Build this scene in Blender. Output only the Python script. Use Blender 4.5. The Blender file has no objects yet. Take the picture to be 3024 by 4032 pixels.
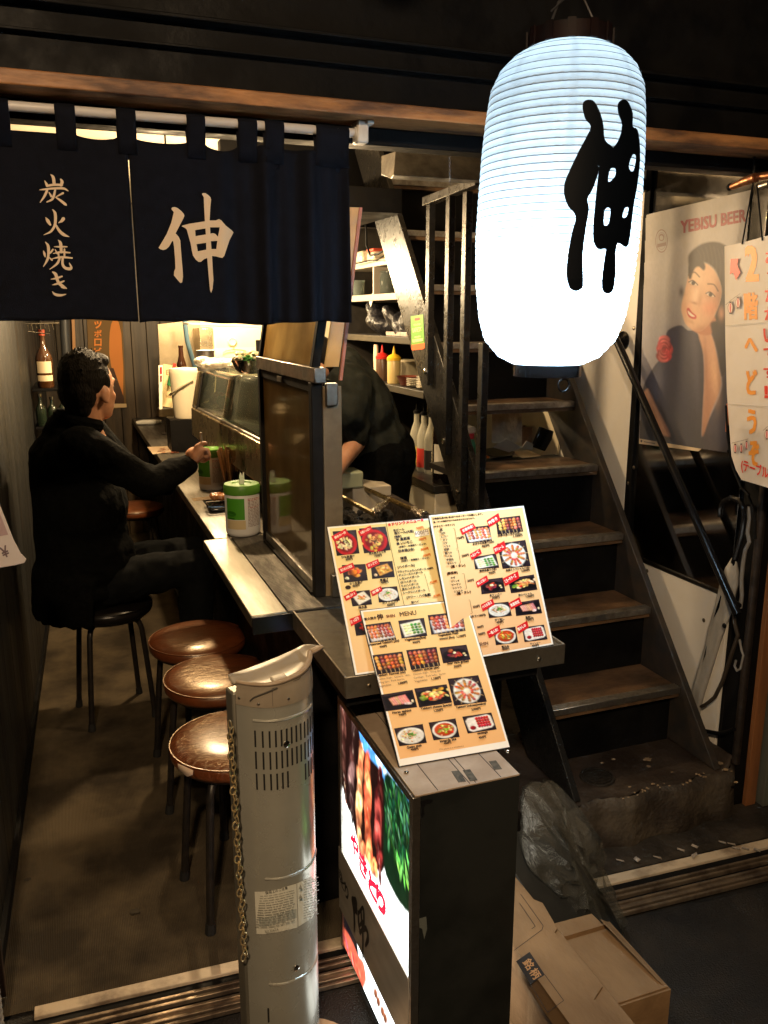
import bpy, bmesh, math, random
import numpy as np
from mathutils import Vector, Matrix, noise as mnoise
from mathutils.geometry import tessellate_polygon

SC = bpy.context.scene
COL = SC.collection
R = math.radians

# ------------------------------------------------------------------ camera
F, PITCH, YAW, H = 3300.0, R(13.1), R(20.5), 1.55      # focal length in photo pixels, tilt down, turn right, height
cam_d = bpy.data.cameras.new("camera")
cam = bpy.data.objects.new("camera", cam_d)
COL.objects.link(cam)
cam.location = (0, 0, H)
cam.rotation_euler = (R(90) - PITCH, 0, -YAW)
cam_d.sensor_fit = 'VERTICAL'
cam_d.sensor_height = 24.0
cam_d.lens = 24.0 * F / 4032.0
cam_d.clip_start = 0.02
cam_d.clip_end = 500
SC.camera = cam

# ------------------------------------------------------------------ night sky
wd = bpy.data.worlds.new("World")
SC.world = wd
wd.use_nodes = True
wn = wd.node_tree
bg = wn.nodes["Background"]
sky = wn.nodes.new("ShaderNodeTexSky")
sky.sky_type = 'NISHITA'
sky.sun_disc = False
sky.sun_elevation = R(1)
sky.sun_rotation = R(200)
wn.links.new(sky.outputs[0], bg.inputs[0])
bg.inputs[1].default_value = 0.006

SC.view_settings.view_transform = 'Standard'
SC.view_settings.look = 'None'
SC.view_settings.exposure = 0.0
SC.view_settings.gamma = 1.0
SC.render.engine = 'CYCLES'
SC.cycles.use_denoising = True
SC.cycles.max_bounces = 8
SC.cycles.diffuse_bounces = 4
SC.cycles.glossy_bounces = 4
SC.cycles.transmission_bounces = 6
SC.cycles.transparent_max_bounces = 10
SC.cycles.sample_clamp_indirect = 4.0
SC.cycles.caustics_reflective = False
SC.cycles.caustics_refractive = False


# ------------------------------------------------------------------ photo pixel -> point on a known plane of the place
_f = Vector((math.sin(YAW) * math.cos(PITCH), math.cos(YAW) * math.cos(PITCH), -math.sin(PITCH)))
_r = Vector((math.cos(YAW), -math.sin(YAW), 0))
_u = _r.cross(_f)
EYE = Vector((0, 0, H))
KD = 1.8228


def ray(px, py):
    return _f + _r * ((px - 1512) / F) - _u * ((py - 2016) / F)


def S(px, py, x=None, y=None, z=None):
    d = ray(px, py)
    if x is not None:
        t = x / d.x
    elif y is not None:
        t = y / d.y
    else:
        t = (z - H) / d.z
    return EYE + d * t


def PD(px, py, **k):
    return S(px * KD, py * KD, **k)


def crop(ox, oy, sc):
    return lambda x, y: (ox + x / sc, oy + y / sc)


# ------------------------------------------------------------------ materials
MATS = {}


def mat(name, c1, c2=None, scale=20, detail=5, lo=.38, hi=.62, rough=.5, rough2=None, metal=0, bump=0, bscale=60, crough=.12,
        stretch=(1, 1, 1), spec=.5, coat=0, trans=0, ior=1.45, alpha=1, emit=None, estr=0, sheen=0, wave=None, bdist=.01):
    if name in MATS:
        return MATS[name]
    m = bpy.data.materials.new(name)
    m.use_nodes = True
    nt = m.node_tree
    N, L = nt.nodes, nt.links
    b = N["Principled BSDF"]
    rgb = lambda c: (c[0], c[1], c[2], 1)
    b.inputs["Base Color"].default_value = rgb(c1)
    b.inputs["Roughness"].default_value = rough
    b.inputs["Metallic"].default_value = metal
    b.inputs["Specular IOR Level"].default_value = spec
    b.inputs["Coat Weight"].default_value = coat
    b.inputs["Coat Roughness"].default_value = crough
    b.inputs["Transmission Weight"].default_value = trans
    b.inputs["IOR"].default_value = ior
    b.inputs["Alpha"].default_value = alpha
    b.inputs["Sheen Weight"].default_value = sheen
    if emit:
        b.inputs["Emission Color"].default_value = rgb(emit)
        b.inputs["Emission Strength"].default_value = estr
    if c2 or bump or rough2 is not None:
        tc = N.new("ShaderNodeTexCoord")
        mp = N.new("ShaderNodeMapping")
        mp.inputs["Scale"].default_value = stretch
        gm = N.new("ShaderNodeNewGeometry")
        L.new(gm.outputs["Position"], mp.inputs["Vector"])
        n1 = N.new("ShaderNodeTexNoise")
        n1.inputs["Scale"].default_value = scale
        n1.inputs["Detail"].default_value = detail
        n1.inputs["Roughness"].default_value = .6
        L.new(mp.outputs[0], n1.inputs["Vector"])
        mr = N.new("ShaderNodeMapRange")
        mr.inputs["From Min"].default_value = lo
        mr.inputs["From Max"].default_value = hi
        L.new(n1.outputs["Fac"], mr.inputs["Value"])
        if c2:
            mx = N.new("ShaderNodeMix")
            mx.data_type = 'RGBA'
            mx.inputs["A"].default_value = rgb(c1)
            mx.inputs["B"].default_value = rgb(c2)
            L.new(mr.outputs[0], mx.inputs["Factor"])
            L.new(mx.outputs["Result"], b.inputs["Base Color"])
        if rough2 is not None:
            mr2 = N.new("ShaderNodeMapRange")
            mr2.inputs["From Min"].default_value = lo
            mr2.inputs["From Max"].default_value = hi
            mr2.inputs["To Min"].default_value = rough
            mr2.inputs["To Max"].default_value = rough2
            L.new(n1.outputs["Fac"], mr2.inputs["Value"])
            L.new(mr2.outputs[0], b.inputs["Roughness"])
        if bump:
            if wave:
                n2 = N.new("ShaderNodeTexWave")
                n2.bands_direction = wave
                n2.inputs["Distortion"].default_value = .6
                n2.inputs["Detail"].default_value = 2
            else:
                n2 = N.new("ShaderNodeTexNoise")
                n2.inputs["Detail"].default_value = 4
            n2.inputs["Scale"].default_value = bscale
            L.new(mp.outputs[0], n2.inputs["Vector"])
            bp = N.new("ShaderNodeBump")
            bp.inputs["Strength"].default_value = bump
            bp.inputs["Distance"].default_value = bdist
            L.new(n2.outputs["Fac"], bp.inputs["Height"])
            L.new(bp.outputs[0], b.inputs["Normal"])
    MATS[name] = m
    return m


def mat_print(name, rough=.5, emit=0, coat=0, spec=.4):
    if name in MATS:
        return MATS[name]
    m = bpy.data.materials.new(name)
    m.use_nodes = True
    N, L = m.node_tree.nodes, m.node_tree.links
    b = N["Principled BSDF"]
    a = N.new("ShaderNodeAttribute")
    a.attribute_name = "Col"
    L.new(a.outputs["Color"], b.inputs["Base Color"])
    b.inputs["Roughness"].default_value = rough
    b.inputs["Coat Weight"].default_value = coat
    b.inputs["Specular IOR Level"].default_value = spec
    if emit:
        L.new(a.outputs["Color"], b.inputs["Emission Color"])
        b.inputs["Emission Strength"].default_value = emit
    MATS[name] = m
    return m


# ------------------------------------------------------------------ things
def tag(o, label=None, cat=None, group=None, kind=None):
    if label:
        o["label"] = label
    if cat:
        o["category"] = cat
    if group:
        o["group"] = group
    if kind:
        o["kind"] = kind
    return o


def thing(name, label, cat, loc=(0, 0, 0), rotz=0, group=None, mw=None):
    o = bpy.data.objects.new(name, None)
    o.empty_display_size = .1
    COL.objects.link(o)
    if mw is not None:
        o.matrix_world = mw
    else:
        o.location = loc
        o.rotation_euler = (0, 0, rotz)
    return tag(o, label, cat, group)


def copy_tree(o, parent=None):
    c = o.copy()
    COL.objects.link(c)
    c.parent = parent
    for ch in list(o.children):
        copy_tree(ch, c)
    return c


def root_loc(o):
    v = Vector((0, 0, 0))
    while o is not None:
        v += o.location
        o = o.parent
    return v


class MB:
    """collects faces and links them as one mesh object"""

    def __init__(s):
        s.v, s.f, s.c = [], [], []

    def add(s, vs, fs, col=None):
        o = len(s.v)
        s.v += [Vector(p) for p in vs]
        s.f += [tuple(i + o for i in f) for f in fs]
        s.c += [col] * len(fs)
        return s

    def box(s, x0, y0, z0, x1, y1, z1, col=None):
        return s.add([(x0, y0, z0), (x1, y0, z0), (x1, y1, z0), (x0, y1, z0), (x0, y0, z1), (x1, y0, z1), (x1, y1, z1), (x0, y1, z1)],
                     [(0, 3, 2, 1), (4, 5, 6, 7), (0, 1, 5, 4), (1, 2, 6, 5), (2, 3, 7, 6), (3, 0, 4, 7)], col)

    def obox(s, c, ax, ay, az, col=None):
        """box about c with half axes ax, ay, az"""
        c, ax, ay, az = map(Vector, (c, ax, ay, az))
        vs = [c + ax * i + ay * j + az * k for k in (-1, 1) for i, j in ((-1, -1), (1, -1), (1, 1), (-1, 1))]
        return s.add(vs, [(0, 3, 2, 1), (4, 5, 6, 7), (0, 1, 5, 4), (1, 2, 6, 5), (2, 3, 7, 6), (3, 0, 4, 7)], col)

    def prism(s, pts, d, col=None):
        """extrude a planar outline by the vector d"""
        n = len(pts)
        a = [Vector(p) for p in pts]
        d = Vector(d)
        vs = a + [p + d for p in a]
        fs = [tuple(range(n))[::-1], tuple(range(n, 2 * n))] + [(i, (i + 1) % n, n + (i + 1) % n, n + i) for i in range(n)]
        return s.add(vs, fs, col)

    def tube(s, path, r, n=8, closed=False, cap=True, col=None, flat=1.0):
        P_ = [Vector(p) for p in path]
        m = len(P_)
        rs = r if isinstance(r, (list, tuple)) else [r] * m
        vs, fs = [], []
        prev = None
        for i, p in enumerate(P_):
            if closed:
                t = P_[(i + 1) % m] - P_[i - 1]
            else:
                t = P_[min(i + 1, m - 1)] - P_[max(i - 1, 0)]
            t.normalize()
            if prev is None:
                up = Vector((0, 0, 1)) if abs(t.z) < .9 else Vector((1, 0, 0))
                a = t.cross(up).normalized()
            else:
                a = (prev - t * prev.dot(t))
                a = a.normalized() if a.length > 1e-6 else t.orthogonal().normalized()
            prev = a
            b = t.cross(a)
            for k in range(n):
                q = 2 * math.pi * k / n
                vs.append(p + (a * math.cos(q) + b * math.sin(q) * flat) * rs[i])
        for i in range(m if closed else m - 1):
            j = (i + 1) % m
            for k in range(n):
                l = (k + 1) % n
                fs.append((i * n + k, i * n + l, j * n + l, j * n + k))
        if cap and not closed:
            fs.append(tuple(range(n))[::-1])
            fs.append(tuple(range((m - 1) * n, m * n)))
        return s.add(vs, fs, col)

    def lathe(s, prof, n=24, c=(0, 0, 0), cap=True, axis=None, col=None):
        """prof = [(radius, height)] turned about z (or axis) at c"""
        c = Vector(c)
        if axis is None:
            ex, ey, ez = Vector((1, 0, 0)), Vector((0, 1, 0)), Vector((0, 0, 1))
        else:
            ez = Vector(axis).normalized()
            ex = ez.orthogonal().normalized()
            ey = ez.cross(ex)
        vs, fs = [], []
        for r_, z_ in prof:
            for k in range(n):
                q = 2 * math.pi * k / n
                vs.append(c + ex * (r_ * math.cos(q)) + ey * (r_ * math.sin(q)) + ez * z_)
        for i in range(len(prof) - 1):
            for k in range(n):
                l = (k + 1) % n
                fs.append((i * n + k, i * n + l, (i + 1) * n + l, (i + 1) * n + k))
        if cap:
            fs.append(tuple(range(n))[::-1])
            fs.append(tuple(range((len(prof) - 1) * n, len(prof) * n)))
        return s.add(vs, fs, col)

    def grid(s, fn, nu, nv, col=None):
        vs = [fn(i / nu, j / nv) for j in range(nv + 1) for i in range(nu + 1)]
        fs = [(j * (nu + 1) + i, j * (nu + 1) + i + 1, (j + 1) * (nu + 1) + i + 1, (j + 1) * (nu + 1) + i) for j in range(nv) for i in range(nu)]
        return s.add(vs, fs, col)

    def ball(s, c, rx, ry=None, rz=None, n=12, m=8, col=None):
        ry = rx if ry is None else ry
        rz = rx if rz is None else rz
        c = Vector(c)
        vs, fs = [], []
        for j in range(1, m):
            t = math.pi * j / m
            for k in range(n):
                q = 2 * math.pi * k / n
                vs.append(c + Vector((rx * math.sin(t) * math.cos(q), ry * math.sin(t) * math.sin(q), -rz * math.cos(t))))
        lo, hi = len(vs), len(vs) + 1
        vs += [c + Vector((0, 0, -rz)), c + Vector((0, 0, rz))]
        for j in range(m - 2):
            for k in range(n):
                l = (k + 1) % n
                fs.append((j * n + k, j * n + l, (j + 1) * n + l, (j + 1) * n + k))
        for k in range(n):
            l = (k + 1) % n
            fs.append((lo, l, k))
            fs.append((hi, (m - 2) * n + k, (m - 2) * n + l))
        return s.add(vs, fs, col)

    def build(s, name, m, parent=None, smooth=35, bevel=0, local=False, solid=0, bseg=2):
        me = bpy.data.meshes.new(name)
        off = Vector((0, 0, 0))
        if parent is not None and not local:
            off = root_loc(parent)
        me.from_pydata([tuple(p - off) for p in s.v], [], s.f)
        if any(c is not None for c in s.c):
            at = me.color_attributes.new("Col", 'FLOAT_COLOR', 'CORNER')
            i = 0
            for pi, p in enumerate(me.polygons):
                c = s.c[pi] or (.5, .5, .5)
                for _ in range(p.loop_total):
                    at.data[i].color = (c[0], c[1], c[2], 1)
                    i += 1
        if smooth:
            me.shade_smooth()
            me.set_sharp_from_angle(angle=R(smooth))
        me.materials.append(m)
        o = bpy.data.objects.new(name, me)
        COL.objects.link(o)
        o.parent = parent
        if bevel:
            b = o.modifiers.new("bevel", 'BEVEL')
            b.width = bevel
            b.segments = bseg
            b.limit_method = 'ANGLE'
            b.angle_limit = R(40)
        if solid:
            q = o.modifiers.new("solid", 'SOLIDIFY')
            q.thickness = solid
        return o


def one(name, m, fn, label, cat, group=None, kind=None, **k):
    b = MB()
    fn(b)
    return tag(b.build(name, m, None, **k), label, cat, group, kind)


def part(name, m, parent, fn, **k):
    b = MB()
    fn(b)
    return b.build(name, m, parent, **k)


# ------------------------------------------------------------------ flat print (lettering, pictures) on real boards
_TXT = {}


def glyphs(s, bold=0.0, res=2):
    k = (s, bold, res)
    if k not in _TXT:
        c = bpy.data.curves.new("lettering", 'FONT')
        c.body = s
        c.resolution_u = res
        c.offset = bold
        o = bpy.data.objects.new("lettering", c)
        me = bpy.data.meshes.new_from_object(o)
        vs = [(v.co.x, v.co.y) for v in me.vertices]
        fs = [tuple(p.vertices) for p in me.polygons]
        bpy.data.objects.remove(o)
        bpy.data.meshes.remove(me)
        bpy.data.curves.remove(c)
        _TXT[k] = (vs, fs)
    return _TXT[k]


def smooth_path(pts, n=6):
    """Catmull-Rom through (x, y, w) points"""
    if len(pts) < 3:
        q = []
        for i in range(n + 1):
            t = i / n
            q.append(tuple(a + (b - a) * t for a, b in zip(pts[0], pts[-1])))
        return q
    out = []
    P_ = [pts[0]] + list(pts) + [pts[-1]]
    for i in range(1, len(P_) - 2):
        for k in range(n):
            t = k / n
            q = []
            for a, b, c, d in zip(P_[i - 1], P_[i], P_[i + 1], P_[i + 2]):
                q.append(.5 * (2 * b + (c - a) * t + (2 * a - 5 * b + 4 * c - d) * t * t + (3 * b - a - 3 * c + d) * t ** 3))
            out.append(tuple(q))
    out.append(tuple(pts[-1]))
    return out


def smooth_loop(pts, n=4):
    out = []
    m = len(pts)
    for i in range(m):
        a, b, c, d = pts[i - 1], pts[i], pts[(i + 1) % m], pts[(i + 2) % m]
        for k in range(n):
            t = k / n
            out.append(tuple(.5 * (2 * q + (r_ - p) * t + (2 * p - 5 * q + 4 * r_ - w) * t * t + (3 * q - p - 3 * r_ + w) * t ** 3) for p, q, r_, w in zip(a, b, c, d)))
    return out


class Print:
    """print on a surface: mapper(px, py, lift) gives the point on the surface, lifted by its ink layer"""

    def __init__(s, mapper, lift=.0003, step=.00012):
        s.map, s.w, s.step = mapper, lift, step
        s.v, s.f, s.c = [], [], []

    def _push(s, pts, faces, col):
        o = len(s.v)
        s.v += [s.map(p[0], p[1], s.w) for p in pts]
        s.f += [tuple(i + o for i in f) for f in faces]
        for f in faces:
            s.c.append([col(*pts[i][:2]) if callable(col) else col for i in f])
        s.w += s.step
        return s

    def poly(s, pts, col, holes=(), smooth=0, sub=0):
        # outline, holes, optional rounding and refinement
        loops = [list(pts)] + [list(h) for h in holes]
        if smooth:
            loops = [smooth_loop(l, smooth) for l in loops]
        tri = tessellate_polygon([[Vector((x, y, 0)) for x, y in l] for l in loops])
        flat = [p for l in loops for p in l]
        if sub:
            bm = bmesh.new()
            vs = [bm.verts.new((x, y, 0)) for x, y in flat]
            for t in tri:
                try:
                    bm.faces.new([vs[i] for i in t])
                except ValueError:
                    pass
            for _ in range(8):
                es = [e for e in bm.edges if e.calc_length() > sub]
                if not es:
                    break
                bmesh.ops.subdivide_edges(bm, edges=es, cuts=1)
                bmesh.ops.triangulate(bm, faces=bm.faces[:])
            bm.verts.index_update()
            flat = [(v.co.x, v.co.y) for v in bm.verts]
            tri = [tuple(v.index for v in f.verts) for f in bm.faces]
            bm.free()
        return s._push(flat, [tuple(t) for t in tri], col)

    def rect(s, x0, y0, x1, y1, col):
        return s._push([(x0, y0), (x1, y0), (x1, y1), (x0, y1)], [(0, 1, 2, 3)], col)

    def quad(s, a, b, c, d, col):
        return s._push([a, b, c, d], [(0, 1, 2, 3)], col)

    def ell(s, cx, cy, rx, ry, col, rot=0, n=20):
        ca, sa = math.cos(rot), math.sin(rot)
        pts = [(cx + rx * math.cos(q) * ca - ry * math.sin(q) * sa, cy + rx * math.cos(q) * sa + ry * math.sin(q) * ca) for q in (2 * math.pi * k / n for k in range(n))]
        return s._push(pts, [tuple(range(n))], col)

    def stroke(s, pts, col, n=6, cross=1, w=None, round_=True):
        if w is not None:
            pts = [(p[0], p[1], w) for p in pts]
        q = smooth_path(pts, n)
        if round_:
            (x0, y0, w0), (x1, y1, _) = q[0], q[1]
            L = math.hypot(x1 - x0, y1 - y0) or 1
            dx, dy = (x0 - x1) / L, (y0 - y1) / L
            q = [(x0 + dx * w0 * .5 * a, y0 + dy * w0 * .5 * a, w0 * b) for a, b in ((.97, .25), (.75, .66), (.4, .92))] + q
            (x0, y0, w0), (x1, y1, _) = q[-1], q[-2]
            L = math.hypot(x1 - x0, y1 - y0) or 1
            dx, dy = (x0 - x1) / L, (y0 - y1) / L
            q = q + [(x0 + dx * w0 * .5 * a, y0 + dy * w0 * .5 * a, w0 * b) for a, b in ((.4, .92), (.75, .66), (.97, .25))]
        vs, fs = [], []
        m = len(q)
        for i, (x, y, wd_) in enumerate(q):
            a, b = q[max(i - 1, 0)], q[min(i + 1, m - 1)]
            tx, ty = b[0] - a[0], b[1] - a[1]
            L = math.hypot(tx, ty) or 1
            nx, ny = -ty / L, tx / L
            for k in range(cross + 1):
                o = (k / cross - .5) * wd_
                vs.append((x + nx * o, y + ny * o))
        for i in range(m - 1):
            for k in range(cross):
                a = i * (cross + 1) + k
                fs.append((a, a + 1, a + cross + 2, a + cross + 1))
        return s._push(vs, fs, col)

    def text(s, t, p0, p1, col, bold=.0, h=None, res=2, up=None):
        """lettering whose baseline runs from p0 to p1; h = its height in the same units (natural if None)"""
        vs, fs = glyphs(t, 0, res)
        if not vs:
            return s
        x0, x1 = min(v[0] for v in vs), max(v[0] for v in vs)
        y0, y1 = min(v[1] for v in vs), max(v[1] for v in vs)
        dx, dy = p1[0] - p0[0], p1[1] - p0[1]
        L = math.hypot(dx, dy)
        k = L / max(x1 - x0, 1e-6)
        ky = k if h is None else h / max(y1 - y0, 1e-6)
        ex, ey = dx / L, dy / L
        nx, ny = up if up else (ey, -ex)      # up, in pixel axes that run downwards
        pts = [(p0[0] + ex * (v[0] - x0) * k + nx * (v[1] - y0) * ky,
                p0[1] + ey * (v[0] - x0) * k + ny * (v[1] - y0) * ky) for v in vs]
        if bold:                                # heavier strokes: the same lettering struck four times, slightly apart
            g = bold * max(k, ky) * .8
            st = s.step
            s.step = max(st * .25, .00002)
            for ox, oy in ((-g, -g), (g, -g), (g, g), (-g, g)):
                s._push([(x + ox, y + oy) for x, y in pts], fs, col)
            s.step = st
        return s._push(pts, fs, col)

    def build(s, name, m, parent, local=False):
        me = bpy.data.meshes.new(name)
        off = Vector((0, 0, 0)) if local else root_loc(parent)
        me.from_pydata([tuple(p - off) for p in s.v], [], s.f)
        at = me.color_attributes.new("Col", 'FLOAT_COLOR', 'CORNER')
        i = 0
        for pi, p in enumerate(me.polygons):
            for k in range(p.loop_total):
                c = s.c[pi][k]
                at.data[i].color = (c[0], c[1], c[2], 1)
                i += 1
        me.materials.append(m)
        o = bpy.data.objects.new(name, me)
        COL.objects.link(o)
        o.parent = parent
        return o


def srgb(r, g, b):
    f = lambda c: (c / 255 / 12.92) if c / 255 <= .04045 else ((c / 255 + .055) / 1.055) ** 2.4
    return (f(r), f(g), f(b))


class Raster:
    """a small printed picture: colours mixed on a fine grid of points, then laid on a real surface as one print mesh"""

    def __init__(s, x0, y0, x1, y1, nx_, ny_, col, seed=1):
        s.nx, s.ny = nx_, ny_
        s.X, s.Y = np.meshgrid(np.linspace(x0, x1, nx_), np.linspace(y0, y1, ny_))
        s.I = np.empty((ny_, nx_, 3))
        s.I[:] = col
        s.rng = np.random.RandomState(seed)
        s.px = (x1 - x0) / nx_

    def mix(s, a, col):
        a = np.clip(a, 0, 1)[..., None]
        s.I = s.I * (1 - a) + np.asarray(col) * a
        return s

    def ell(s, cx, cy, rx, ry, col, rot=0, soft=.25, shade=0, op=1):
        c, n = math.cos(rot), math.sin(rot)
        x, y = ((s.X - cx) * c + (s.Y - cy) * n) / rx, (-(s.X - cx) * n + (s.Y - cy) * c) / ry
        d = np.sqrt(x * x + y * y)
        col = np.asarray(col, float)
        if shade:
            k = 1 + shade * (-.5 * x - .8 * y)
            col = col[None, None, :] * np.clip(k, .2, 2.2)[..., None]
        return s.mix(op * np.clip((1 - d) / soft + .5, 0, 1), col)

    def blush(s, cx, cy, rx, ry, col, op, rot=0):
        c, n = math.cos(rot), math.sin(rot)
        x, y = ((s.X - cx) * c + (s.Y - cy) * n) / rx, (-(s.X - cx) * n + (s.Y - cy) * c) / ry
        return s.mix(op * np.exp(-(x * x + y * y)), col)

    def sd(s, pts):
        d = np.full(s.X.shape, 1e9)
        ins = np.zeros(s.X.shape, bool)
        m = len(pts)
        for i in range(m):
            (ax, ay), (bx, by) = pts[i], pts[(i + 1) % m]
            ex, ey = bx - ax, by - ay
            t = np.clip(((s.X - ax) * ex + (s.Y - ay) * ey) / (ex * ex + ey * ey + 1e-9), 0, 1)
            d = np.minimum(d, np.hypot(s.X - ax - t * ex, s.Y - ay - t * ey))
            cr = ((ay > s.Y) != (by > s.Y)) & (s.X < ex * (s.Y - ay) / (ey if abs(ey) > 1e-9 else 1e-9) + ax)
            ins ^= cr
        return np.where(ins, -d, d)

    def poly(s, pts, col, soft=None, smooth=3, op=1):
        q = smooth_loop(pts, smooth) if smooth else pts
        soft = soft or s.px * 1.2
        c = col(s.X, s.Y) if callable(col) else col
        return s.mix(op * np.clip(.5 - s.sd(q) / soft, 0, 1), c)

    def line(s, pts, w, col, soft=None, op=1, n=6):
        q = smooth_path([(x, y, 0) for x, y in pts], n)
        soft = soft or s.px * 1.2
        d = np.full(s.X.shape, 1e9)
        for a, b in zip(q[:-1], q[1:]):
            ex, ey = b[0] - a[0], b[1] - a[1]
            t = np.clip(((s.X - a[0]) * ex + (s.Y - a[1]) * ey) / (ex * ex + ey * ey + 1e-9), 0, 1)
            d = np.minimum(d, np.hypot(s.X - a[0] - t * ex, s.Y - a[1] - t * ey))
        return s.mix(op * np.clip(.5 - (d - w / 2) / soft, 0, 1), col)

    def noise(s, amount, cells):
        g = s.rng.rand(cells + 2, cells + 2)
        u, v = np.linspace(0, cells, s.nx), np.linspace(0, cells, s.ny)
        i, j = u.astype(int), v.astype(int)
        fu, fv = (u - i)[None, :], (v - j)[:, None]
        g00, g10 = g[np.ix_(j, i)], g[np.ix_(j, i + 1)]
        g01, g11 = g[np.ix_(j + 1, i)], g[np.ix_(j + 1, i + 1)]
        n = (g00 * (1 - fu) + g10 * fu) * (1 - fv) + (g01 * (1 - fu) + g11 * fu) * fv
        s.I = s.I * (1 + amount * (n - .5) * 2)[..., None]
        return s

    def build(s, name, m, parent, mapper, lift=.0006, cut=None):
        pts = [mapper(x, y, lift) for x, y in zip(s.X.ravel(), s.Y.ravel())]
        off = root_loc(parent)
        me = bpy.data.meshes.new(name)
        nx_, ny_ = s.nx, s.ny
        keep = None if cut is None else (s.sd(cut) < 0)
        fs = [(j * nx_ + i, j * nx_ + i + 1, (j + 1) * nx_ + i + 1, (j + 1) * nx_ + i) for j in range(ny_ - 1) for i in range(nx_ - 1) if keep is None or keep[j, i]]
        me.from_pydata([tuple(p - off) for p in pts], [], fs)
        at = me.attributes.new("Col", 'FLOAT_COLOR', 'POINT')
        rgba = np.ones((ny_ * nx_, 4), np.float32)
        rgba[:, :3] = np.clip(s.I, 0, 1).reshape(-1, 3)
        at.data.foreach_set("color", rgba.ravel())
        me.materials.append(m)
        o = bpy.data.objects.new(name, me)
        COL.objects.link(o)
        o.parent = parent
        return o


def mat_translucent(name, col, back=.6, rough=.25, gloss=.12, col2=None):
    """greasy frosted sheet: lets light through from behind and mirrors a little"""
    m = bpy.data.materials.new(name)
    m.use_nodes = True
    N, L = m.node_tree.nodes, m.node_tree.links
    N.remove(N["Principled BSDF"])
    t, d, g = N.new("ShaderNodeBsdfTranslucent"), N.new("ShaderNodeBsdfDiffuse"), N.new("ShaderNodeBsdfGlossy")
    nz, gm, mr, mx = N.new("ShaderNodeTexNoise"), N.new("ShaderNodeNewGeometry"), N.new("ShaderNodeMapRange"), N.new("ShaderNodeMix")
    mx.data_type = 'RGBA'
    nz.inputs["Scale"].default_value = 9
    nz.inputs["Detail"].default_value = 7
    mr.inputs["From Min"].default_value = .35
    mr.inputs["From Max"].default_value = .68
    L.new(gm.outputs["Position"], nz.inputs["Vector"])
    L.new(nz.outputs["Fac"], mr.inputs["Value"])
    L.new(mr.outputs[0], mx.inputs["Factor"])
    mx.inputs["A"].default_value = (*col, 1)
    mx.inputs["B"].default_value = (*(col2 or col), 1)
    L.new(mx.outputs["Result"], t.inputs["Color"])
    L.new(mx.outputs["Result"], d.inputs["Color"])
    g.inputs["Roughness"].default_value = rough
    a, b = N.new("ShaderNodeMixShader"), N.new("ShaderNodeMixShader")
    a.inputs[0].default_value = back
    L.new(d.outputs[0], a.inputs[1])
    L.new(t.outputs[0], a.inputs[2])
    b.inputs[0].default_value = gloss
    L.new(a.outputs[0], b.inputs[1])
    L.new(g.outputs[0], b.inputs[2])
    L.new(b.outputs[0], N["Material Output"].inputs["Surface"])
    return m


def plane_map(o, n, conv=None):
    """mapper for print on the plane through o with normal n (towards the viewer)"""
    o, n = Vector(o), Vector(n).normalized()

    def g(px, py, w):
        if conv:
            px, py = conv(px, py)
        d = ray(px, py)
        t = (o + n * w - EYE).dot(n) / d.dot(n)
        return EYE + d * t
    return g


# ------------------------------------------------------------------ organic bodies: overlapping masses fused into one skin
class Blob:
    def __init__(s):
        s.m = MB()

    def cap(s, a, b, ra, rb=None, n=14):
        rb = ra if rb is None else rb
        a, b = Vector(a), Vector(b)
        d = b - a
        L = d.length or 1e-6
        u = d / L
        prof = []
        for k in range(5):
            q = math.pi / 2 * (1 - k / 4)
            prof.append((max(ra * math.cos(q), 1e-4), -ra * math.sin(q)))
        for k in range(5):
            q = math.pi / 2 * k / 4
            prof.append((max(rb * math.cos(q), 1e-4), L + rb * math.sin(q)))
        s.m.lathe(prof, n, a, True, u)
        return s

    def chain(s, pts):
        for (a, ra), (b, rb) in zip(pts[:-1], pts[1:]):
            s.cap(a, b, ra, rb)
        return s

    def ell(s, c, rx, ry, rz, rot=(0, 0, 0), n=16, m=10):
        o = len(s.m.v)
        s.m.ball((0, 0, 0), rx, ry, rz, n, m)
        M_ = Matrix.Rotation(rot[2], 3, 'Z') @ Matrix.Rotation(rot[1], 3, 'Y') @ Matrix.Rotation(rot[0], 3, 'X')
        for i in range(o, len(s.m.v)):
            s.m.v[i] = M_ @ s.m.v[i] + Vector(c)
        return s

    def build(s, name, m, parent=None, vox=.01, smooth=4, fac=.5, fn=None):
        o = s.m.build("fused", m, None, smooth=0)
        q = o.modifiers.new("r", 'REMESH')
        q.mode = 'VOXEL'
        q.voxel_size = vox
        w = o.modifiers.new("s", 'SMOOTH')
        w.iterations = smooth
        w.factor = fac
        dg = bpy.context.evaluated_depsgraph_get()
        me = bpy.data.meshes.new_from_object(o.evaluated_get(dg))
        old = o.data
        bpy.data.objects.remove(o)
        bpy.data.meshes.remove(old)
        me.name = name
        off = root_loc(parent) if parent else Vector((0, 0, 0))
        for v in me.vertices:
            p = v.co
            if fn:
                p = fn(Vector(p))
            v.co = p - off
        me.shade_smooth()
        me.materials.clear()
        me.materials.append(m)
        r_ = bpy.data.objects.new(name, me)
        COL.objects.link(r_)
        r_.parent = parent
        return r_


def lamp(parent, kind, loc, power, col, size=.04, aim=None, spot=None, blend=.6):
    d = bpy.data.lights.new("light", kind)
    d.energy = power
    d.color = col
    if kind == 'SPOT':
        d.spot_size = spot
        d.spot_blend = blend
    d.shadow_soft_size = size
    o = bpy.data.objects.new("light", d)
    COL.objects.link(o)
    o.parent = parent
    o.location = Vector(loc) - (root_loc(parent) if parent else Vector((0, 0, 0)))
    if aim is not None:
        o.rotation_euler = (Vector(aim) - Vector(loc)).to_track_quat('-Z', 'Y').to_euler()
    return o
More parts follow.
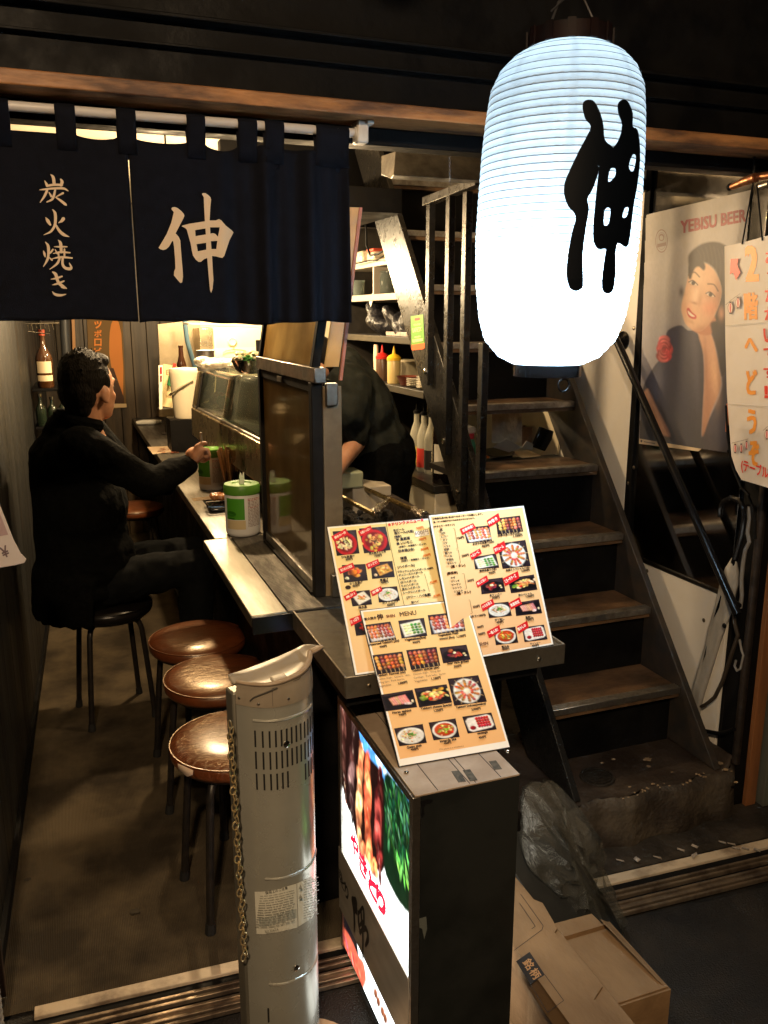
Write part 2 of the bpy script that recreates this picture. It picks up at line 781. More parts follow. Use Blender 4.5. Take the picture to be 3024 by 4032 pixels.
# ------------------------------------------------------------------ shared materials
m_black = mat("black_paint", (.0028, .0028, .0034), (.0050, .0046, .0045), scale=9, rough=.5, rough2=.75, spec=.16, bump=.15, bscale=40)
m_blackgloss = mat("black_gloss", (.008, .008, .009), rough=.18)
m_steel = mat("worn_steel", (.42, .40, .37), (.27, .25, .22), scale=14, rough=.28, rough2=.5, metal=1, bump=.05, bscale=120)
m_steel_dark = mat("dark_steel_plate", (.16, .155, .15), (.09, .085, .08), scale=18, lo=.35, hi=.66, rough=.3, rough2=.5, metal=1, bump=.08, bscale=60)
m_alu = mat("grooved_aluminium", (.55, .54, .52), (.33, .31, .28), scale=30, rough=.35, rough2=.55, metal=1)
m_chrome = mat("chrome", (.7, .69, .67), rough=.12, metal=1)
m_white_panel = mat("white_melamine_panel", (.84, .80, .73), (.74, .69, .61), scale=2.5, lo=.42, hi=.75, rough=.3, rough2=.42)
m_cream = mat("cream_paint", (.72, .64, .48), (.62, .54, .38), scale=4, rough=.45)
m_mirror = mat("dark_mirror", (.40, .38, .36), (.30, .285, .27), scale=5, rough=.06, rough2=.16, metal=1)
m_board = mat("stained_board", (.0095, .0095, .008), (.004, .004, .0036), scale=7, stretch=(1, 1, .12), rough=.42, rough2=.6, bump=.2, bscale=30)
m_brownboard = mat("brown_plank", (.075, .052, .028), (.030, .021, .012), scale=16, stretch=(1, 1, .08), rough=.5, bump=.25, bscale=40)
m_rust = mat("worn_brown_lintel", (.42, .19, .068), (.09, .042, .022), scale=11, stretch=(.35, 1, 1.6), lo=.42, hi=.62, rough=.45, rough2=.6, bump=.3, bscale=50)
m_screw = mat("screw_head", (.3, .25, .18), rough=.35, metal=1)
m_bulb = mat("lit_bulb", (1, .8, .5), emit=(1, .72, .38), estr=14)

# ------------------------------------------------------------------ ground
m_street = mat("wet_dark_asphalt", (.0070, .0056, .0042), (.020, .015, .010), scale=9, detail=10, lo=.46, hi=.72, rough=.55, rough2=.8, bump=.6, bscale=220)
street = one("street", m_street, lambda b: b.grid(lambda u, v: (-30 + 60 * u, -40 + 41.8 * v, 0), 4, 4), None, None, kind="structure", smooth=0)

m_carpet = mat("ribbed_brown_carpet", (.100, .078, .050), (.036, .029, .021), scale=3.4, detail=9, lo=.38, hi=.62, rough=.95, spec=.1, bump=.5, bscale=75, wave='X', bdist=.003)
carpet = one("shop_floor", m_carpet, lambda b: b.add([(-.6, 1.80, .006), (.60, 1.765, .006), (.60, 6.4, .006), (-.6, 6.4, .006)], [(0, 1, 2, 3)]), None, None, kind="structure", smooth=0)
m_kfloor = mat("dirty_concrete_floor", (.020, .016, .012), (.042, .032, .022), scale=8, detail=8, rough=.5, rough2=.75, bump=.4, bscale=60)
one("kitchen_floor", m_kfloor, lambda b: b.add([(.60, 1.765, .0062), (2.1, 1.70, .0062), (2.1, 6.4, .0062), (.60, 6.4, .0062)], [(0, 1, 2, 3)]), None, None, kind="structure", smooth=0)
m_stain = mat("dark_carpet_stain", (.035, .028, .018), rough=.95)


def splotch(b, c, r_, seed, z, n=16):
    rnd = random.Random(seed)
    b.add([(c[0] + r_ * (.6 + .5 * rnd.random()) * math.cos(2 * math.pi * k / n), c[1] + .8 * r_ * (.6 + .5 * rnd.random()) * math.sin(2 * math.pi * k / n), z) for k in range(n)], [tuple(range(n))])


for px, py, r_, sd in ((292, 1968, .016, 3), (58, 1900, .012, 5), (196, 1664, .008, 8)):
    c = PD(px, py, z=.0095)
    part("stain", m_stain, carpet, lambda b: splotch(b, c, r_, sd, .0095))

# sliding door track: a worn pale strip and grooved rails in front of it
trk = thing("sliding_door_track", "worn metal sliding door track across the shop threshold", "door track", (0, 0, 0))
m_strip = mat("worn_pale_sill", (.52, .42, .30), (.17, .12, .08), scale=9, lo=.5, hi=.72, rough=.45, bump=.1)
m_rail = mat("dirty_rail", (.30, .23, .16), (.10, .07, .05), scale=12, rough=.35, rough2=.6, metal=.7)


def trk_y(x, off):
    return 1.790 - .045 * (x + .2) + off


def trk_bar(b, x0, x1, o0, o1, z0, z1):
    b.add([(x0, trk_y(x0, o0), z0), (x1, trk_y(x1, o0), z0), (x1, trk_y(x1, o1), z0), (x0, trk_y(x0, o1), z0),
           (x0, trk_y(x0, o0), z1), (x1, trk_y(x1, o0), z1), (x1, trk_y(x1, o1), z1), (x0, trk_y(x0, o1), z1)],
          [(0, 3, 2, 1), (4, 5, 6, 7), (0, 1, 5, 4), (1, 2, 6, 5), (2, 3, 7, 6), (3, 0, 4, 7)])


part("sill_strip", m_strip, trk, lambda b: trk_bar(b, -.185, 2.2, -.034, 0, .001, .014), bevel=.002)
part("track_bed", m_black, trk, lambda b: trk_bar(b, -.3, 2.2, -.150, -.0345, .001, .006))
for o0 in (-.070, -.088, -.112, -.132, -.148):
    part("rail", m_rail, trk, lambda b: trk_bar(b, -.28, 2.2, o0 - .005, o0 + .003, .006, .018), bevel=.0015)
part("rail_plate", m_rail, trk, lambda b: trk_bar(b, -.28, 2.2, -.127, -.117, .006, .011))

# ------------------------------------------------------------------ the shop building
shop = thing("shop_building", "narrow dark yakitori shop front with black fascia and steel lintel", "building", (0, 1.85, 0))
part("fascia", m_black, shop, lambda b: b.box(-4, 1.832, 1.99, 5, 1.93, 4.2), bevel=.004)
part("ledge", m_black, shop, lambda b: b.box(-4, 1.802, 2.108, 5, 1.832, 2.116), bevel=.002)
part("ledge", m_black, shop, lambda b: b.box(-4, 1.812, 2.060, 5, 1.832, 2.065), bevel=.001)
part("lintel", m_rust, shop, lambda b: b.box(-4, 1.792, 1.962, 5, 1.930, 1.990), bevel=.003)
part("curtain_track", m_black, shop, lambda b: b.box(-.6, 1.895, 1.925, 2.0, 1.955, 1.9615), bevel=.003)
part("front_wall", m_black, shop, lambda b: b.box(-4, 1.84, 0, -.335, 1.93, 1.9615), bevel=.003)
part("front_wall", m_black, shop, lambda b: b.box(2.08, 1.84, 0, 5, 1.93, 1.9615), bevel=.003)
m_soffit = mat("dark_soffit", (.008, .007, .007), rough=.7)
part("canopy", m_soffit, shop, lambda b: b.box(-4, .95, 2.46, 5, 1.831, 2.54), bevel=.003)
m_ceil = mat("smoke_stained_ceiling", (.40, .35, .27), (.27, .23, .17), scale=2.5, rough=.8)
part("ceiling", m_ceil, shop, lambda b: b.box(-.5, 1.931, 2.30, 2.0, 6.4, 2.36))
LWX = lambda y: -.275 + .030 * (y - 1.8)


def wallboard(b, y0, y1, th, z0=.007, z1=2.299):
    x0, x1 = LWX(y0), LWX(y1)
    b.add([(x0, y0, z0), (x1, y1, z0), (x1 - th, y1, z0), (x0 - th, y0, z0), (x0, y0, z1), (x1, y1, z1), (x1 - th, y1, z1), (x0 - th, y0, z1)],
          [(0, 1, 2, 3), (7, 6, 5, 4), (1, 0, 4, 5), (2, 1, 5, 6), (3, 2, 6, 7), (0, 3, 7, 4)])


sw = part("side_wall", m_black, shop, lambda b: b.box(-.42, 1.931, 0, -.31, 6.4, 2.299))
y = 1.935
rnd = random.Random(4)
while y < 6.19:
    w = .16 + .05 * rnd.random()
    part("wall_board", m_board, sw, lambda b: wallboard(b, y, min(y + w - .004, 6.2), .03 + .004 * rnd.random()), bevel=.002)
    y += w
part("skirting", m_black, sw, lambda b: b.add([(LWX(1.95) + .012, 1.95, .007), (LWX(6.2) + .012, 6.2, .007), (LWX(6.2) + .012, 6.2, .05), (LWX(1.95) + .012, 1.95, .05),
                                               (LWX(1.95) - .01, 1.95, .007), (LWX(6.2) - .01, 6.2, .007), (LWX(6.2) - .01, 6.2, .05), (LWX(1.95) - .01, 1.95, .05)],
                                              [(0, 1, 2, 3), (3, 2, 6, 7), (0, 3, 7, 4)]))
rw = part("rear_wall", m_black, shop, lambda b: b.box(-.3, 6.235, .007, .75, 6.38, 2.299))
x = -.16
while x < .74:
    w = .085 + .03 * rnd.random()
    part("wall_board", m_brownboard, rw, lambda b: b.box(x, 6.205 + .006 * rnd.random(), .007, min(x + w - .004, .745), 6.2349, 2.299), bevel=.002)
    x += w
part("kitchen_wall", m_cream, shop, lambda b: b.box(.752, 5.30, .007, 1.9, 5.38, 2.299))
part("kitchen_wall", m_cream, shop, lambda b: b.box(1.89, 2.985, .007, 1.945, 5.2995, 2.299))
# left door jamb
jm = part("door_jamb", m_black, shop, lambda b: b.box(-.334, 1.80, .007, -.262, 1.93, 1.9615), bevel=.003)
m_jamb = mat("worn_brown_jamb", (.085, .05, .03), (.03, .02, .015), scale=10, stretch=(1, 1, .3), rough=.5, bump=.2)
part("jamb_edge", m_jamb, jm, lambda b: b.box(-.2615, 1.835, .019, -.246, 1.86, 1.9615), bevel=.002)

# right side wall of the stairwell: white panels below and behind, a dark mirror sheet above
wl = part("stair_wall", m_black, shop, lambda b: b.box(1.912, 1.96, .007, 1.99, 2.984, 2.299))
wp = part("white_panel", m_white_panel, wl, lambda b: b.box(1.900, 2.535, .165, 1.9115, 2.984, 2.25), bevel=.001)
dp = part("dado_panel", m_white_panel, wl, lambda b: b.box(1.900, 1.975, .165, 1.9115, 2.4995, .684), bevel=.001)
mp_ = part("mirror_panel", m_mirror, wl, lambda b: b.box(1.902, 1.975, .700, 1.9115, 2.475, 2.25), bevel=.001)
part("trim", m_steel_dark, wl, lambda b: b.box(1.896, 1.975, .6845, 1.9115, 2.4995, .6995), bevel=.002)
part("trim", m_black, wl, lambda b: b.box(1.898, 2.502, .165, 1.9115, 2.532, 2.25), bevel=.002)
for px, py in ((1369, 1010), (1369, 709), (1398, 1233), (1357, 1044), (1520, 1340)):
    c = PD(px, py, x=1.899)
    part("screw", m_screw, wl, lambda b: b.ball(c, .003, .007, .007, 10, 6))

# right door post: timber, steel pipe and aluminium frame
pst = part("door_post", m_black, shop, lambda b: b.box(1.905, 1.88, .007, 2.079, 1.959, 1.9615), bevel=.003)
m_wood = mat("orange_brown_timber", (.32, .13, .045), (.15, .06, .025), scale=14, stretch=(1, 1, .1), lo=.35, hi=.65, rough=.45, bump=.3, bscale=40)
part("post_board", m_wood, pst, lambda b: b.box(1.945, 1.862, .007, 1.985, 1.8795, 1.9615), bevel=.002)
m_alugrey = mat("grey_green_aluminium", (.20, .21, .17), (.14, .14, .115), scale=4, stretch=(6, 6, .5), rough=.4, metal=.5)
part("frame_strip", m_alugrey, pst, lambda b: b.box(1.995, 1.84, .007, 2.079, 1.8795, 1.9615), bevel=.003)

# ------------------------------------------------------------------ concrete step with a cast drain cover
step = thing("concrete_step", "worn crumbling concrete step at the foot of the stairs", "step", (1.5, 1.83, 0))
m_conc = mat("grimy_concrete", (.030, .022, .016), (.11, .086, .058), scale=7.5, detail=9, lo=.42, hi=.78, rough=.6, rough2=.85, bump=.7, bscale=70, bdist=.008)
m_concw = mat("wet_step_top", (.024, .017, .013), (.050, .036, .026), scale=5, detail=9, lo=.4, hi=.7, rough=.38, rough2=.7, bump=.5, bscale=34, bdist=.01)


def conc(b):
    rnd = random.Random(11)
    n = 46
    rows = [(0, .0), (-.004, .03), (.004, .08), (.0, .12), (.006, .148), (.022, .160)]
    vs = []
    for j, (o, z) in enumerate(rows):
        for i in range(n + 1):
            xx = 1.12 + .80 * i / n
            e = .010 * math.sin(i * .55) + .008 * (rnd.random() - .5) * (1 if j < 5 else 1.6)
            if xx > 1.80:
                e += (xx - 1.80) ** 2 * 5
            vs.append((xx, 1.83 + o + e, z + .002))
    fs = [(j * (n + 1) + i, j * (n + 1) + i + 1, (j + 1) * (n + 1) + i + 1, (j + 1) * (n + 1) + i) for j in range(5) for i in range(n)]
    b.add(vs, fs)


def conctop(b):
    rnd = random.Random(12)
    n, m = 46, 14
    vs = []
    for j in range(m + 1):
        for i in range(n + 1):
            xx = 1.12 + .78 * i / n
            e = .010 * math.sin(i * .55) if j == 0 else 0
            if xx > 1.80 and j == 0:
                e += (xx - 1.80) ** 2 * 5
            z = .162 + (.003 * rnd.random() if 0 < j else 0)
            if xx > 1.83:
                z += (xx - 1.83) * .25
            vs.append((xx, 1.852 + e + (2.30 - 1.852 - e) * j / m, z))
    b.add(vs, [(j * (n + 1) + i, j * (n + 1) + i + 1, (j + 1) * (n + 1) + i + 1, (j + 1) * (n + 1) + i) for j in range(m) for i in range(n)])


part("step_front", m_conc, step, conc, smooth=50)
part("step_side", m_conc, step, lambda b: b.add([(1.12, 1.835, .002), (1.12, 2.3, .002), (1.12, 2.3, .162), (1.12, 1.855, .162)], [(0, 1, 2, 3)]))
stop = part("step_top", m_concw, step, conctop, smooth=60)
m_iron = mat("cast_iron", (.065, .06, .055), (.035, .03, .026), scale=30, rough=.4, metal=.7, bump=.3)
cc = PD(1290, 1677, z=.168)
cv = part("drain_cover", m_iron, step, lambda b: b.lathe([(.001, .0045), (.042, .0045), (.042, .0015), (.047, .0015), (.047, .0045), (.053, .0045), (.054, 0)], 40, (cc.x, cc.y, .165)))
for k in range(5):
    part("cover_bar", m_iron, cv, lambda b: b.box(cc.x - .03, cc.y - .026 + .012 * k, .1695, cc.x + .03, cc.y - .021 + .012 * k, .1715))
m_chip = mat("pale_chipped_plaster", (.30, .22, .135), (.2, .14, .085), scale=60, rough=.8)
for px, py, r_, sd in ((1399, 1640, .016, 2), (1401, 1655, .009, 9), (1555, 1648, .014, 4), (1568, 1662, .010, 6), (1325, 1640, .009, 7), (1300, 1648, .007, 17), (1452, 1668, .006, 21), (1360, 1700, .006, 23), (1590, 1690, .008, 25)):
    c = PD(px, py, z=.174)
    part("plaster_chip", m_chip, step, lambda b: splotch(b, c, r_, sd, .1735 + .00005 * sd))
er = random.Random(19)


def crumbs(b):
    for k in range(30):
        xx = 1.42 + .44 * er.random() ** .8
        i_ = (xx - 1.12) / .80 * 46
        yy = 1.845 + .010 * math.sin(i_ * .55) + er.uniform(-.010, .014) + (max(0, xx - 1.80)) ** 2 * 5
        b.ball((xx, yy, .1655 + er.uniform(-.006, .002)), er.uniform(.002, .006), er.uniform(.002, .005), er.uniform(.0015, .003), 6, 5)


tag(part("edge_crumbs", m_chip, step, crumbs), kind="stuff")
m_litter = mat("scrap_paper", (.35, .3, .25), (.2, .17, .14), scale=50, rough=.8)
lr = random.Random(5)
for px, py in ((1500, 1830), (1470, 1838), (1560, 1822), (1580, 1826), (1610, 1835), (1420, 1855), (1500, 1850), (1375, 1858), (1340, 1862), (1635, 1838), (1590, 1835)):
    c = PD(px, py, z=.02)
    a = lr.random() * 3
    one("litter_scrap", m_litter, lambda b: b.add([(c.x - .012 * math.cos(a), c.y - .008, .0195), (c.x + .010, c.y - .006 * math.sin(a), .024), (c.x + .012 * math.cos(a), c.y + .006, .0285), (c.x - .006, c.y + .008, .021)], [(0, 1, 2, 3)]),
        "small scrap of pale litter lying on the door track below the concrete step", "litter", "litter on the door track", solid=.001)
# ------------------------------------------------------------------ steep narrow stairs
SX0, SX1 = 1.312, 1.800
NOSE = [(2.040 + .175 * i, .370 + .217 * i) for i in range(9)]
stair = thing("staircase", "steep narrow black staircase with worn brown treads and aluminium nosings", "staircase", (1.55, 2.05, .162))
m_tread = mat("worn_brown_tread", (.17, .098, .050), (.036, .023, .014), scale=6, stretch=(1, 1.6, 1), detail=8, lo=.38, hi=.66, rough=.4, rough2=.62, bump=.2, bscale=60)
m_str = mat("stringer_steel", (.052, .050, .047), (.026, .025, .024), scale=26, detail=8, lo=.40, hi=.7, rough=.25, rough2=.42, metal=.75, bump=.1, bscale=90)
m_strblack = mat("black_stringer", (.020, .019, .018), (.04, .03, .022), scale=20, rough=.45)
for i, (y, z) in enumerate(NOSE):
    t = part("tread", m_tread, stair, lambda b: b.box(SX0 + .001, y + .036, z - .034, SX1 - .001, y + .215, z - .002), bevel=.003)
    n = part("nosing", m_alu, t, lambda b: (b.box(SX0 + .001, y, z - .022, SX1 - .001, y + .006, z), b.box(SX0 + .001, y + .006, z - .004, SX1 - .001, y + .0355, z - .001),
                                            [b.box(SX0 + .001, y + .010 + .0085 * k, z - .001, SX1 - .001, y + .014 + .0085 * k, z + .0014) for k in range(3)]), bevel=.0012, bseg=1)
    part("tread_edge", m_tread, t, lambda b: b.box(SX0 + .001, y + .0062, z - .036, SX1 - .001, y + .0358, z - .0225))
    if i not in (3,):
        yb, zb = y + .212, z
        part("riser", m_black, stair, lambda b: b.box(SX0 + .001, yb - .004, zb - .002, SX1 - .001, yb + .004, zb + .182))
part("riser", m_black, stair, lambda b: b.box(SX0 + .001, NOSE[0][0] + .045, .163, SX1 - .001, NOSE[0][0] + .055, NOSE[0][1] - .036))


def stringer(b, x0, x1, w=.27, ztop=2.28):
    s_ = .175 / .217
    y_at = lambda z: NOSE[0][0] - .018 + (z - NOSE[0][1]) * s_
    z0 = .168
    b.prism([(x0, y_at(z0), z0), (x0, y_at(z0) + w, z0), (x0, y_at(ztop) + w, ztop), (x0, y_at(ztop), ztop)], (x1 - x0, 0, 0))


part("stringer", m_str, stair, lambda b: stringer(b, SX0 - .022, SX0), bevel=.002)
part("stringer", m_strblack, stair, lambda b: stringer(b, SX1, SX1 + .024, .26), bevel=.002)
# flat bar balusters on the outside of the left stringer and their rail
for y0, z0, z1 in ((2.935, 1.300, 1.945), (2.765, 1.060, 1.955), (2.632, .900, 1.95), (2.490, .720, 1.468)):
    bl = part("baluster", m_str, stair, lambda b: b.box(SX0 - .046, y0 - .016, z0, SX0 - .0225, y0 + .016, z1), bevel=.002)
    part("bolt", m_chrome, bl, lambda b: b.lathe([(.011, 0), (.011, .006), (.006, .009)], 10, (SX0 - .046, y0, z0 + .05), True, (-1, 0, 0)))
part("top_rail", m_str, stair, lambda b: b.prism([(SX0 - .050, 2.98, 1.945), (SX0 - .050, 2.55, 1.958), (SX0 - .050, 2.55, 1.985), (SX0 - .050, 2.98, 1.975)], (.034, 0, 0)), bevel=.002)
# landing edge and cross beam above
part("landing", m_black, stair, lambda b: b.box(1.02, 3.24, 1.948, 1.289, 4.6, 2.04), bevel=.004)
one("cross_beam", m_steel_dark, lambda b: b.prism([(1.00, 2.57, 2.046), (.965, 2.50, 1.965), (.985, 2.57, 1.965), (.985, 2.66, 1.99), (.985, 2.66, 2.046)], (.92, 0, 0)),
    "angled steel channel beam above the stairs, its cut end bright", "steel beam", bevel=.002)
one("dark_bulkhead", m_black, lambda b: b.box(.70, 3.9, 1.96, 1.885, 3.96, 2.299), "black bulkhead panel above the kitchen shelves", "bulkhead")

# food safety sticker on the left stringer
scv = crop(1350, 900, 3.6875)
stx = SX0 - .0225
stk = thing("food_safety_sticker", "green and orange food safety sticker on the stair stringer", "sticker", PD(902, 718, x=stx))
mp = plane_map((stx, 0, 0), (-1, 0, 0), scv)
g_, o_, c_ = srgb(105, 165, 60), srgb(235, 95, 35), srgb(245, 235, 190)
p = Print(mp, .0008, .0002)
p.poly([(985, 1275), (1165, 1245), (1188, 1730), (1170, 1750), (1010, 1768), (997, 1755)], g_)
p.poly([(996, 1690), (1186, 1660), (1188, 1730), (1170, 1750), (1010, 1768), (997, 1755)], o_)
p.build("sheet", mat_print("print_satin", .4), stk)
p = Print(mp, .0016, .0002)
p.poly([(1040, 1300), (1115, 1288), (1118, 1325), (1042, 1337)], srgb(225, 50, 40))
p.text("FOOD", (1035, 1415), (1130, 1398), c_, .01)
p.text("SAFETY", (1015, 1510), (1150, 1486), c_, .01, 60)
p.text("食品衛生", (1042, 1588), (1132, 1574), c_, .015)
p.text("自主管理実施店", (1015, 1655), (1166, 1632), c_, .015, 45)
tag(p.build("lettering", mat_print("print_satin", .4), stk), kind="stuff")

# ------------------------------------------------------------------ handrail on the right wall
hr = thing("handrail", "black tubular handrail sloping down the stair wall", "handrail", (1.85, 2.2, .68))
a_, b_ = Vector((1.845, 2.575, 1.480)), Vector((1.845, 1.875, .672))
part("rail_tube", m_blackgloss, hr, lambda b: b.tube([a_ + (a_ - b_).normalized() * .02, a_, a_ * .5 + b_ * .5, b_], .0135, 12))
part("flange", m_blackgloss, hr, lambda b: (b.lathe([(.034, 0), (.034, .005), (.026, .009), (.012, .012), (.0115, .05)], 24, (1.8995, 2.60, 1.466), True, (-1, 0, 0)), b.tube([(1.85, 2.60, 1.466), (1.845, 2.575, 1.480)], .012, 10)))
for q in range(4):
    part("flange_screw", m_chrome, hr, lambda b: b.ball((1.894, 2.60 + .024 * math.cos(q * 1.57 + .8), 1.466 + .024 * math.sin(q * 1.57 + .8)), .003, .004, .004, 8, 6))
part("lower_bracket", m_blackgloss, hr, lambda b: b.tube([b_ + Vector((0, .03, .035)), (1.87, 1.90, .69), (1.899, 1.96, .69)], .009, 8))
# ------------------------------------------------------------------ noren curtain
m_noren = mat("navy_cotton", (.0046, .0052, .0098), (.0030, .0035, .0068), scale=40, rough=.85, spec=.15, bump=.35, bscale=900, bdist=.002)
m_rod = mat("pale_grey_rod", (.55, .52, .50), rough=.35)
NY = 1.850
nx = lambda px, py=300: PD(px, py, y=NY).x
NZ0, NZ1 = 1.540, 1.895                           # hem, top of the cloth body
XSEAM = nx(289, 540)
XR = nx(753, 500)


def cloth(x, z, k=0):
    t = max(0.0, min(1.0, (x - nx(440)) / .12))
    f = .015 * t * math.sin((x - .35) * 62 + .8 * math.sin(z * 5)) + .008 * t * math.sin((x - .3) * 131 + 1.0)
    f *= .55 + .45 * (NZ1 - z) / (NZ1 - NZ0)
    g = .004 * math.sin(x * 19 + 1.3) * (NZ1 + .06 - z) / .4
    return NY + f + g + .0015 * k


nrn = thing("noren_curtain", "dark navy noren curtain with pale brush lettering across the shop entrance", "curtain", (.25, NY, NZ0))


def npanel(b, x0, x1, hem0, hem1, k, gaps):
    n, m = max(24, int((x1 - x0) / .006)), 44

    def fn(u, v):
        x = x0 + (x1 - x0) * u
        sag = .0
        for g0, g1, d_ in gaps:
            if g0 < x < g1:
                sag = d_ * math.sin(math.pi * (x - g0) / (g1 - g0)) ** .6
        ztop = NZ1 - sag
        zb = hem0 + (hem1 - hem0) * u + .0035 * math.sin(u * 9) + .0012 * math.sin(u * 31)
        z = zb + (ztop - zb) * v
        return (x, cloth(x, z, k), z)
    b.grid(fn, n, m)


GAPS = [(25, 122, 292, 0), (166, 253, 303, .006), (295, 403, 314, .005), (443, 513, 335, .012), (554, 570, 326, -.004), (612, 680, 331, 0)]
gw = [(nx(a), nx(b_), d_) for a, b_, _, d_ in GAPS]
XL = -.62
clL = part("cloth", m_noren, nrn, lambda b: npanel(b, XL, XSEAM, 1.5475, 1.5395, 0, gw), smooth=60, solid=.0012)
clR = part("cloth", m_noren, nrn, lambda b: npanel(b, XSEAM + .0022, XR, 1.5385, 1.5365, 1, gw), smooth=60, solid=.0012)
edges = [XL + .0] + [e for g in gw for e in g[:2]] + [XR]
for i in range(0, len(edges), 2):
    e0, e1 = edges[i], edges[i + 1]

    def loop(b):
        prof = [(-.002, NZ1 - .03), (-.004, NZ1), (-.011, 1.925), (-.0125, 1.938), (-.006, 1.9495), (.004, 1.9505), (.0125, 1.941), (.0125, 1.925), (.006, NZ1 - .01), (.004, NZ1 - .04)]
        b.grid(lambda u, v: (e0 + (e1 - e0) * u, cloth(e0 + (e1 - e0) * u, NZ1, 1) * .0 + NY + prof[min(int(round(v * 9)), 9)][0] + (cloth(e0 + (e1 - e0) * u, NZ1) - NY) * (1 if round(v * 9) in (0, 9) else .2), prof[min(int(round(v * 9)), 9)][1]), 6, 9)
    part("loop", m_noren, nrn, loop, smooth=60, solid=.001)


def noren_map(conv):
    def g(px, py, w):
        q = S(*conv(px, py), y=NY - .004)
        return Vector((q.x, cloth(q.x, q.z, 1) - .0030 - w, q.z))
    return g


m_ink = mat_print("print_matte", .85)
INK = (.72, .56, .39)
c5 = crop(600, 700, 4.425)
p = Print(noren_map(c5))
p.poly([(330, 540), (345, 515), (390, 508), (440, 525), (510, 580), (550, 630), (560, 660), (545, 700), (405, 968), (460, 1030), (488, 1090), (495, 1200), (510, 1400), (530, 1620), (535, 1720), (520, 1820), (495, 1835), (470, 1815), (375, 1700), (380, 1630), (402, 1580), (395, 1400), (378, 1200), (362, 1098), (340, 1110), (290, 1200), (240, 1245), (190, 1260), (140, 1245), (108, 1222), (150, 1150), (250, 980), (330, 780), (375, 600)], INK, sub=60)
p.poly([(865, 280), (885, 262), (930, 265), (980, 300), (1015, 335), (1028, 380), (1015, 500), (1002, 740), (1110, 740), (1160, 718), (1200, 740), (1280, 830), (1400, 910), (1430, 945), (1400, 1000), (1355, 1080), (1310, 1200), (1255, 1360), (1220, 1395), (1170, 1385), (1110, 1368), (1045, 1360), (1058, 1600), (1070, 1780), (1055, 1930), (1030, 2005), (1010, 1960), (985, 1700), (960, 1395), (900, 1420), (850, 1465), (810, 1465), (760, 1425), (710, 1350), (690, 1270), (670, 1150), (640, 1040), (600, 900), (575, 875), (510, 842), (540, 825), (640, 800), (800, 775), (920, 755), (905, 500), (900, 335)], INK,
       holes=[[(748, 910), (930, 880), (936, 985), (755, 1015)], [(1010, 860), (1175, 862), (1165, 930), (1145, 1025), (1100, 975), (1060, 962), (1015, 970)], [(772, 1155), (942, 1130), (945, 1250), (795, 1280)], [(1025, 1102), (1135, 1098), (1118, 1240), (1035, 1240)]], sub=60)
tag(p.build("lettering", m_ink, nrn), kind="stuff")
c6 = crop(100, 650, 4.02)
p = Print(noren_map(c6), .0003, .00004)
STR = [[(400, 145, 14), (440, 190, 46), (455, 290, 50)], [(305, 245, 12), (335, 300, 40), (345, 328, 34)], [(340, 325, 34), (450, 308, 38), (580, 310, 34)], [(560, 222, 24), (580, 262, 50), (565, 315, 44)],
       [(225, 388, 10), (300, 380, 28), (450, 365, 34), (600, 365, 36), (675, 405, 16)], [(340, 405, 40), (300, 490, 36), (235, 585, 16)],
       [(470, 395, 30), (450, 480, 40), (420, 540, 36), (340, 580, 20)], [(375, 430, 18), (410, 490, 36)], [(595, 440, 34), (520, 480, 22), (490, 495, 12)], [(480, 505, 18), (560, 560, 36), (630, 615, 40), (652, 636, 12)],
       [(430, 700, 12), (470, 760, 44), (475, 880, 44), (460, 960, 42), (400, 1050, 34), (290, 1102, 8)], [(320, 825, 10), (355, 880, 52), (393, 942, 30)], [(600, 848, 56), (575, 880, 46), (525, 912, 12)], [(485, 950, 30), (540, 1040, 44), (610, 1100, 46), (695, 1132, 8)],
       [(315, 1215, 10), (360, 1280, 44), (365, 1400, 40), (345, 1500, 38), (285, 1605, 12)], [(285, 1355, 10), (300, 1400, 36), (312, 1450, 16)], [(435, 1335, 28), (400, 1380, 30), (370, 1402, 20)], [(375, 1460, 14), (420, 1500, 30)],
       [(520, 1185, 12), (555, 1230, 46), (565, 1320, 46), (568, 1375, 40)], [(455, 1290, 10), (540, 1290, 30), (660, 1290, 18)], [(470, 1335, 14), (505, 1395, 30)], [(440, 1398, 10), (560, 1375, 34), (705, 1385, 22)], [(522, 1395, 28), (532, 1470, 28)], [(618, 1330, 28), (618, 1455, 30)],
       [(420, 1482, 10), (560, 1455, 34), (740, 1470, 22)], [(540, 1480, 36), (500, 1560, 36), (385, 1648, 10)], [(590, 1475, 36), (590, 1570, 40), (640, 1630, 44), (725, 1632, 44), (695, 1545, 10)],
       [(405, 1805, 10), (490, 1790, 34), (580, 1760, 24)], [(425, 1895, 10), (510, 1875, 34), (610, 1835, 24)], [(430, 1690, 22), (480, 1730, 50), (520, 1850, 46), (590, 1915, 46), (650, 1950, 20)], [(650, 1948, 16), (610, 1945, 22), (565, 1935, 8)], [(425, 2000, 8), (470, 2045, 38), (550, 2060, 40), (640, 2045, 14)]]
for s_ in STR:
    p.stroke(s_, INK, n=6)
tag(p.build("lettering", m_ink, nrn), kind="stuff")

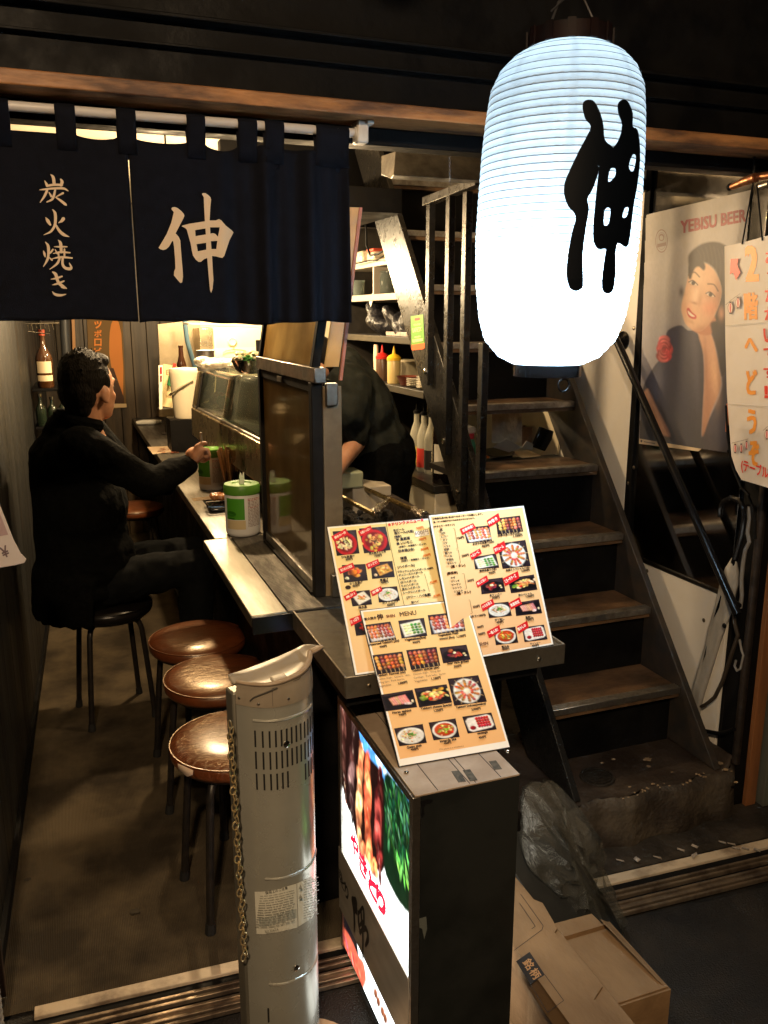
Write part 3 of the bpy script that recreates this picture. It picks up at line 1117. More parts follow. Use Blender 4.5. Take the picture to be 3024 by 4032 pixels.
rod = thing("curtain_rod", "pale grey curtain rod with a white plastic end bracket", "curtain rod", (.6, NY, 1.937))
part("rod_tube", m_rod, rod, lambda b: b.tube([(-.62, NY, 1.9375), (XR + .022, NY, 1.9375)], .0095, 12))
m_wplastic = mat("white_plastic", (.68, .66, .62), (.55, .5, .45), scale=30, rough=.4)
bx_ = nx(778, 280)
part("bracket", m_wplastic, rod, lambda b: (b.box(bx_ - .012, NY - .018, 1.916, bx_ + .014, NY + .020, 1.961), b.box(bx_ + .006, NY - .028, 1.952, bx_ + .024, NY + .02, 1.9612)), bevel=.004)
part("rod_end", m_wplastic, rod, lambda b: b.lathe([(.013, 0), (.015, .01), (.013, .022)], 14, (XR + .014, NY, 1.9375), True, (1, 0, 0)))

# ------------------------------------------------------------------ paper lantern
LX, LY, LZ0, LZ1 = .893, 1.45, 1.457, 2.028
TILT = .030
yz = lambda py: LZ1 - (py - 100) / 690 * (LZ1 - LZ0)
LPROF = [(yz(a), r_) for a, r_ in ((102, .066), (112, .083), (125, .101), (150, .122), (190, .1375), (250, .144), (320, .148), (420, .1505), (510, .1515), (600, .1475), (680, .138), (730, .125), (770, .095), (788, .062))]


def lrad(z):
    if z >= LPROF[0][0]:
        return LPROF[0][1]
    for (z0, r0), (z1, r1) in zip(LPROF[:-1], LPROF[1:]):
        if z1 <= z <= z0:
            t = (z0 - z) / (z0 - z1)
            return r0 + (r1 - r0) * t
    return LPROF[-1][1]


lcx = lambda z: LX + TILT * (z - 1.74)
NRIB = 44
m_paper = bpy.data.materials.new("lantern_paper")
m_paper.use_nodes = True
N, L = m_paper.node_tree.nodes, m_paper.node_tree.links
N.remove(N["Principled BSDF"])
out = N["Material Output"]
tr = N.new("ShaderNodeBsdfTranslucent")
df = N.new("ShaderNodeBsdfDiffuse")
tp = N.new("ShaderNodeBsdfTransparent")
m1, m2 = N.new("ShaderNodeMixShader"), N.new("ShaderNodeMixShader")
gm = N.new("ShaderNodeNewGeometry")
nz = N.new("ShaderNodeTexNoise")
nz.inputs["Scale"].default_value = 60
nz.inputs["Detail"].default_value = 6
mr = N.new("ShaderNodeMapRange")
mr.inputs["To Min"].default_value = .62
mr.inputs["To Max"].default_value = .92
L.new(gm.outputs["Position"], nz.inputs["Vector"])
L.new(nz.outputs["Fac"], mr.inputs["Value"])
cb = N.new("ShaderNodeCombineColor")
mu = N.new("ShaderNodeMath")
mu.operation = 'MULTIPLY'
mu.inputs[1].default_value = .97
L.new(mr.outputs[0], mu.inputs[0])
L.new(mu.outputs[0], cb.inputs[0])
L.new(mr.outputs[0], cb.inputs[1])
L.new(mr.outputs[0], cb.inputs[2])
L.new(cb.outputs[0], tr.inputs["Color"])
df.inputs["Color"].default_value = (.42, .47, .52, 1)
m1.inputs[0].default_value = .30
L.new(tr.outputs[0], m1.inputs[1])
L.new(df.outputs[0], m1.inputs[2])
m2.inputs[0].default_value = .06
L.new(m1.outputs[0], m2.inputs[1])
L.new(tp.outputs[0], m2.inputs[2])
L.new(m2.outputs[0], out.inputs["Surface"])

lan = thing("paper_lantern", "glowing white ribbed paper lantern with a thick black brush character", "lantern", (LX, LY, LZ1))


def lshell(b):
    n, rows = 72, []
    for k in range(NRIB):
        za, zb = LZ1 - (LZ1 - LZ0) * k / NRIB, LZ1 - (LZ1 - LZ0) * (k + 1) / NRIB
        for t, bul in ((0, 0), (.3, .0010), (.7, .0010)):
            z = za + (zb - za) * t
            rows.append((z, lrad(z) + bul))
    rows.append((LZ0, lrad(LZ0)))
    vs = [(lcx(z) + r_ * math.cos(2 * math.pi * i / n), LY + r_ * math.sin(2 * math.pi * i / n), z) for z, r_ in rows for i in range(n)]
    b.add(vs, [(j * n + i, j * n + (i + 1) % n, (j + 1) * n + (i + 1) % n, (j + 1) * n + i) for j in range(len(rows) - 1) for i in range(n)])


part("paper_shell", m_paper, lan, lshell, smooth=80)
m_wire = mat("rib_wire", (.10, .13, .16), rough=.7)


def lribs(b):
    for k in range(1, NRIB):
        z = LZ1 - (LZ1 - LZ0) * k / NRIB
        r_ = lrad(z) + .0002
        b.tube([(lcx(z) + r_ * math.cos(2 * math.pi * i / 56), LY + r_ * math.sin(2 * math.pi * i / 56), z) for i in range(56)], .0006, 4, True)


tag(part("rib_wire", m_wire, lan, lribs), kind="stuff")


def lseam(b):
    for a in range(8):
        q0 = a * math.pi / 4 + .32
        vs = []
        m = 60
        for j in range(m + 1):
            z = LZ1 - .004 - (LZ1 - LZ0 - .008) * j / m
            r_ = lrad(z) - .0015
            for q in (q0 - .05, q0, q0 + .05):
                vs.append((lcx(z) + r_ * math.cos(q), LY + r_ * math.sin(q), z))
        b.add(vs, [(j * 3 + i, j * 3 + i + 1, (j + 1) * 3 + i + 1, (j + 1) * 3 + i) for j in range(m) for i in range(2)])


m_seam = m_paper.copy()
m_seam.name = "lantern_paper_seam"
for nd in m_seam.node_tree.nodes:
    if nd.type == 'MIX_SHADER' and any(l.from_node.type == 'BSDF_TRANSPARENT' for l in nd.inputs[2].links):
        nd.inputs[0].default_value = .62
tag(part("paper_seam", m_seam, lan, lseam), kind="stuff")
m_cap = mat("dark_red_lacquer", (.009, .0035, .003), (.005, .003, .003), scale=20, rough=.6, spec=.15)
zt = yz(103)
part("top_cap", m_cap, lan, lambda b: b.lathe([(.070, -.004), (.0745, -.002), (.0745, .026), (.066, .026), (.066, -.004)], 40, (lcx(zt), LY, zt), False), smooth=40)
part("top_disc", m_cap, lan, lambda b: b.lathe([(.066, .004), (.066, .010)], 40, (lcx(zt), LY, zt), True))
for q in range(12):
    a = q * math.pi / 6
    part("cap_slat", m_cap, lan, lambda b: b.obox((lcx(zt) + .0765 * math.cos(a), LY + .0765 * math.sin(a), zt + .013), (.0018 * math.cos(a), .0018 * math.sin(a), 0), (-.007 * math.sin(a), .007 * math.cos(a), 0), (0, 0, .015)))
zb_ = LZ0
part("bottom_cap", m_blackgloss, lan, lambda b: b.lathe([(.066, .006), (.066, -.020), (.060, -.020), (.060, .006)], 36, (lcx(zb_), LY, zb_), False), smooth=40)
part("ring", m_black, lan, lambda b: b.tube([(lcx(zb_) + .012 * math.cos(q), LY - .062, zb_ - .034 + .012 * math.sin(q)) for q in [2 * math.pi * i / 20 for i in range(20)]], .0018, 6, True))
m_wired = mat("twisted_wire", (.16, .16, .17), rough=.4, metal=.8)
lz = zt + .02
part("hanger_wire", m_wired, lan, lambda b: (b.tube([(LX - .052, LY - .03, lz), (LX - .03, LY - .02, lz + .045), (LX + .004, LY, lz + .075), (LX + .012, LY, lz + .12), (LX + .012, LY, 2.46)], .0022, 6),
                                           b.tube([(LX + .068, LY + .0, lz - .01), (LX + .058, LY, lz + .03), (LX + .03, LY, lz + .07), (LX + .008, LY, lz + .085)], .0018, 6),
                                           b.tube([(LX - .05, LY - .03, lz + .025), (LX - .02, LY - .02, lz + .05), (LX + .018, LY + .008, lz + .07), (LX + .014, LY - .006, lz + .095), (LX - .006, LY + .004, lz + .10)], .0016, 6)))


def lantern_map(px, py, w):
    px, py = 1512 + px / 1.097, py / 1.097
    d = ray(px, py)
    z, r_ = 1.75, .153
    for _ in range(6):
        c = lcx(z)
        rr = r_ + .0034 + w
        a = d.x * d.x + d.y * d.y
        bb = -2 * (d.x * c + d.y * LY)
        cc_ = c * c + LY * LY - rr * rr
        disc = max(bb * bb - 4 * a * cc_, 0)
        t = (-bb - math.sqrt(disc)) / (2 * a)
        z = H + d.z * t
        r_ = lrad(z)
    return EYE + d * t


m_inkblack = mat("lantern_ink", (.0015, .003, .006), rough=.6, spec=.12)
p = Print(lantern_map, 0, .0004)
BK = (0, 0, 0)
p.poly([(858, 470), (862, 440), (885, 430), (910, 440), (935, 490), (948, 540), (955, 605), (990, 637), (975, 660), (932, 700), (925, 750), (900, 820), (878, 860), (885, 900), (870, 1000), (858, 1100), (860, 1200), (858, 1240), (830, 1258), (800, 1240), (788, 1180), (795, 1100), (810, 1010), (828, 935), (795, 890), (778, 840), (780, 790), (800, 740), (840, 655), (875, 590), (893, 545), (870, 515)], BK, sub=9, smooth=3)
p.poly([(1010, 450), (1030, 430), (1055, 440), (1075, 490), (1075, 545), (1095, 560), (1105, 620), (1106, 700), (1095, 800), (1080, 880), (1070, 960), (1060, 1040), (1045, 1068), (1010, 1050), (1000, 1100), (1000, 1180), (990, 1250), (970, 1268), (945, 1255), (942, 1200), (955, 1100), (958, 1075), (925, 1075), (905, 1040), (905, 960), (915, 850), (925, 760), (932, 695), (960, 660), (990, 637), (1015, 600), (1028, 540), (1012, 490)], BK,
       holes=[[(978, 730), (1000, 730), (998, 760), (975, 785), (968, 775)], [(1072, 672), (1085, 668), (1088, 690), (1078, 735), (1065, 738), (1058, 715)], [(955, 905), (978, 903), (970, 965), (950, 970)], [(1040, 900), (1056, 898), (1048, 935), (1030, 938)]], sub=9, smooth=3)
ck = p.build("character", m_inkblack, lan)
part("bulb", mat("cool_bulb", (.8, .9, 1), emit=(.72, .88, 1), estr=10), lan, lambda b: b.ball((LX, LY, 1.555), .02, .02, .03)).visible_shadow = False
lamp(lan, 'POINT', (LX, LY, 1.545), 17, (.55, .80, 1.0), .03)
# ------------------------------------------------------------------ counter with its steel ledge
m_ctop = mat("brushed_counter_steel", (.25, .228, .19), (.15, .136, .112), scale=26, stretch=(1, .12, 1), rough=.33, rough2=.48, metal=.9)
m_ledge = mat("bright_ledge_steel", (.27, .25, .205), (.20, .185, .15), scale=30, stretch=(1, .15, 1), rough=.34, rough2=.46, metal=1)
m_ribbed = mat("ribbed_dark_steel", (.17, .155, .13), (.075, .068, .058), scale=30, stretch=(1, .2, 1), rough=.38, rough2=.6, metal=.8, bump=.5, bscale=95, wave='X', bdist=.002)
ctr = thing("bar_counter", "long steel topped bar counter with black front running into the shop", "counter", (.5, 1.9, 0))
part("counter_top", m_ctop, ctr, lambda b: b.box(.405, 2.652, .815, .86, 6.19, .850), bevel=.003)
part("ledge", m_ledge, ctr, lambda b: b.box(.368, 1.900, .818, .4595, 2.6515, .848), bevel=.003)
part("ribbed_plate", m_ribbed, ctr, lambda b: b.box(.460, 1.900, .815, .86, 2.6515, .8495), bevel=.002)
part("front_panel", m_black, ctr, lambda b: b.box(.505, 1.905, .007, .53, 6.19, .8145))
part("end_panel", m_black, ctr, lambda b: b.box(.5305, 1.905, .007, .86, 1.93, .8145))
part("top_edge", m_blackgloss, ctr, lambda b: b.box(.370, 1.895, .800, .86, 1.8995, .846), bevel=.002)
part("foot_rail", m_steel_dark, ctr, lambda b: b.tube([(.455, 1.95, .16), (.455, 6.1, .16)], .014, 10))

# ------------------------------------------------------------------ grease screen between counter and grill
m_glassbrown = mat("smoky_steel_sheet", (.33, .25, .15), (.19, .14, .085), scale=7, detail=7, lo=.35, hi=.7, rough=.10, rough2=.28, metal=.92)
m_sheet = mat("greasy_steel_sheet", (.60, .49, .31), (.38, .29, .165), scale=9, detail=7, lo=.35, hi=.7, rough=.22, rough2=.42, metal=.9)
m_upsheet = mat_translucent("greasy_frosted_sheet", (.88, .72, .42), .80, .3, .08, (.62, .47, .24))
m_lowsheet = mat_translucent("smoky_brown_sheet", (.36, .265, .135), .75, .07, .27, (.27, .195, .10))
m_frame = mat("dark_bronze_frame", (.012, .010, .008), (.007, .006, .005), scale=30, rough=.75, spec=.15)
scr = thing("grease_screen", "brown reflecting steel grease screen standing on the counter before the grill", "screen", (.57, 2.26, .8505))
SY0, SY1 = 1.985, 2.570
part("sheet", m_lowsheet, scr, lambda b: b.box(.560, SY0 + .012, .885, .566, SY1 - .012, 1.372))
part("post", m_frame, scr, lambda b: b.box(.549, SY1 - .014, .8505, .577, SY1 + .012, 1.395), bevel=.002)
part("post", m_frame, scr, lambda b: b.box(.549, SY0 - .014, .8505, .577, SY0 + .012, 1.395), bevel=.002)
part("bottom_rail", m_steel, scr, lambda b: b.box(.553, SY0 + .0125, .858, .573, SY1 - .0145, .8845), bevel=.0015)
part("base_channel", m_frame, scr, lambda b: b.box(.545, SY0 + .0125, .8505, .58, SY1 - .0145, .8575))
mr_ = part("middle_rail", m_steel, scr, lambda b: b.box(.550, SY0 - .04, 1.3955, .580, SY1 + .03, 1.432), bevel=.002)
part("lower_middle_rail", m_frame, scr, lambda b: b.box(.553, SY0 + .0125, 1.3725, .574, SY1 - .0145, 1.395))
tgp = PD(603, 822, x=.5495)
part("name_plate", mat("etched_plate", (.42, .38, .33), rough=.4), scr, lambda b: b.box(.5485, tgp.y - .024, 1.376, .5525, tgp.y + .024, 1.390))
TL_ = .17


def leaf(b, y0, y1, z0, z1, x0, th):
    b.prism([(x0 + (z0 - 1.432) * TL_, y0, z0), (x0 + (z0 - 1.432) * TL_, y1, z0), (x0 + (z1 - 1.432) * TL_, y1, z1), (x0 + (z1 - 1.432) * TL_, y0, z1)], (th, 0, 0))


part("upper_sheet", m_upsheet, scr, lambda b: leaf(b, SY0 + .012, SY1 - .012, 1.4325, 1.80, .562, .004))
for yy in (SY0, SY1):
    part("upper_post", m_frame, scr, lambda b: leaf(b, yy - .012, yy + .0115, 1.4325, 1.80, .552, .022), bevel=.002)
part("side_sheet", mat("brown_side_sheet", (.22, .165, .095), (.13, .095, .055), scale=9, rough=.5), scr, lambda b: b.box(.579, SY0 - .012, .8505, .626, SY0 - .006, 1.385))
part("side_sheet", m_upsheet, scr, lambda b: b.prism([(.582, SY0 - .020, 1.4325), (.618, SY0 - .020, 1.4325), (.672, SY0 - .020, 1.80), (.645, SY0 - .020, 1.80)], (0, .006, 0)))
m_pink = mat("faded_red_tape", (.55, .19, .13), (.4, .16, .1), scale=40, rough=.5)
part("tape_edge", m_pink, scr, lambda b: b.prism([(.6185, SY0 - .022, 1.40), (.626, SY0 - .022, 1.40), (.680, SY0 - .022, 1.80), (.6725, SY0 - .022, 1.80)], (0, .008, 0)))
part("latch", m_steel, scr, lambda b: b.box(.583, SY0 - .030, 1.34, .612, SY0 - .0125, 1.394), bevel=.002)
part("foot_bracket", m_steel, scr, lambda b: b.box(.590, SY0 - .030, .8505, .622, SY0 - .0125, .91), bevel=.002)

# ------------------------------------------------------------------ round stools
m_vinyl = mat("brown_vinyl", (.155, .046, .017), (.085, .026, .011), scale=9, detail=7, lo=.35, hi=.68, rough=.34, rough2=.46, spec=1.0, coat=.8, crough=.26, bump=.6, bscale=26, stretch=(1, 2.2, 1), bdist=.006)
m_vinylold = mat("cracked_brown_vinyl", (.17, .05, .018), (.08, .024, .010), scale=14, detail=8, lo=.35, hi=.66, rough=.28, rough2=.42, spec=1.0, coat=.8, crough=.24, bump=1.0, bscale=34, stretch=(1, 2.6, 1), bdist=.012)
m_leg = mat("black_stool_leg", (.014, .013, .012), (.028, .022, .018), scale=50, rough=.4, metal=.3)
m_rubber = mat("black_rubber", (.01, .01, .01), rough=.7)


for mv_ in (m_vinyl, m_vinylold):
    mv_.node_tree.nodes["Principled BSDF"].inputs["Coat Tint"].default_value = (1, .82, .52, 1)


def make_stool(loc, rot, label, old=False, mv=None):
    t = thing("bar_stool", label, "stool", loc, 0, "round brown bar stools")
    x, y, z = loc
    st = part("seat", mv or (m_vinylold if old else m_vinyl), t, lambda b: b.lathe([(.001, .487), (.06, .4865), (.11, .484), (.145, .477), (.160, .467), (.1655, .455), (.164, .440), (.158, .430)], 48, (x, y, 0)), smooth=60)
    part("piping", mv or m_vinyl, st, lambda b: b.tube([(x + .1645 * math.cos(q), y + .1645 * math.sin(q), .466) for q in [2 * math.pi * i / 48 for i in range(48)]], .0022, 6, True))
    part("seat_base", m_leg, t, lambda b: b.lathe([(.001, .418), (.145, .418), (.15, .424), (.15, .431), (.001, .431)], 36, (x, y, 0)))
    foot = []
    for k in range(4):
        a = rot + k * math.pi / 2
        ca, sa = math.cos(a), math.sin(a)
        P_ = lambda r_, zz: (x + r_ * ca, y + r_ * sa, zz)
        lg = part("leg", m_leg, t, lambda b: b.tube([P_(.06, .412), P_(.105, .411), P_(.128, .400), P_(.138, .375), P_(.148, .28), P_(.160, .15), P_(.172, .012)], .0105, 10))
        part("rubber_foot", m_rubber, lg, lambda b: b.tube([P_(.170, .035), P_(.1725, .0075)], [.0125, .0145], 10))
        foot.append((a, P_))
    for k in (0, 1):
        zz = .135 + .016 * k
        part("stretcher", m_leg, t, lambda b: b.tube([foot[k][1](.158, zz), foot[k + 2][1](.158, zz)], .0055, 8))
    return t


make_stool((.335, 2.03, 0), R(53), "cracked glossy brown stool nearest the heater, with a torn rim", True)
make_stool((.365, 2.45, 0), R(80), "brown vinyl stool in the middle of the three empty ones")
make_stool((.352, 2.79, 0), R(66), "smooth brown vinyl stool, farthest of the three empty ones by the ledge")
make_stool((.08, 3.28, 0), R(55), "black legged stool under the seated man in the black coat", mv=mat("black_vinyl", (.008, .0065, .006), rough=.3))
s5 = PD(318, 1102, z=.47)
make_stool((s5.x - .06, s5.y + .12, 0), R(30), "brown stool mostly hidden behind the seated man")
m_tear = mat("torn_vinyl_lining", (.5, .38, .28), rough=.9)
tz = PD(397, 1652, y=1.93)
one("vinyl_patch", m_tear, lambda b: b.add([(.182, 1.958, .463), (.195, 1.938, .464), (.214, 1.917, .460), (.212, 1.914, .449), (.2, 1.921, .443), (.181, 1.95, .450)], [(0, 1, 2, 3, 4, 5)]), "pale torn patch on the rim of the nearest stool", "tear", solid=.001)
# ------------------------------------------------------------------ menu tray on the counter end
tray = thing("menu_tray", "shallow steel tray at the counter end holding the menu boards", "tray", (.72, 1.69, .80))
m_tray = mat("scratched_tray_steel", (.33, .29, .23), (.18, .155, .12), scale=12, detail=7, lo=.35, hi=.7, rough=.35, rough2=.55, metal=.9, bump=.06, bscale=60)
m_traytop = mat("greasy_dark_plate", (.13, .115, .09), (.075, .065, .05), scale=16, rough=.4, rough2=.6, metal=.8)
TX0, TX1, TY0, TY1, TZ = .470, .976, 1.476, 1.893, .852
part("tray_plate", m_traytop, tray, lambda b: b.box(TX0 + .004, TY0 + .004, .806, TX1 - .004, TY1, .8445))
part("front_lip", m_tray, tray, lambda b: b.box(TX0, TY0 - .001, .806, TX1, TY0 + .0035, TZ), bevel=.0012)
part("side_lip", m_tray, tray, lambda b: b.box(TX0 - .001, TY0 + .0037, .806, TX0 + .0037, TY1, TZ), bevel=.0012)
part("side_lip", m_tray, tray, lambda b: b.box(TX1 - .0037, TY0 + .0037, .806, TX1 + .001, TY1, TZ), bevel=.0012)
part("support", m_black, tray, lambda b: b.box(TX0 + .012, TY0 + .03, .775, TX1 - .05, TY1 - .002, .8055))
part("leg", m_black, tray, lambda b: b.box(TX1 - .14, TY0 + .20, 0.0205, TX1 - .06, TY1 - .05, .7745))
for px, py in ((797, 1482), (1165, 1424)):
    c = PD(px, py, y=TY0 - .002)
    part("screw", m_screw, tray, lambda b: b.ball(c, .005, .002, .005, 10, 6))

# ------------------------------------------------------------------ laminated menu boards
m_laminate = mat_print("print_laminated", .38, coat=.25, spec=.3)
m_blackedge = mat("black_menu_edge", (.012, .012, .012), rough=.4)
cA = crop(1200, 1950, 1.508)
bil = lambda q, u, v: tuple((q[0][i] * (1 - u) + q[1][i] * u) * (1 - v) + (q[3][i] * (1 - u) + q[2][i] * u) * v for i in (0, 1))
TXC = srgb(44, 20, 14)
GRY = srgb(128, 84, 56)
REDR = srgb(215, 30, 38)
WHT = (.93, .90, .84)


def food(q, kind, seed, mp, t):
    """a small printed food photograph inside the quad q"""
    rnd = random.Random(seed)
    r = Raster(0, 0, 1, 1, 44, 34, srgb(36, 26, 33), seed)
    j = lambda c, a=25: srgb(*[max(0, min(255, v + rnd.uniform(-a, a))) for v in c])
    r.blush(.5, .3, .6, .4, srgb(70, 52, 54), .6)

    def heap(n, cx, cy, sx, sy, cols, r0, r1, sh=.5):
        for _ in range(n):
            r.ell(cx + rnd.gauss(0, sx * .5), cy + rnd.gauss(0, sy * .5), rnd.uniform(r0, r1), rnd.uniform(r0, r1) * rnd.uniform(.6, 1), j(rnd.choice(cols)), rnd.random() * 3, .5, sh)

    def plate(cx, cy, rx, ry, c=(236, 234, 228)):
        r.ell(cx + .02, cy + .05, rx * 1.03, ry * 1.03, srgb(14, 10, 12), 0, .25)
        r.ell(cx, cy, rx, ry, srgb(*c), 0, .1, .12)
        r.ell(cx, cy, rx * .82, ry * .82, srgb(*[v * .93 for v in c]), 0, .12, -.1)
    if kind in ('bowl_red', 'don'):
        plate(.48, .55, .47, .46, (196, 24, 30))
        r.ell(.48, .55, .35, .36, srgb(120, 12, 16), 0, .2)
        heap(46, .48, .55, .28, .28, [(244, 232, 200), (236, 210, 150), (240, 222, 180)] if kind == 'bowl_red' else [(222, 170, 90), (240, 205, 130), (200, 120, 60)], .04, .09)
        heap(12, .5, .5, .16, .16, [(60, 45, 30), (96, 60, 30)], .02, .045)
    elif kind in ('skewer', 'grill'):
        if kind == 'skewer':
            r.poly([(.04, .3), (.94, .2), (.98, .85), (.1, .95)], srgb(222, 220, 224), .06, 0)
        n = rnd.choice((6, 6, 7))
        for i in range(n):
            u = .12 + .76 * i / (n - 1) + rnd.uniform(-.015, .015)
            base = rnd.choice([(200, 95, 45), (150, 55, 40), (215, 130, 60), (232, 190, 110), (170, 70, 45), (225, 150, 80)])
            r.line([(u, .1), (u + .055, .98)], .014, srgb(225, 190, 130))
            for k_ in range(4):
                r.ell(u + .012 * k_ + rnd.uniform(-.01, .01), .2 + .17 * k_, .062, .10, j(base, 30), rnd.uniform(-.5, .5), .35, .7)
                r.blush(u + .012 * k_ - .012, .17 + .17 * k_, .02, .025, srgb(250, 230, 190), .5)
    elif kind == 'plate':
        r.poly([(.05, .22), (.82, .08), (.95, .8), (.14, .95)], srgb(240, 236, 224), .06, 0)
        r.poly([(.14, .28), (.78, .16), (.88, .74), (.2, .86)], srgb(226, 220, 204), .08, 0)
        for i in range(5):
            u = .2 + .14 * i
            for k_ in range(4):
                r.ell(u + .02 * k_, .3 + .15 * k_, .06, .08, j([(240, 225, 170), (235, 225, 190), (90, 150, 50), (60, 120, 40), (110, 150, 60)][i], 22), rnd.random(), .4, .6)
    elif kind == 'round':
        plate(.5, .52, .41, .45)
        for k_ in range(12):
            t_ = k_ * math.pi / 6 + rnd.uniform(-.1, .1)
            r.line([(.5 + .1 * math.cos(t_), .52 + .1 * math.sin(t_)), (.5 + .5 * math.cos(t_), .52 + .52 * math.sin(t_))], .012, srgb(215, 180, 130))
            for rr in (.17, .26, .34):
                r.ell(.5 + rr * math.cos(t_), .52 + rr * 1.05 * math.sin(t_), .06, .05, j((190, 105, 58), 35), t_, .4, .7)
        r.ell(.5, .52, .08, .09, srgb(245, 235, 215), 0, .4, .3)
    elif kind == 'meat':
        r.ell(.52, .55, .46, .36, srgb(20, 15, 20), 0, .15, .3)
        heap(15, .45, .52, .24, .22, [(165, 50, 45), (120, 30, 30), (185, 80, 60)], .06, .11, .8)
        heap(4, .5, .43, .06, .05, [(240, 225, 205)], .04, .06)
        r.ell(.83, .55, .05, .06, srgb(240, 215, 150), 0, .4, .5)
        r.ell(.87, .68, .04, .05, srgb(240, 225, 190), 0, .4, .5)
    elif kind == 'slices':
        r.poly([(.02, .15), (.95, .1), (.98, .9), (.06, .95)], srgb(20, 16, 22), .05, 0)
        for i in range(7):
            x = .2 + .07 * i
            r.poly([(x, .3 - .01 * i), (x + .11, .25 - .01 * i), (x + .21, .66), (x + .09, .73)], j((222, 146, 122), 20), .04, 0)
            r.line([(x + .03, .32), (x + .12, .66)], .02, srgb(244, 214, 196), .04, .6)
        heap(5, .76, .73, .12, .05, [(240, 230, 215)], .04, .07)
        r.ell(.91, .62, .04, .08, srgb(240, 225, 190), 0, .4, .4)
    elif kind == 'cheese':
        r.poly([(.03, .2), (.96, .1), (.98, .86), (.08, .93)], srgb(18, 14, 18), .05, 0)
        heap(46, .54, .48, .34, .24, [(240, 205, 120), (225, 150, 70), (246, 222, 160), (190, 100, 50)], .05, .1, .7)
        heap(6, .2, .56, .08, .12, [(110, 145, 50), (150, 170, 70)], .06, .1)
        r.ell(.42, .64, .07, .08, srgb(215, 40, 28), 0, .3, .8)
    elif kind == 'salad':
        plate(.5, .52, .47, .43)
        heap(70, .5, .5, .26, .22, [(205, 165, 120), (232, 200, 160), (180, 130, 90), (240, 226, 200)], .03, .06)
        heap(18, .5, .45, .12, .1, [(95, 155, 55), (60, 120, 35)], .025, .05)
    elif kind == 'stew':
        plate(.5, .52, .45, .45)
        r.ell(.5, .5, .37, .36, srgb(190, 66, 22), 0, .15, .3)
        heap(40, .5, .5, .26, .24, [(225, 130, 50), (150, 170, 60), (235, 200, 130), (190, 60, 30)], .035, .085, .7)
    elif kind == 'sausage':
        r.poly([(.06, .28), (.16, .14), (.82, .06), (.93, .16), (.96, .72), (.86, .84), (.2, .94), (.08, .84)], srgb(240, 234, 228), .05, 0)
        for i in range(5):
            for k_ in range(4):
                r.ell(.44 + .09 * i + .01 * k_, .22 + .15 * k_, .05, .09, j((180, 30, 42), 25), .2, .35, .8)
        r.ell(.24, .72, .1, .12, srgb(150, 15, 30), 0, .3, .6)
    elif kind == 'tofu':
        r.poly([(.2, .3), (.75, .14), (.94, .6), (.36, .85)], srgb(222, 165, 80), .06, 0)
        heap(24, .55, .48, .24, .22, [(215, 150, 70), (236, 190, 110), (180, 110, 50)], .05, .09)
        heap(3, .18, .8, .03, .03, [(240, 230, 190)], .06, .08)
    elif kind == 'fry':
        heap(18, .5, .5, .26, .24, [(215, 110, 50), (236, 160, 80), (180, 80, 30)], .08, .14, .8)
        heap(3, .15, .76, .03, .03, [(240, 225, 180)], .06, .09)
    elif kind == 'white':
        r.poly([(.1, .3), (.7, .05), (.98, .6), (.35, .95)], srgb(240, 236, 225), .06, 0)
        heap(20, .52, .5, .2, .2, [(220, 160, 90), (236, 200, 140), (190, 120, 60)], .04, .08)
    r.noise(.16, 16)
    r.build("food_photo", m_laminate, t, lambda u, v, w: mp(*bil(q, u, v), w), .0009)


def lean_pt(px, py, base, L):
    """the farther point on the sight line at distance L from base"""
    d = ray(px * KD, py * KD)
    o = EYE - base
    a, b_, c = d.dot(d), 2 * o.dot(d), o.dot(o) - L * L
    disc = max(b_ * b_ - 4 * a * c, 0)
    return EYE + d * ((-b_ + math.sqrt(disc)) / (2 * a))


def board(name, label, bl, br, tl, zb, L, conv, push=0):
    A, B = PD(*bl, z=zb), PD(*br, z=zb)
    A, B = A + Vector((0, push, 0)), B + Vector((0, push, 0))
    T = lean_pt(*tl, A, L)
    U = (B - A).normalized()
    V = (T - A)
    V = V.normalized()
    Nn = U.cross(V).normalized()
    W = (B - A).length
    t = thing(name, label, "menu", tuple(A))
    hgt = L
    # thin laminated card with a black rim
    part("card", m_blackedge, t, lambda b: b.obox(A + U * W / 2 + V * hgt / 2 - Nn * .0022, U * (W / 2), V * (hgt / 2), Nn * .0016), bevel=.0008)
    face = lambda u, v, w: A - Nn * .0004 + U * (W * u) + V * (L * (1 - v)) + Nn * w
    return t, plane_map(A - Nn * .0004, Nn, conv), face


upA = (-.225, -.974)
# --- drink menu
t1, mp1, fc1 = board("drink_menu", "yellow drink menu board, left one of the two on the tray", (768, 1462), (1003, 1428), (705, 1137), .853, .318, cA, .004)


def sheet(face, t, c0, c1, v1=.984):
    p = Print(face, .0002)
    p.rect(.006, .005, .994, .995, WHT)
    p.poly([(.024, .016), (.976, .016), (.976, v1), (.024, v1)], lambda u, v: tuple(a + (b_ - a) * max(0, min(1, v)) for a, b_ in zip(c0, c1)), sub=.12)
    p.build("sheet", m_laminate, t)


sheet(fc1, t1, (.92, .80, .36), (.90, .58, .30))
for i, (q, k) in enumerate([([(165, 215), (305, 205), (325, 345), (190, 360)], 'bowl_red'), ([(322, 198), (480, 185), (510, 325), (352, 345)], 'don'), ([(220, 415), (360, 408), (375, 505), (235, 520)], 'fry'), ([(390, 400), (520, 390), (535, 485), (400, 497)], 'tofu'),
                            ([(265, 575), (385, 562), (400, 648), (283, 660)], 'white'), ([(430, 550), (548, 540), (565, 625), (440, 637)], 'salad'), ([(290, 745), (400, 735), (420, 820), (305, 835)], 'meat')]):
    food(q, k, 100 + i, mp1, t1)


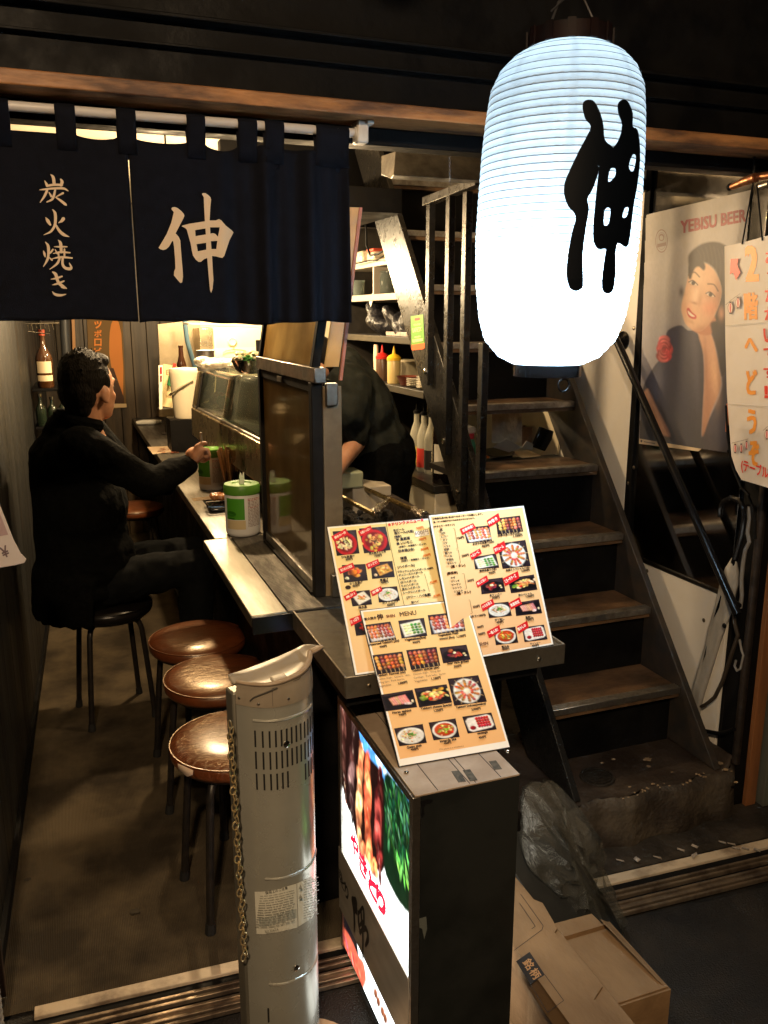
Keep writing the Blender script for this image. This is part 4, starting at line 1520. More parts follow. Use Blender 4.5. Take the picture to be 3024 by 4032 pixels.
def ribbons(mp, t, rows):
    for q, s_ in rows:
        p = Print(mp, .0016)
        p.quad(*q, REDR)
        a, b_ = q[3], q[2]
        L_ = math.hypot(b_[0] - a[0], b_[1] - a[1])
        ux, uy = (b_[0] - a[0]) / L_, (b_[1] - a[1]) / L_
        hh = math.hypot(q[0][0] - a[0], q[0][1] - a[1])
        p.text(s_, (a[0] + ux * L_ * .12 + uy * hh * .3, a[1] + uy * L_ * .12 - ux * hh * .3), (a[0] + ux * L_ * .88 + uy * hh * .3, a[1] + uy * L_ * .88 - ux * hh * .3), (.95, .85, .75), .03, hh * .46)
        p.build("ribbon", m_laminate, t)


def lines(mp, t, rows, col=TXC, bold=.045, up=upA):
    p = Print(mp, .0012, 0)
    for r_ in rows:
        s_, x0, y0, x1, y1 = r_[:5]
        c = r_[5] if len(r_) > 5 else col
        p.text(s_, (x0, y0), (x1, y1), c, r_[6] if len(r_) > 6 else bold, up=up)
    return p


ribbons(mp1, t1, [([(157, 245), (243, 198), (262, 230), (175, 275)], "締めの一杯"), ([(315, 215), (390, 180), (405, 210), (330, 245)], "お腹いっぱい"), ([(198, 435), (285, 400), (298, 432), (210, 468)], "魅力あるお惣菜"), ([(362, 408), (435, 378), (445, 408), (375, 440)], "ポンズで！"),
                  ([(230, 600), (300, 562), (312, 592), (245, 628)], "希少！"), ([(388, 570), (452, 540), (462, 568), (402, 600)], "定番！"), ([(265, 735), (330, 710), (338, 745), (275, 778)], "さっぱり")])
p = lines(mp1, t1, [("★ドリンクメニュー★", 495, 185, 708, 155, REDR, .07), ("生ビール", 528, 217, 592, 208), ("500円", 665, 203, 705, 197, srgb(220, 120, 40)), ("瓶ビール(大瓶)", 535, 237, 648, 222), ("[焼酎]", 535, 257, 575, 252), ("芋 黒若潮", 545, 275, 625, 262), ("500円", 680, 270, 722, 264, srgb(220, 120, 40)),
                    ("麦 いいちこ", 548, 297, 640, 283), ("(水割り・お湯割り・ロック)", 560, 315, 722, 295), ("日本酒(2合)", 560, 343, 652, 330), ("800円", 692, 329, 735, 323, srgb(220, 120, 40)), ("梅酒", 570, 384, 607, 378), ("400円", 705, 366, 747, 359, srgb(220, 120, 40)), ("(水割り・お湯割り・ロック)", 575, 399, 740, 378),
                    ("[ハイボール]", 555, 438, 653, 423), ("ブラックニッカハイボール 400円", 552, 462, 763, 438), ("デュワーズハイボール", 560, 482, 702, 462), ("レモンハイボール", 565, 503, 682, 486), ("GFハイボール", 570, 524, 665, 512), ("ウメハイボール", 575, 545, 677, 530), ("男のハイボール", 580, 566, 687, 549), ("シークワハイボール", 585, 587, 717, 568), ("450円", 745, 525, 787, 518, srgb(220, 120, 40)),
                    ("[サワー・ハイ各種]", 608, 617, 750, 598), ("400円", 765, 606, 806, 600, srgb(220, 120, 40)), ("酎ハイ", 635, 643, 678, 637), ("ひな茶漬け", 220, 375, 297, 367), ("600円", 245, 388, 285, 383), ("炭火焼きとり丼", 383, 353, 483, 340), ("750円", 415, 367, 458, 362), ("さつま揚げ", 268, 533, 345, 522), ("450円", 285, 545, 325, 540),
                    ("厚揚げ", 448, 512, 497, 506), ("450円", 455, 525, 497, 520), ("梅水晶", 320, 675, 370, 668), ("ポテトサラダ", 463, 645, 558, 632), ("450円", 490, 660, 535, 654)])
p.w = .0014
p.step = .0001
p.stroke([(482, 160, 2.4), (530, 400, 2.4), (600, 690, 2.4)], TXC, round_=False)
p.stroke([(710, 465, 2), (725, 515, 2), (740, 572, 2)], TXC, round_=False)
p.quad((650, 215), (733, 203), (740, 236), (657, 248), (.92, .90, .85))
p.text("600円", (656, 241), (736, 230), srgb(110, 80, 50), 0, up=upA)
p.ell(257, 547, 17, 12, srgb(50, 25, 18))
tag(p.build("lettering", m_laminate, t1), kind="stuff")

# --- food menu
t2, mp2, fc2 = board("food_menu", "orange food menu board with red ribbons, right one on the tray", (985, 1431), (1197, 1393), (925, 1112), .853, .318, cA)
sheet(fc2, t2, (.90, .64, .31), (.88, .52, .27))
for i, (q, k) in enumerate([([(940, 195), (1095, 178), (1112, 272), (965, 285)], 'skewer'), ([(1133, 138), (1278, 120), (1297, 215), (1145, 232)], 'grill'), ([(1000, 368), (1135, 345), (1155, 430), (1012, 440)], 'plate'), ([(1142, 288), (1310, 265), (1342, 420), (1175, 437)], 'round'), ([(1040, 505), (1175, 488), (1192, 572), (1050, 588)], 'meat'),
                            ([(1205, 495), (1360, 470), (1382, 560), (1225, 582)], 'cheese'), ([(1080, 645), (1210, 632), (1230, 715), (1095, 730)], 'salad'), ([(1245, 640), (1390, 617), (1410, 700), (1255, 717)], 'slices'), ([(1120, 800), (1250, 780), (1268, 875), (1135, 890)], 'stew'), ([(1290, 785), (1420, 768), (1442, 855), (1305, 872)], 'sausage')]):
    food(q, k, 200 + i, mp2, t2)
ribbons(mp2, t2, [([(920, 200), (1000, 165), (1018, 195), (935, 235)], "定番串盛！"), ([(1080, 150), (1150, 105), (1162, 150), (1095, 190)], "肉巻き"), ([(980, 350), (1040, 315), (1052, 345), (992, 385)], "ヘルシーに"), ([(1118, 310), (1185, 270), (1197, 318), (1130, 352)], "ボリューム"), ([(1015, 515), (1080, 475), (1092, 508), (1027, 548)], "刺しに近い"),
                  ([(1175, 495), (1265, 450), (1275, 492), (1190, 540)], "とろ〜りチーズ"), ([(1045, 650), (1115, 615), (1128, 648), (1057, 690)], "ハマル旨さ"), ([(1210, 640), (1275, 605), (1290, 645), (1225, 678)], "数量限定"), ([(1080, 810), (1155, 770), (1165, 810), (1095, 848)], "一番人気！"), ([(1260, 780), (1320, 745), (1330, 785), (1270, 822)], "懐かしの")])
rows = [("◇串焼き(各1本) 各2本〜のオーダーでお願いします。", 760, 148, 1058, 118), ("塩・タレの指定がなければおまかせになります。", 765, 165, 1010, 140), ("[やきとり・やきトン]", 768, 195, 890, 180), ("(塩・タレ)", 870, 435, 955, 425), ("[野菜串]", 848, 475, 908, 467), ("(塩・タレ)", 905, 595, 988, 582),
        ("150円", 908, 262, 947, 256), ("200円", 935, 367, 975, 360), ("200円", 967, 515, 1005, 509), ("250円", 1000, 670, 1040, 664), ("2本で+100円)", 985, 730, 1075, 718), ("200円", 1025, 790, 1062, 784), ("300円", 1033, 832, 1072, 826),
        ("おまかせ串盛り(6本)", 1000, 298, 1125, 282), ("900円", 1055, 310, 1097, 304), ("肉巻き盛り合せ(5本)", 1150, 247, 1280, 230), ("1,100円", 1240, 250, 1293, 243), ("野菜串盛り(5本)", 1040, 458, 1140, 444), ("900円", 1095, 468, 1132, 462), ("串盛りスペシャル(12本)", 1197, 453, 1337, 435), ("2,000円", 1288, 455, 1337, 449),
        ("炙りレバー", 1100, 602, 1170, 592), ("500円", 1115, 615, 1157, 610), ("伸スペシャル", 1270, 600, 1350, 588), ("1,250円", 1315, 608, 1362, 602), ("ガツ刺し", 1130, 748, 1187, 740), ("450円", 1140, 763, 1180, 757), ("馬刺し", 1312, 733, 1355, 727), ("700円", 1317, 747, 1360, 741),
        ("煮込み", 1170, 908, 1215, 902), ("450円", 1175, 920, 1215, 915), ("ウィンナー", 1340, 888, 1400, 880), ("450円", 1350, 902, 1390, 896), ("SHIN", 1040, 892, 1090, 886, GRY)]
for s_, x, y, w in [("皮", 803, 213, 18), ("ひな", 808, 232, 28), ("レバー", 812, 252, 40), ("タン", 822, 271, 26), ("ハツ", 822, 291, 26), ("ハラミ", 827, 311, 38), ("砂肝", 830, 331, 30), ("豚バラ", 834, 351, 40), ("つくね", 838, 370, 38), ("手羽先", 843, 391, 42), ("なんこつ", 848, 411, 52), ("ネギ", 868, 497, 26), ("エリンギ", 870, 518, 50), ("ピーマン", 875, 538, 52), ("シシトウ", 880, 558, 52), ("ニンニク", 887, 578, 52)]:
    rows.append((s_, x, y, x + w, y - w * .11))
p = lines(mp2, t2, rows)
p.w = .0014
p.step = .0001
for a in ([(880, 196), (890, 198), (910, 316), (900, 318)], [(902, 326), (912, 324), (925, 402), (915, 404)], [(935, 465), (945, 464), (962, 555), (950, 557)], [(972, 622), (980, 620), (995, 700), (985, 703)]):
    p.stroke([(*q, 2) for q in a], TXC, n=1, round_=False)
tag(p.build("lettering", m_laminate, t2), kind="stuff")

# --- English menu
t3, mp3, fc3 = board("english_menu", "English MENU board leaning on the tray over the light box", (862, 1657), (1103, 1615), (777, 1318), .7075, .318, cA)
sheet(fc3, t3, (.90, .62, .26), (.86, .48, .21), .955)
for i, (q, k) in enumerate([([(360, 770), (508, 750), (545, 858), (385, 877)], 'skewer'), ([(555, 745), (708, 728), (728, 835), (575, 850)], 'plate'), ([(730, 712), (935, 690), (955, 805), (752, 828)], 'skewer'), ([(402, 950), (580, 928), (605, 1040), (430, 1065)], 'grill'), ([(602, 920), (782, 900), (805, 1012), (632, 1037)], 'grill'), ([(800, 905), (960, 887), (985, 975), (822, 998)], 'meat'),
                            ([(452, 1185), (640, 1155), (668, 1258), (480, 1283)], 'slices'), ([(650, 1148), (842, 1122), (875, 1230), (680, 1260)], 'cheese'), ([(848, 1090), (1030, 1068), (1082, 1225), (888, 1250)], 'round'), ([(530, 1385), (700, 1358), (725, 1470), (562, 1490)], 'salad'), ([(735, 1350), (895, 1325), (920, 1435), (765, 1455)], 'stew'), ([(935, 1315), (1108, 1290), (1140, 1390), (968, 1415)], 'sausage')]):
    food(q, k, 300 + i, mp3, t3)
p = lines(mp3, t3, [("炭火焼き", 355, 745, 425, 735), ("伸", 433, 742, 468, 736, TXC, .03), ("SHIN", 487, 727, 537, 722, GRY), ("MENU", 568, 720, 665, 708, TXC, .01), ("Assorted Yakitori (six)", 385, 898, 562, 872), ("900円", 447, 907, 488, 902), ("Vegetables(five)", 597, 870, 722, 853), ("900円", 643, 882, 685, 877), ("Vegetables Meat", 795, 842, 915, 825), ("wound (five)  1,100円", 802, 862, 958, 842),
                    ("Yakitori  Normal (six)", 432, 1082, 600, 1058), ("Chicken thigh、Gizzard、skin、", 430, 1103, 630, 1073, GRY, 0), ("Wing tips、Pork hearts、", 437, 1123, 595, 1098, GRY, 0), ("Vegetables", 440, 1145, 515, 1133, GRY, 0), ("1,000円", 557, 1125, 610, 1117), ("Yakitori Special (six)", 640, 1052, 800, 1030), ("Chicken thigh、Wing tips", 645, 1072, 808, 1048, GRY, 0), ("Cartilage、Pork belly、bacon", 650, 1093, 837, 1066, GRY, 0), ("Vegetables", 655, 1115, 730, 1103, GRY, 0), ("1,100円", 755, 1098, 808, 1090),
                    ("liver rare grilled", 850, 1010, 975, 993), ("500円", 888, 1025, 930, 1019), ("Horse sashimi", 522, 1298, 633, 1282), ("700円", 560, 1312, 603, 1306), ("Yakitori cheese Special", 692, 1278, 875, 1253), ("1,250円", 770, 1287, 822, 1280), ("Yakitori Deluxe(twelve)", 900, 1270, 1077, 1245), ("2,000円", 992, 1280, 1045, 1272), ("Gatsu stab", 608, 1505, 695, 1490), ("450円", 632, 1518, 675, 1512), ("innards Ste", 805, 1468, 900, 1453), ("450円", 828, 1480, 870, 1474), ("sausage", 1028, 1425, 1088, 1415), ("450円", 1035, 1447, 1077, 1441), ("(This photo is a simulation.)", 800, 1517, 945, 1495, GRY, 0)], up=(-.26, -.965))
tag(p.build("lettering", m_laminate, t3), kind="stuff")

# ------------------------------------------------------------------ light box sign
BX0, BX1, BY0, BY1, BZ0, BZ1 = .529, .745, 1.256, 1.712, .03, .705
lb = thing("light_box_sign", "black standing light box sign with glowing yakitori picture on its side", "sign", ((BX0 + BX1) / 2, (BY0 + BY1) / 2, 0))
m_boxside = mat("scuffed_black_panel", (.0075, .009, .009), (.013, .0145, .014), scale=5, rough=.5, rough2=.7, spec=.3, bump=.05)
m_boxtop = mat("brown_grey_top", (.40, .31, .23), (.30, .22, .155), scale=9, rough=.42, rough2=.6)
m_alframe = mat("aluminium_edge", (.46, .43, .39), (.3, .28, .25), scale=40, rough=.3, rough2=.45, metal=1)
part("end_panel", m_boxside, lb, lambda b: b.box(BX0 + .013, BY0, BZ0, BX1 - .0005, BY0 + .006, BZ1 - .0042))
part("end_panel", m_boxside, lb, lambda b: b.box(BX0 + .013, BY1 - .006, BZ0, BX1 - .0005, BY1, BZ1 - .0042))
tp_ = part("top_panel", m_boxtop, lb, lambda b: b.box(BX0 + .0005, BY0, BZ1 - .004, BX1, BY1, BZ1), bevel=.001)
m_groove = mat("dark_groove", (.05, .035, .025), rough=.8)
for gx in (.575, .640, .652, .705):
    part("groove", m_groove, tp_, lambda b: b.box(gx, BY0 + .002, BZ1 + .0001, gx + .0016, BY1 - .002, BZ1 + .0006))
m_hole = mat("dirty_hole", (.02, .018, .014), (.09, .075, .05), scale=90, rough=.7)
for hx, hy, a in ((.654, 1.284, .5), (.632, 1.288, .5), (.716, 1.300, .5)):
    part("slot_hole", m_hole, tp_, lambda b: b.obox((hx, hy, BZ1 + .0006), (.0075, -.001, 0), (.002, .020 if hx < .7 else .016, 0), (0, 0, .0004)), bevel=.003)
for px, py in ((878, 1667), (1098, 1623)):
    c = PD(px, py, z=BZ1 + .003)
    part("rivet", m_chrome, tp_, lambda b: b.ball(c, .005, .005, .003, 10, 6))
for y0, y1 in ((BY0, BY0 + .016), (BY1 - .016, BY1)):
    part("corner_strip", m_alframe, lb, lambda b: b.box(BX0 - .004, y0 + .0003, BZ0, BX0 + .0125, y1, BZ1 - .0045), bevel=.001)
part("corner_strip", m_alframe, lb, lambda b: b.box(BX0 - .004, BY0 + .0165, BZ1 - .020, BX0 + .010, BY1 - .0165, BZ1 - .0045), bevel=.001)
m_face = mat_print("backlit_print", .3, emit=3.4)
fm = lambda u, v, w: Vector((BX0 + .002 - w, BY1 - u / 1000, BZ1 - v / 1000))      # millimetres on the lit face: right, down
fx = BX0 + .001


def fc(conv, clamp=True):
    def g(x, y):
        q = S(*conv(x, y), x=fx)
        return ((BY1 - q.y) * 1000, (BZ1 - q.z) * 1000)
    def h(x, y):
        u, v = g(x, y)
        return (max(14, min(441, u)), max(20, min(668, v)))
    return h if clamp else g


f3, f8 = fc(crop(850, 2500, 1.952)), fc(crop(1250, 3050, 1.8433))
g3, g8 = fc(crop(850, 2500, 1.952), False), fc(crop(1250, 3050, 1.8433), False)
p = Print(fm, .0, .0001)
p.rect(12, 18, 444, 672, (.92, .97, .95))
p.build("diffuser", m_face, lb)
pic = Raster(12, 18, 444, 672, 190, 250, (.90, .96, .93), 5)
rnd = random.Random(8)
Z3 = lambda *pts: [g3(*q) for q in pts]
pic.poly(Z3((940, 470), (1010, 545), (1530, 1290), (1520, 1520), (1420, 1370), (1300, 1180), (1200, 1060), (1120, 930), (1050, 730), (985, 650), (940, 690)), srgb(66, 146, 204), 8)
for x, y in ((1075, 640), (1110, 700), (1150, 760), (1190, 850), (1240, 960), (1255, 1000), (1300, 1060), (1330, 1080), (1380, 1180), (1420, 1250), (1465, 1330), (1050, 600), (1400, 1230)):
    for _ in range(4):
        u, v = g3(x + rnd.uniform(-14, 14), y + rnd.uniform(-24, 24))
        pic.blush(u, v, rnd.uniform(4, 13), rnd.uniform(3, 8), srgb(214, 232, 242), .8, rnd.random() * 3)
pic.poly(Z3((950, 560), (1075, 660), (1130, 880), (1290, 1110), (1305, 1561), (1275, 1830), (1110, 1640), (1045, 1400), (1000, 1290), (950, 1000)), srgb(44, 24, 22), 7)


def sk(pts, cols, seed):
    r2 = random.Random(seed)
    q = smooth_path([(*g3(x, y), w * .60) for x, y, w in pts], 9)
    pic.line([(a, b_) for a, b_, _ in q[::3]], 4, srgb(214, 180, 130))
    for u, v, w in q:
        c = r2.choice(cols)
        k_ = r2.uniform(.6, 1.35)
        pic.ell(u + r2.uniform(-.14, .14) * w, v + r2.uniform(-9, 9), w * r2.uniform(.36, .56), w * r2.uniform(.4, 1.1), srgb(*[max(0, min(255, x * k_)) for x in c]), r2.uniform(-.6, .6), .6, r2.uniform(.1, .7), .9)
        if r2.random() < .6:
            pic.blush(u - w * .15 + r2.uniform(-4, 4), v + r2.uniform(-5, 5), w * .07, w * .26, srgb(236, 208, 186), .6, r2.uniform(-.5, .5))


sk([(985, 560, 44), (975, 800, 52), (980, 1000, 48), (1000, 1290, 16)], [(92, 52, 44), (60, 32, 28), (120, 78, 66)], 1)
sk([(1060, 650, 46), (1060, 850, 58), (1040, 1100, 60), (1045, 1390, 30)], [(66, 40, 36), (48, 28, 26), (110, 84, 80)], 2)
sk([(1116, 860, 30), (1112, 1000, 48), (1098, 1250, 54), (1100, 1560, 50), (1150, 1700, 24)], [(186, 122, 74), (150, 86, 50), (214, 160, 108)], 3)
sk([(1165, 950, 44), (1165, 1130, 54), (1168, 1300, 56), (1160, 1500, 52), (1180, 1700, 52), (1235, 1830, 24)], [(190, 92, 46), (150, 62, 30), (220, 132, 72)], 4)
sk([(1262, 1060, 34), (1255, 1250, 52), (1245, 1450, 56), (1245, 1600, 52), (1262, 1850, 30)], [(112, 36, 32), (70, 20, 20), (150, 66, 56)], 5)
pic.poly([g8(*q) for q in ((486, 0), (560, 50), (705, 300), (695, 640), (680, 990), (610, 950), (540, 830), (480, 660), (482, 300))], srgb(20, 50, 30), 9)
for k in range(150):
    a, b_ = rnd.random(), rnd.random()
    x, y = 495 + 190 * a, 60 + 850 * b_ * (.5 + .5 * a)
    u, v = g8(x, y)
    lo = y > 620
    c = (110, 186, 80) if lo else rnd.choice([(36, 84, 46), (24, 60, 34), (70, 122, 78), (30, 74, 40)])
    pic.ell(u, v, rnd.uniform(2.5, 6), rnd.uniform(8, 22), srgb(*[max(0, min(255, x_ + rnd.uniform(-16, 22))) for x_ in c]), rnd.uniform(-.9, .3), .6, .7, .85)
pic.poly([g8(*q) for q in ((100, 830), (180, 960), (260, 1130), (290, 1300), (330, 1360), (350, 1500), (310, 1620), (320, 1900), (60, 1900), (80, 1490))], srgb(190, 92, 64), 10)
pic.poly([g8(*q) for q in ((100, 800), (200, 1000), (270, 1150), (295, 1320), (260, 1230), (190, 1110), (100, 1060))], srgb(24, 24, 34), 8)
for k in range(90):
    x, y = rnd.uniform(110, 330), rnd.uniform(1130, 1800)
    if x - 150 > (y - 1000) * .34:
        continue
    u, v = g8(x, y)
    pic.ell(u, v, rnd.uniform(5, 13), rnd.uniform(7, 18), srgb(*[max(0, min(255, c + rnd.uniform(-40, 34))) for c in ((226, 152, 84) if y > 1450 else (204, 108, 84))]), rnd.random() * 3, .5, .8, .9)
for x, y in ((420, 1590), (440, 1650), (470, 1720), (490, 1770)):
    pic.ell(*g8(x, y), 10, 16, srgb(130, 80, 50), .6, .5, .6)
pic.noise(.22, 90)
pic.noise(.18, 36)
gl_ = pic.I.mean(axis=2, keepdims=True)
pic.I = (pic.I * .82 + gl_ * .18) ** 1.35
pic.build("picture", m_face, lb, fm, .0004)
pic = Print(fm, .0009, .0001)
# red lettering
for ch, cx, cy in (("や", 268, 545), ("き", 332, 700), ("と", 402, 850), ("り", 462, 960)):
    u, v = f8(cx, cy)
    pic.text(ch, (u - 27, v + 12), (u + 27, v + 12), srgb(222, 20, 42), .05, 50)
tag(pic.build("lettering", m_face, lb), kind="stuff")
# opaque name plate across the lit face
A = [f8(140, 405), f8(632, 1455), f8(612, 1790), f8(140, 800)]
v0, v1 = (A[0][1] + A[1][1]) / 2, (A[0][1] + A[1][1]) / 2 + 168
m_plate = mat("brushed_name_plate", (.50, .47, .42), (.42, .39, .34), scale=30, stretch=(1, .2, 1), rough=.3, metal=.35)
pl = part("name_plate", m_plate, lb, lambda b: b.box(BX0 - .0052, BY0 + .010, BZ1 - v1 / 1000, BX0 - .0022, BY1 + .004, BZ1 - v0 / 1000), bevel=.0008)
p = Print(lambda u, v, w: Vector((BX0 - .0056 - w, BY1 - u / 1000, BZ1 - v / 1000)), 0, .0001)
DKB = (.012, .011, .012)
for i, ch in enumerate("ひなどり"):
    u, v = f8(158 + 25 * i, 672 + 64 * i)
    p.text(ch, (u - 13, v + 12), (u + 13, v + 12), DKB, .03)
k = lambda x, y: f8(x, y)
for s_ in ([(300, 915, 14), (290, 950, 30), (287, 990, 10), (290, 1060, 9), (288, 1130, 5)], [(318, 985, 5), (322, 1080, 8), (335, 1150, 5)], [(322, 1000, 5), (355, 960, 6), (360, 1060, 7), (350, 1120, 4)], [(328, 1090, 5), (352, 1060, 6)], [(340, 990, 7), (352, 1150, 8), (352, 1330, 5)], [(330, 1140, 6), (375, 1110, 9), (390, 1180, 10), (372, 1235, 5)]):
    p.stroke([(*k(x, y), w * 1.5) for x, y, w in s_], DKB, n=6)
tag(p.build("lettering", mat_print("print_satin", .4), lb), kind="stuff")
# back lit face on the far side, and the tube housing floor
part("rear_diffuser", mat("backlit_white", (.9, .93, .9), rough=.3, emit=(1, .93, .8), estr=1.3), lb, lambda b: b.box(BX1 - .0004, BY0 + .012, BZ0 + .03, BX1 + .0016, BY1 - .012, BZ1 - .03))
part("base", m_black, lb, lambda b: b.box(BX0 + .01, BY0 + .01, .0015, BX1 - .01, BY1 - .01, .0295))
m_peel = mat("peeled_black", (.006, .006, .007), rough=.25)
for pts in (((748, 195), (790, 180), (838, 182), (830, 205), (790, 215), (770, 240), (778, 290), (760, 315), (748, 290), (760, 250)),):
    q = [S(*crop(1250, 3050, 1.8433)(*a), y=BY0 - .0006) for a in pts]
    part("peeled_patch", m_peel, lb, lambda b: b.add(q, [tuple(range(len(q)))[::-1]]))
q = [S(*crop(1250, 3050, 1.8433)(*a), y=BY0 - .0006) for a in ((738, 1045), (790, 1030), (796, 1120), (775, 1195), (760, 1120), (740, 1110))]
part("tape_residue", mat("grey_residue", (.10, .11, .10), rough=.7), lb, lambda b: b.add(q, [tuple(range(6))[::-1]]))
# ------------------------------------------------------------------ tower heater seen from behind
hA = S(930, 2769, y=1.375)
hB = S(1229, 2684, z=hA.z)
HU = (hB - hA)
HW = HU.length
HU.normalize()
HV = Vector((HU.y, -HU.x, 0))                       # towards the camera
HC = (hA + hB) / 2
HZ = hA.z
htr = thing("tower_heater", "beige grey tower heater seen from behind with slotted vents", "heater", (HC.x, HC.y, 0))
m_heat = mat("grey_beige_enamel", (.44, .43, .375), (.38, .37, .32), scale=6, rough=.22, rough2=.32, metal=.45, spec=.6)
m_cap2 = mat("moulded_taupe_plastic", (.27, .225, .17), (.22, .18, .135), scale=14, rough=.38, rough2=.5)
m_lip = mat("tan_rolled_lip", (.36, .27, .19), (.29, .215, .15), scale=30, rough=.35)
hw = HW / 2


def hp(u, z, w=0.0):
    """point on the curved back cover at u metres from the middle"""
    t = u / hw
    v = .056 * (1 - abs(t) ** 2.6)
    n = HV + HU * (.056 * 2.6 * abs(t) ** 1.6 * (1 if t > 0 else -1) / hw)
    n.normalize()
    return Vector((HC.x, HC.y, 0)) + HU * u + HV * v + n * w + Vector((0, 0, z))


def loft(b, z0, z1, wdt, dep, rows=2):
    n = 40
    vs = []
    for j in range(rows):
        z = z0 + (z1 - z0) * j / (rows - 1)
        for i in range(n + 1):
            vs.append(hp(-hw + HW * i / n, z))
    b.add(vs, [(j * (n + 1) + i, j * (n + 1) + i + 1, (j + 1) * (n + 1) + i + 1, (j + 1) * (n + 1) + i) for j in range(rows - 1) for i in range(n)])


part("back_cover", m_heat, htr, lambda b: loft(b, .055, HZ, HW, 0), smooth=60)
m_side = mat("grey_side_case", (.20, .185, .15), rough=.4, metal=.5)
part("side_case", m_side, htr, lambda b: b.obox(Vector((HC.x, HC.y, (.055 + HZ + .02) / 2)) - HV * .0165 - HU * .002, HU * (hw + .004), HV * .016, Vector((0, 0, (HZ + .02 - .055) / 2))), bevel=.004)
o0 = Vector((HC.x, HC.y, 0))


def cap_h(t):
    return .040 + .020 * max(0, (t + 1) / 2) ** 1.7


def capshape(b):
    n, m = 44, 5
    vs = []
    for k in range(m + 1):
        for i in range(n + 1):
            t = -1 + 2 * i / n
            q = hp(t * hw, 0, .0015 - .006 * (k / m) ** 2)
            vs.append(Vector((q.x, q.y, HZ - .001 + cap_h(t) * k / m)))
    b.add(vs, [(j * (n + 1) + i, j * (n + 1) + i + 1, (j + 1) * (n + 1) + i + 1, (j + 1) * (n + 1) + i) for j in range(m) for i in range(n)])


cbd = part("cap_wall", m_cap2, htr, capshape, smooth=60)


def edge(t):
    if t <= 1:
        q = hp(t * hw, 0, -.0035)
        return Vector((q.x, q.y, HZ + cap_h(t)))
    e = t - 1
    q = hp(hw, 0, -.0035)
    return Vector((q.x, q.y, HZ + cap_h(1) + .030 * e)) + HU * (hw * e) + HV * (.018 * e ** .6)


def back(t):
    q = edge(min(t, 1.12))
    p_ = o0 + HU * (t * hw)
    v = -.030 if t < 1 else -.030 + .12 * (t - 1)
    return Vector((p_.x, p_.y, q.z + .004)) + HV * v


def captop(b):
    ts = [-1 + 2.30 * i / 46 for i in range(47)]
    vs = []
    for t in ts:
        a, c = edge(t), back(t)
        for k in range(7):
            u = k / 6
            vs.append(a * (1 - u) + c * u + Vector((0, 0, -.010 * math.sin(math.pi * u) * (1 if t < .8 else .3))))
    b.add(vs, [(i * 7 + k, (i + 1) * 7 + k, (i + 1) * 7 + k + 1, i * 7 + k + 1) for i in range(46) for k in range(6)])


hd = part("handle_top", m_cap2, htr, captop, smooth=60, solid=.003)
part("rolled_lip", m_lip, htr, lambda b: b.tube([edge(-1 + 2.30 * i / 46) for i in range(47)], [.0032 + .0022 * min(1, i / 30) for i in range(44)] + [.005, .004, .002], 8))
part("button", mat("ivory_button", (.50, .44, .35), rough=.4), hd, lambda b: b.obox(edge(-.18) - HV * .012 + Vector((0, 0, .002)), HU * .014, HV * .008, Vector((0, 0, .004))), bevel=.003)
for t0, t1 in ((-.80, -.30),):
    part("grip_recess_shade", mat("recess_shadowed", (.05, .042, .034), rough=.7), htr, lambda b: b.tube([hp(t * hw, HZ + .010 + .026 * ((t + .8) / .5) ** .6, .0006) for t in [t0 + (t1 - t0) * i / 10 for i in range(11)]], .0016, 6))  # raised dark line stands in for the shadow of a grip recess
part("hatch_seam", mat("seam_dark", (.06, .05, .04), rough=.8), htr, lambda b: b.tube([hp(-.032, HZ + .002, .0012), hp(-.032, HZ + .034, -.001), hp(.02, HZ + .040, -.001), hp(.058, HZ + .046, -.001), hp(.058, HZ + .004, .001)], .0006, 5))
m_slot = mat("slot_dark", (.008, .007, .006), rough=.9)  # dark inlays on the cover paint the shade inside the openings
slot_me = None
for row, (zt, zl) in enumerate(((.062, .034), (.104, .036), (.146, .034))):
    for k in range(14):
        if row == 2 and k in (6, 7, 8):
            continue
        u = -.058 + .0098 * k
        z = HZ - zt
        a = hp(u, z, .0003)
        nrm = (hp(u, z, .01) - hp(u, z, 0)).normalized()
        tng = Vector((0, 0, 1)).cross(nrm).normalized()
        part("vent_slot", m_slot, htr, lambda b: b.obox(a, tng * .0016, nrm * .0005, Vector((0, 0, zl / 2 - .001))))
for zz, u0, u1 in ((.027, -.06, .055), (.345, -.052, .07), (.575, -.052, .06)):
    part("pressed_rib", m_heat, htr, lambda b: b.tube([hp(u0 + (u1 - u0) * i / 20, HZ - zz, -.0006) for i in range(21)], .0030, 8))
for px, py in ((615, 1604), (638, 2087)):
    d = PD(px, py, y=HC.y - .05)
    u = (d - o0).dot(HU)
    a = hp(u, d.z, 0)
    nrm = (hp(u, d.z, .01) - a).normalized()
    part("screw", m_chrome, htr, lambda b: b.lathe([(.0065, 0), (.0065, .0015), (.004, .003), (.001, .0032)], 14, a, True, nrm))
for u, z in ((-.074, .012), (-.052, .006), (-.004, .010)):
    a = hp(u, HZ + z, .001)
    part("screw", m_chrome, htr, lambda b: b.ball(a, .003, .003, .003, 8, 6))
lp_ = PD(582, 2195, y=HC.y - .05)
ul = (lp_ - o0).dot(HU)
part("switch_slot", m_slot, htr, lambda b: b.obox(hp(ul, lp_.z, .0003), HU * .002, HV * .0008, Vector((0, 0, .016))))
m_base = mat("tan_base_plastic", (.46, .30, .17), rough=.45)
part("base", m_base, htr, lambda b: b.lathe([(.001, .052), (.09, .050), (.130, .036), (.142, .018), (.142, .002)], 40, (HC.x + .035, HC.y - .0, 0)))
# caution label, curved on the cover
c9 = crop(850, 3200, 1.952)


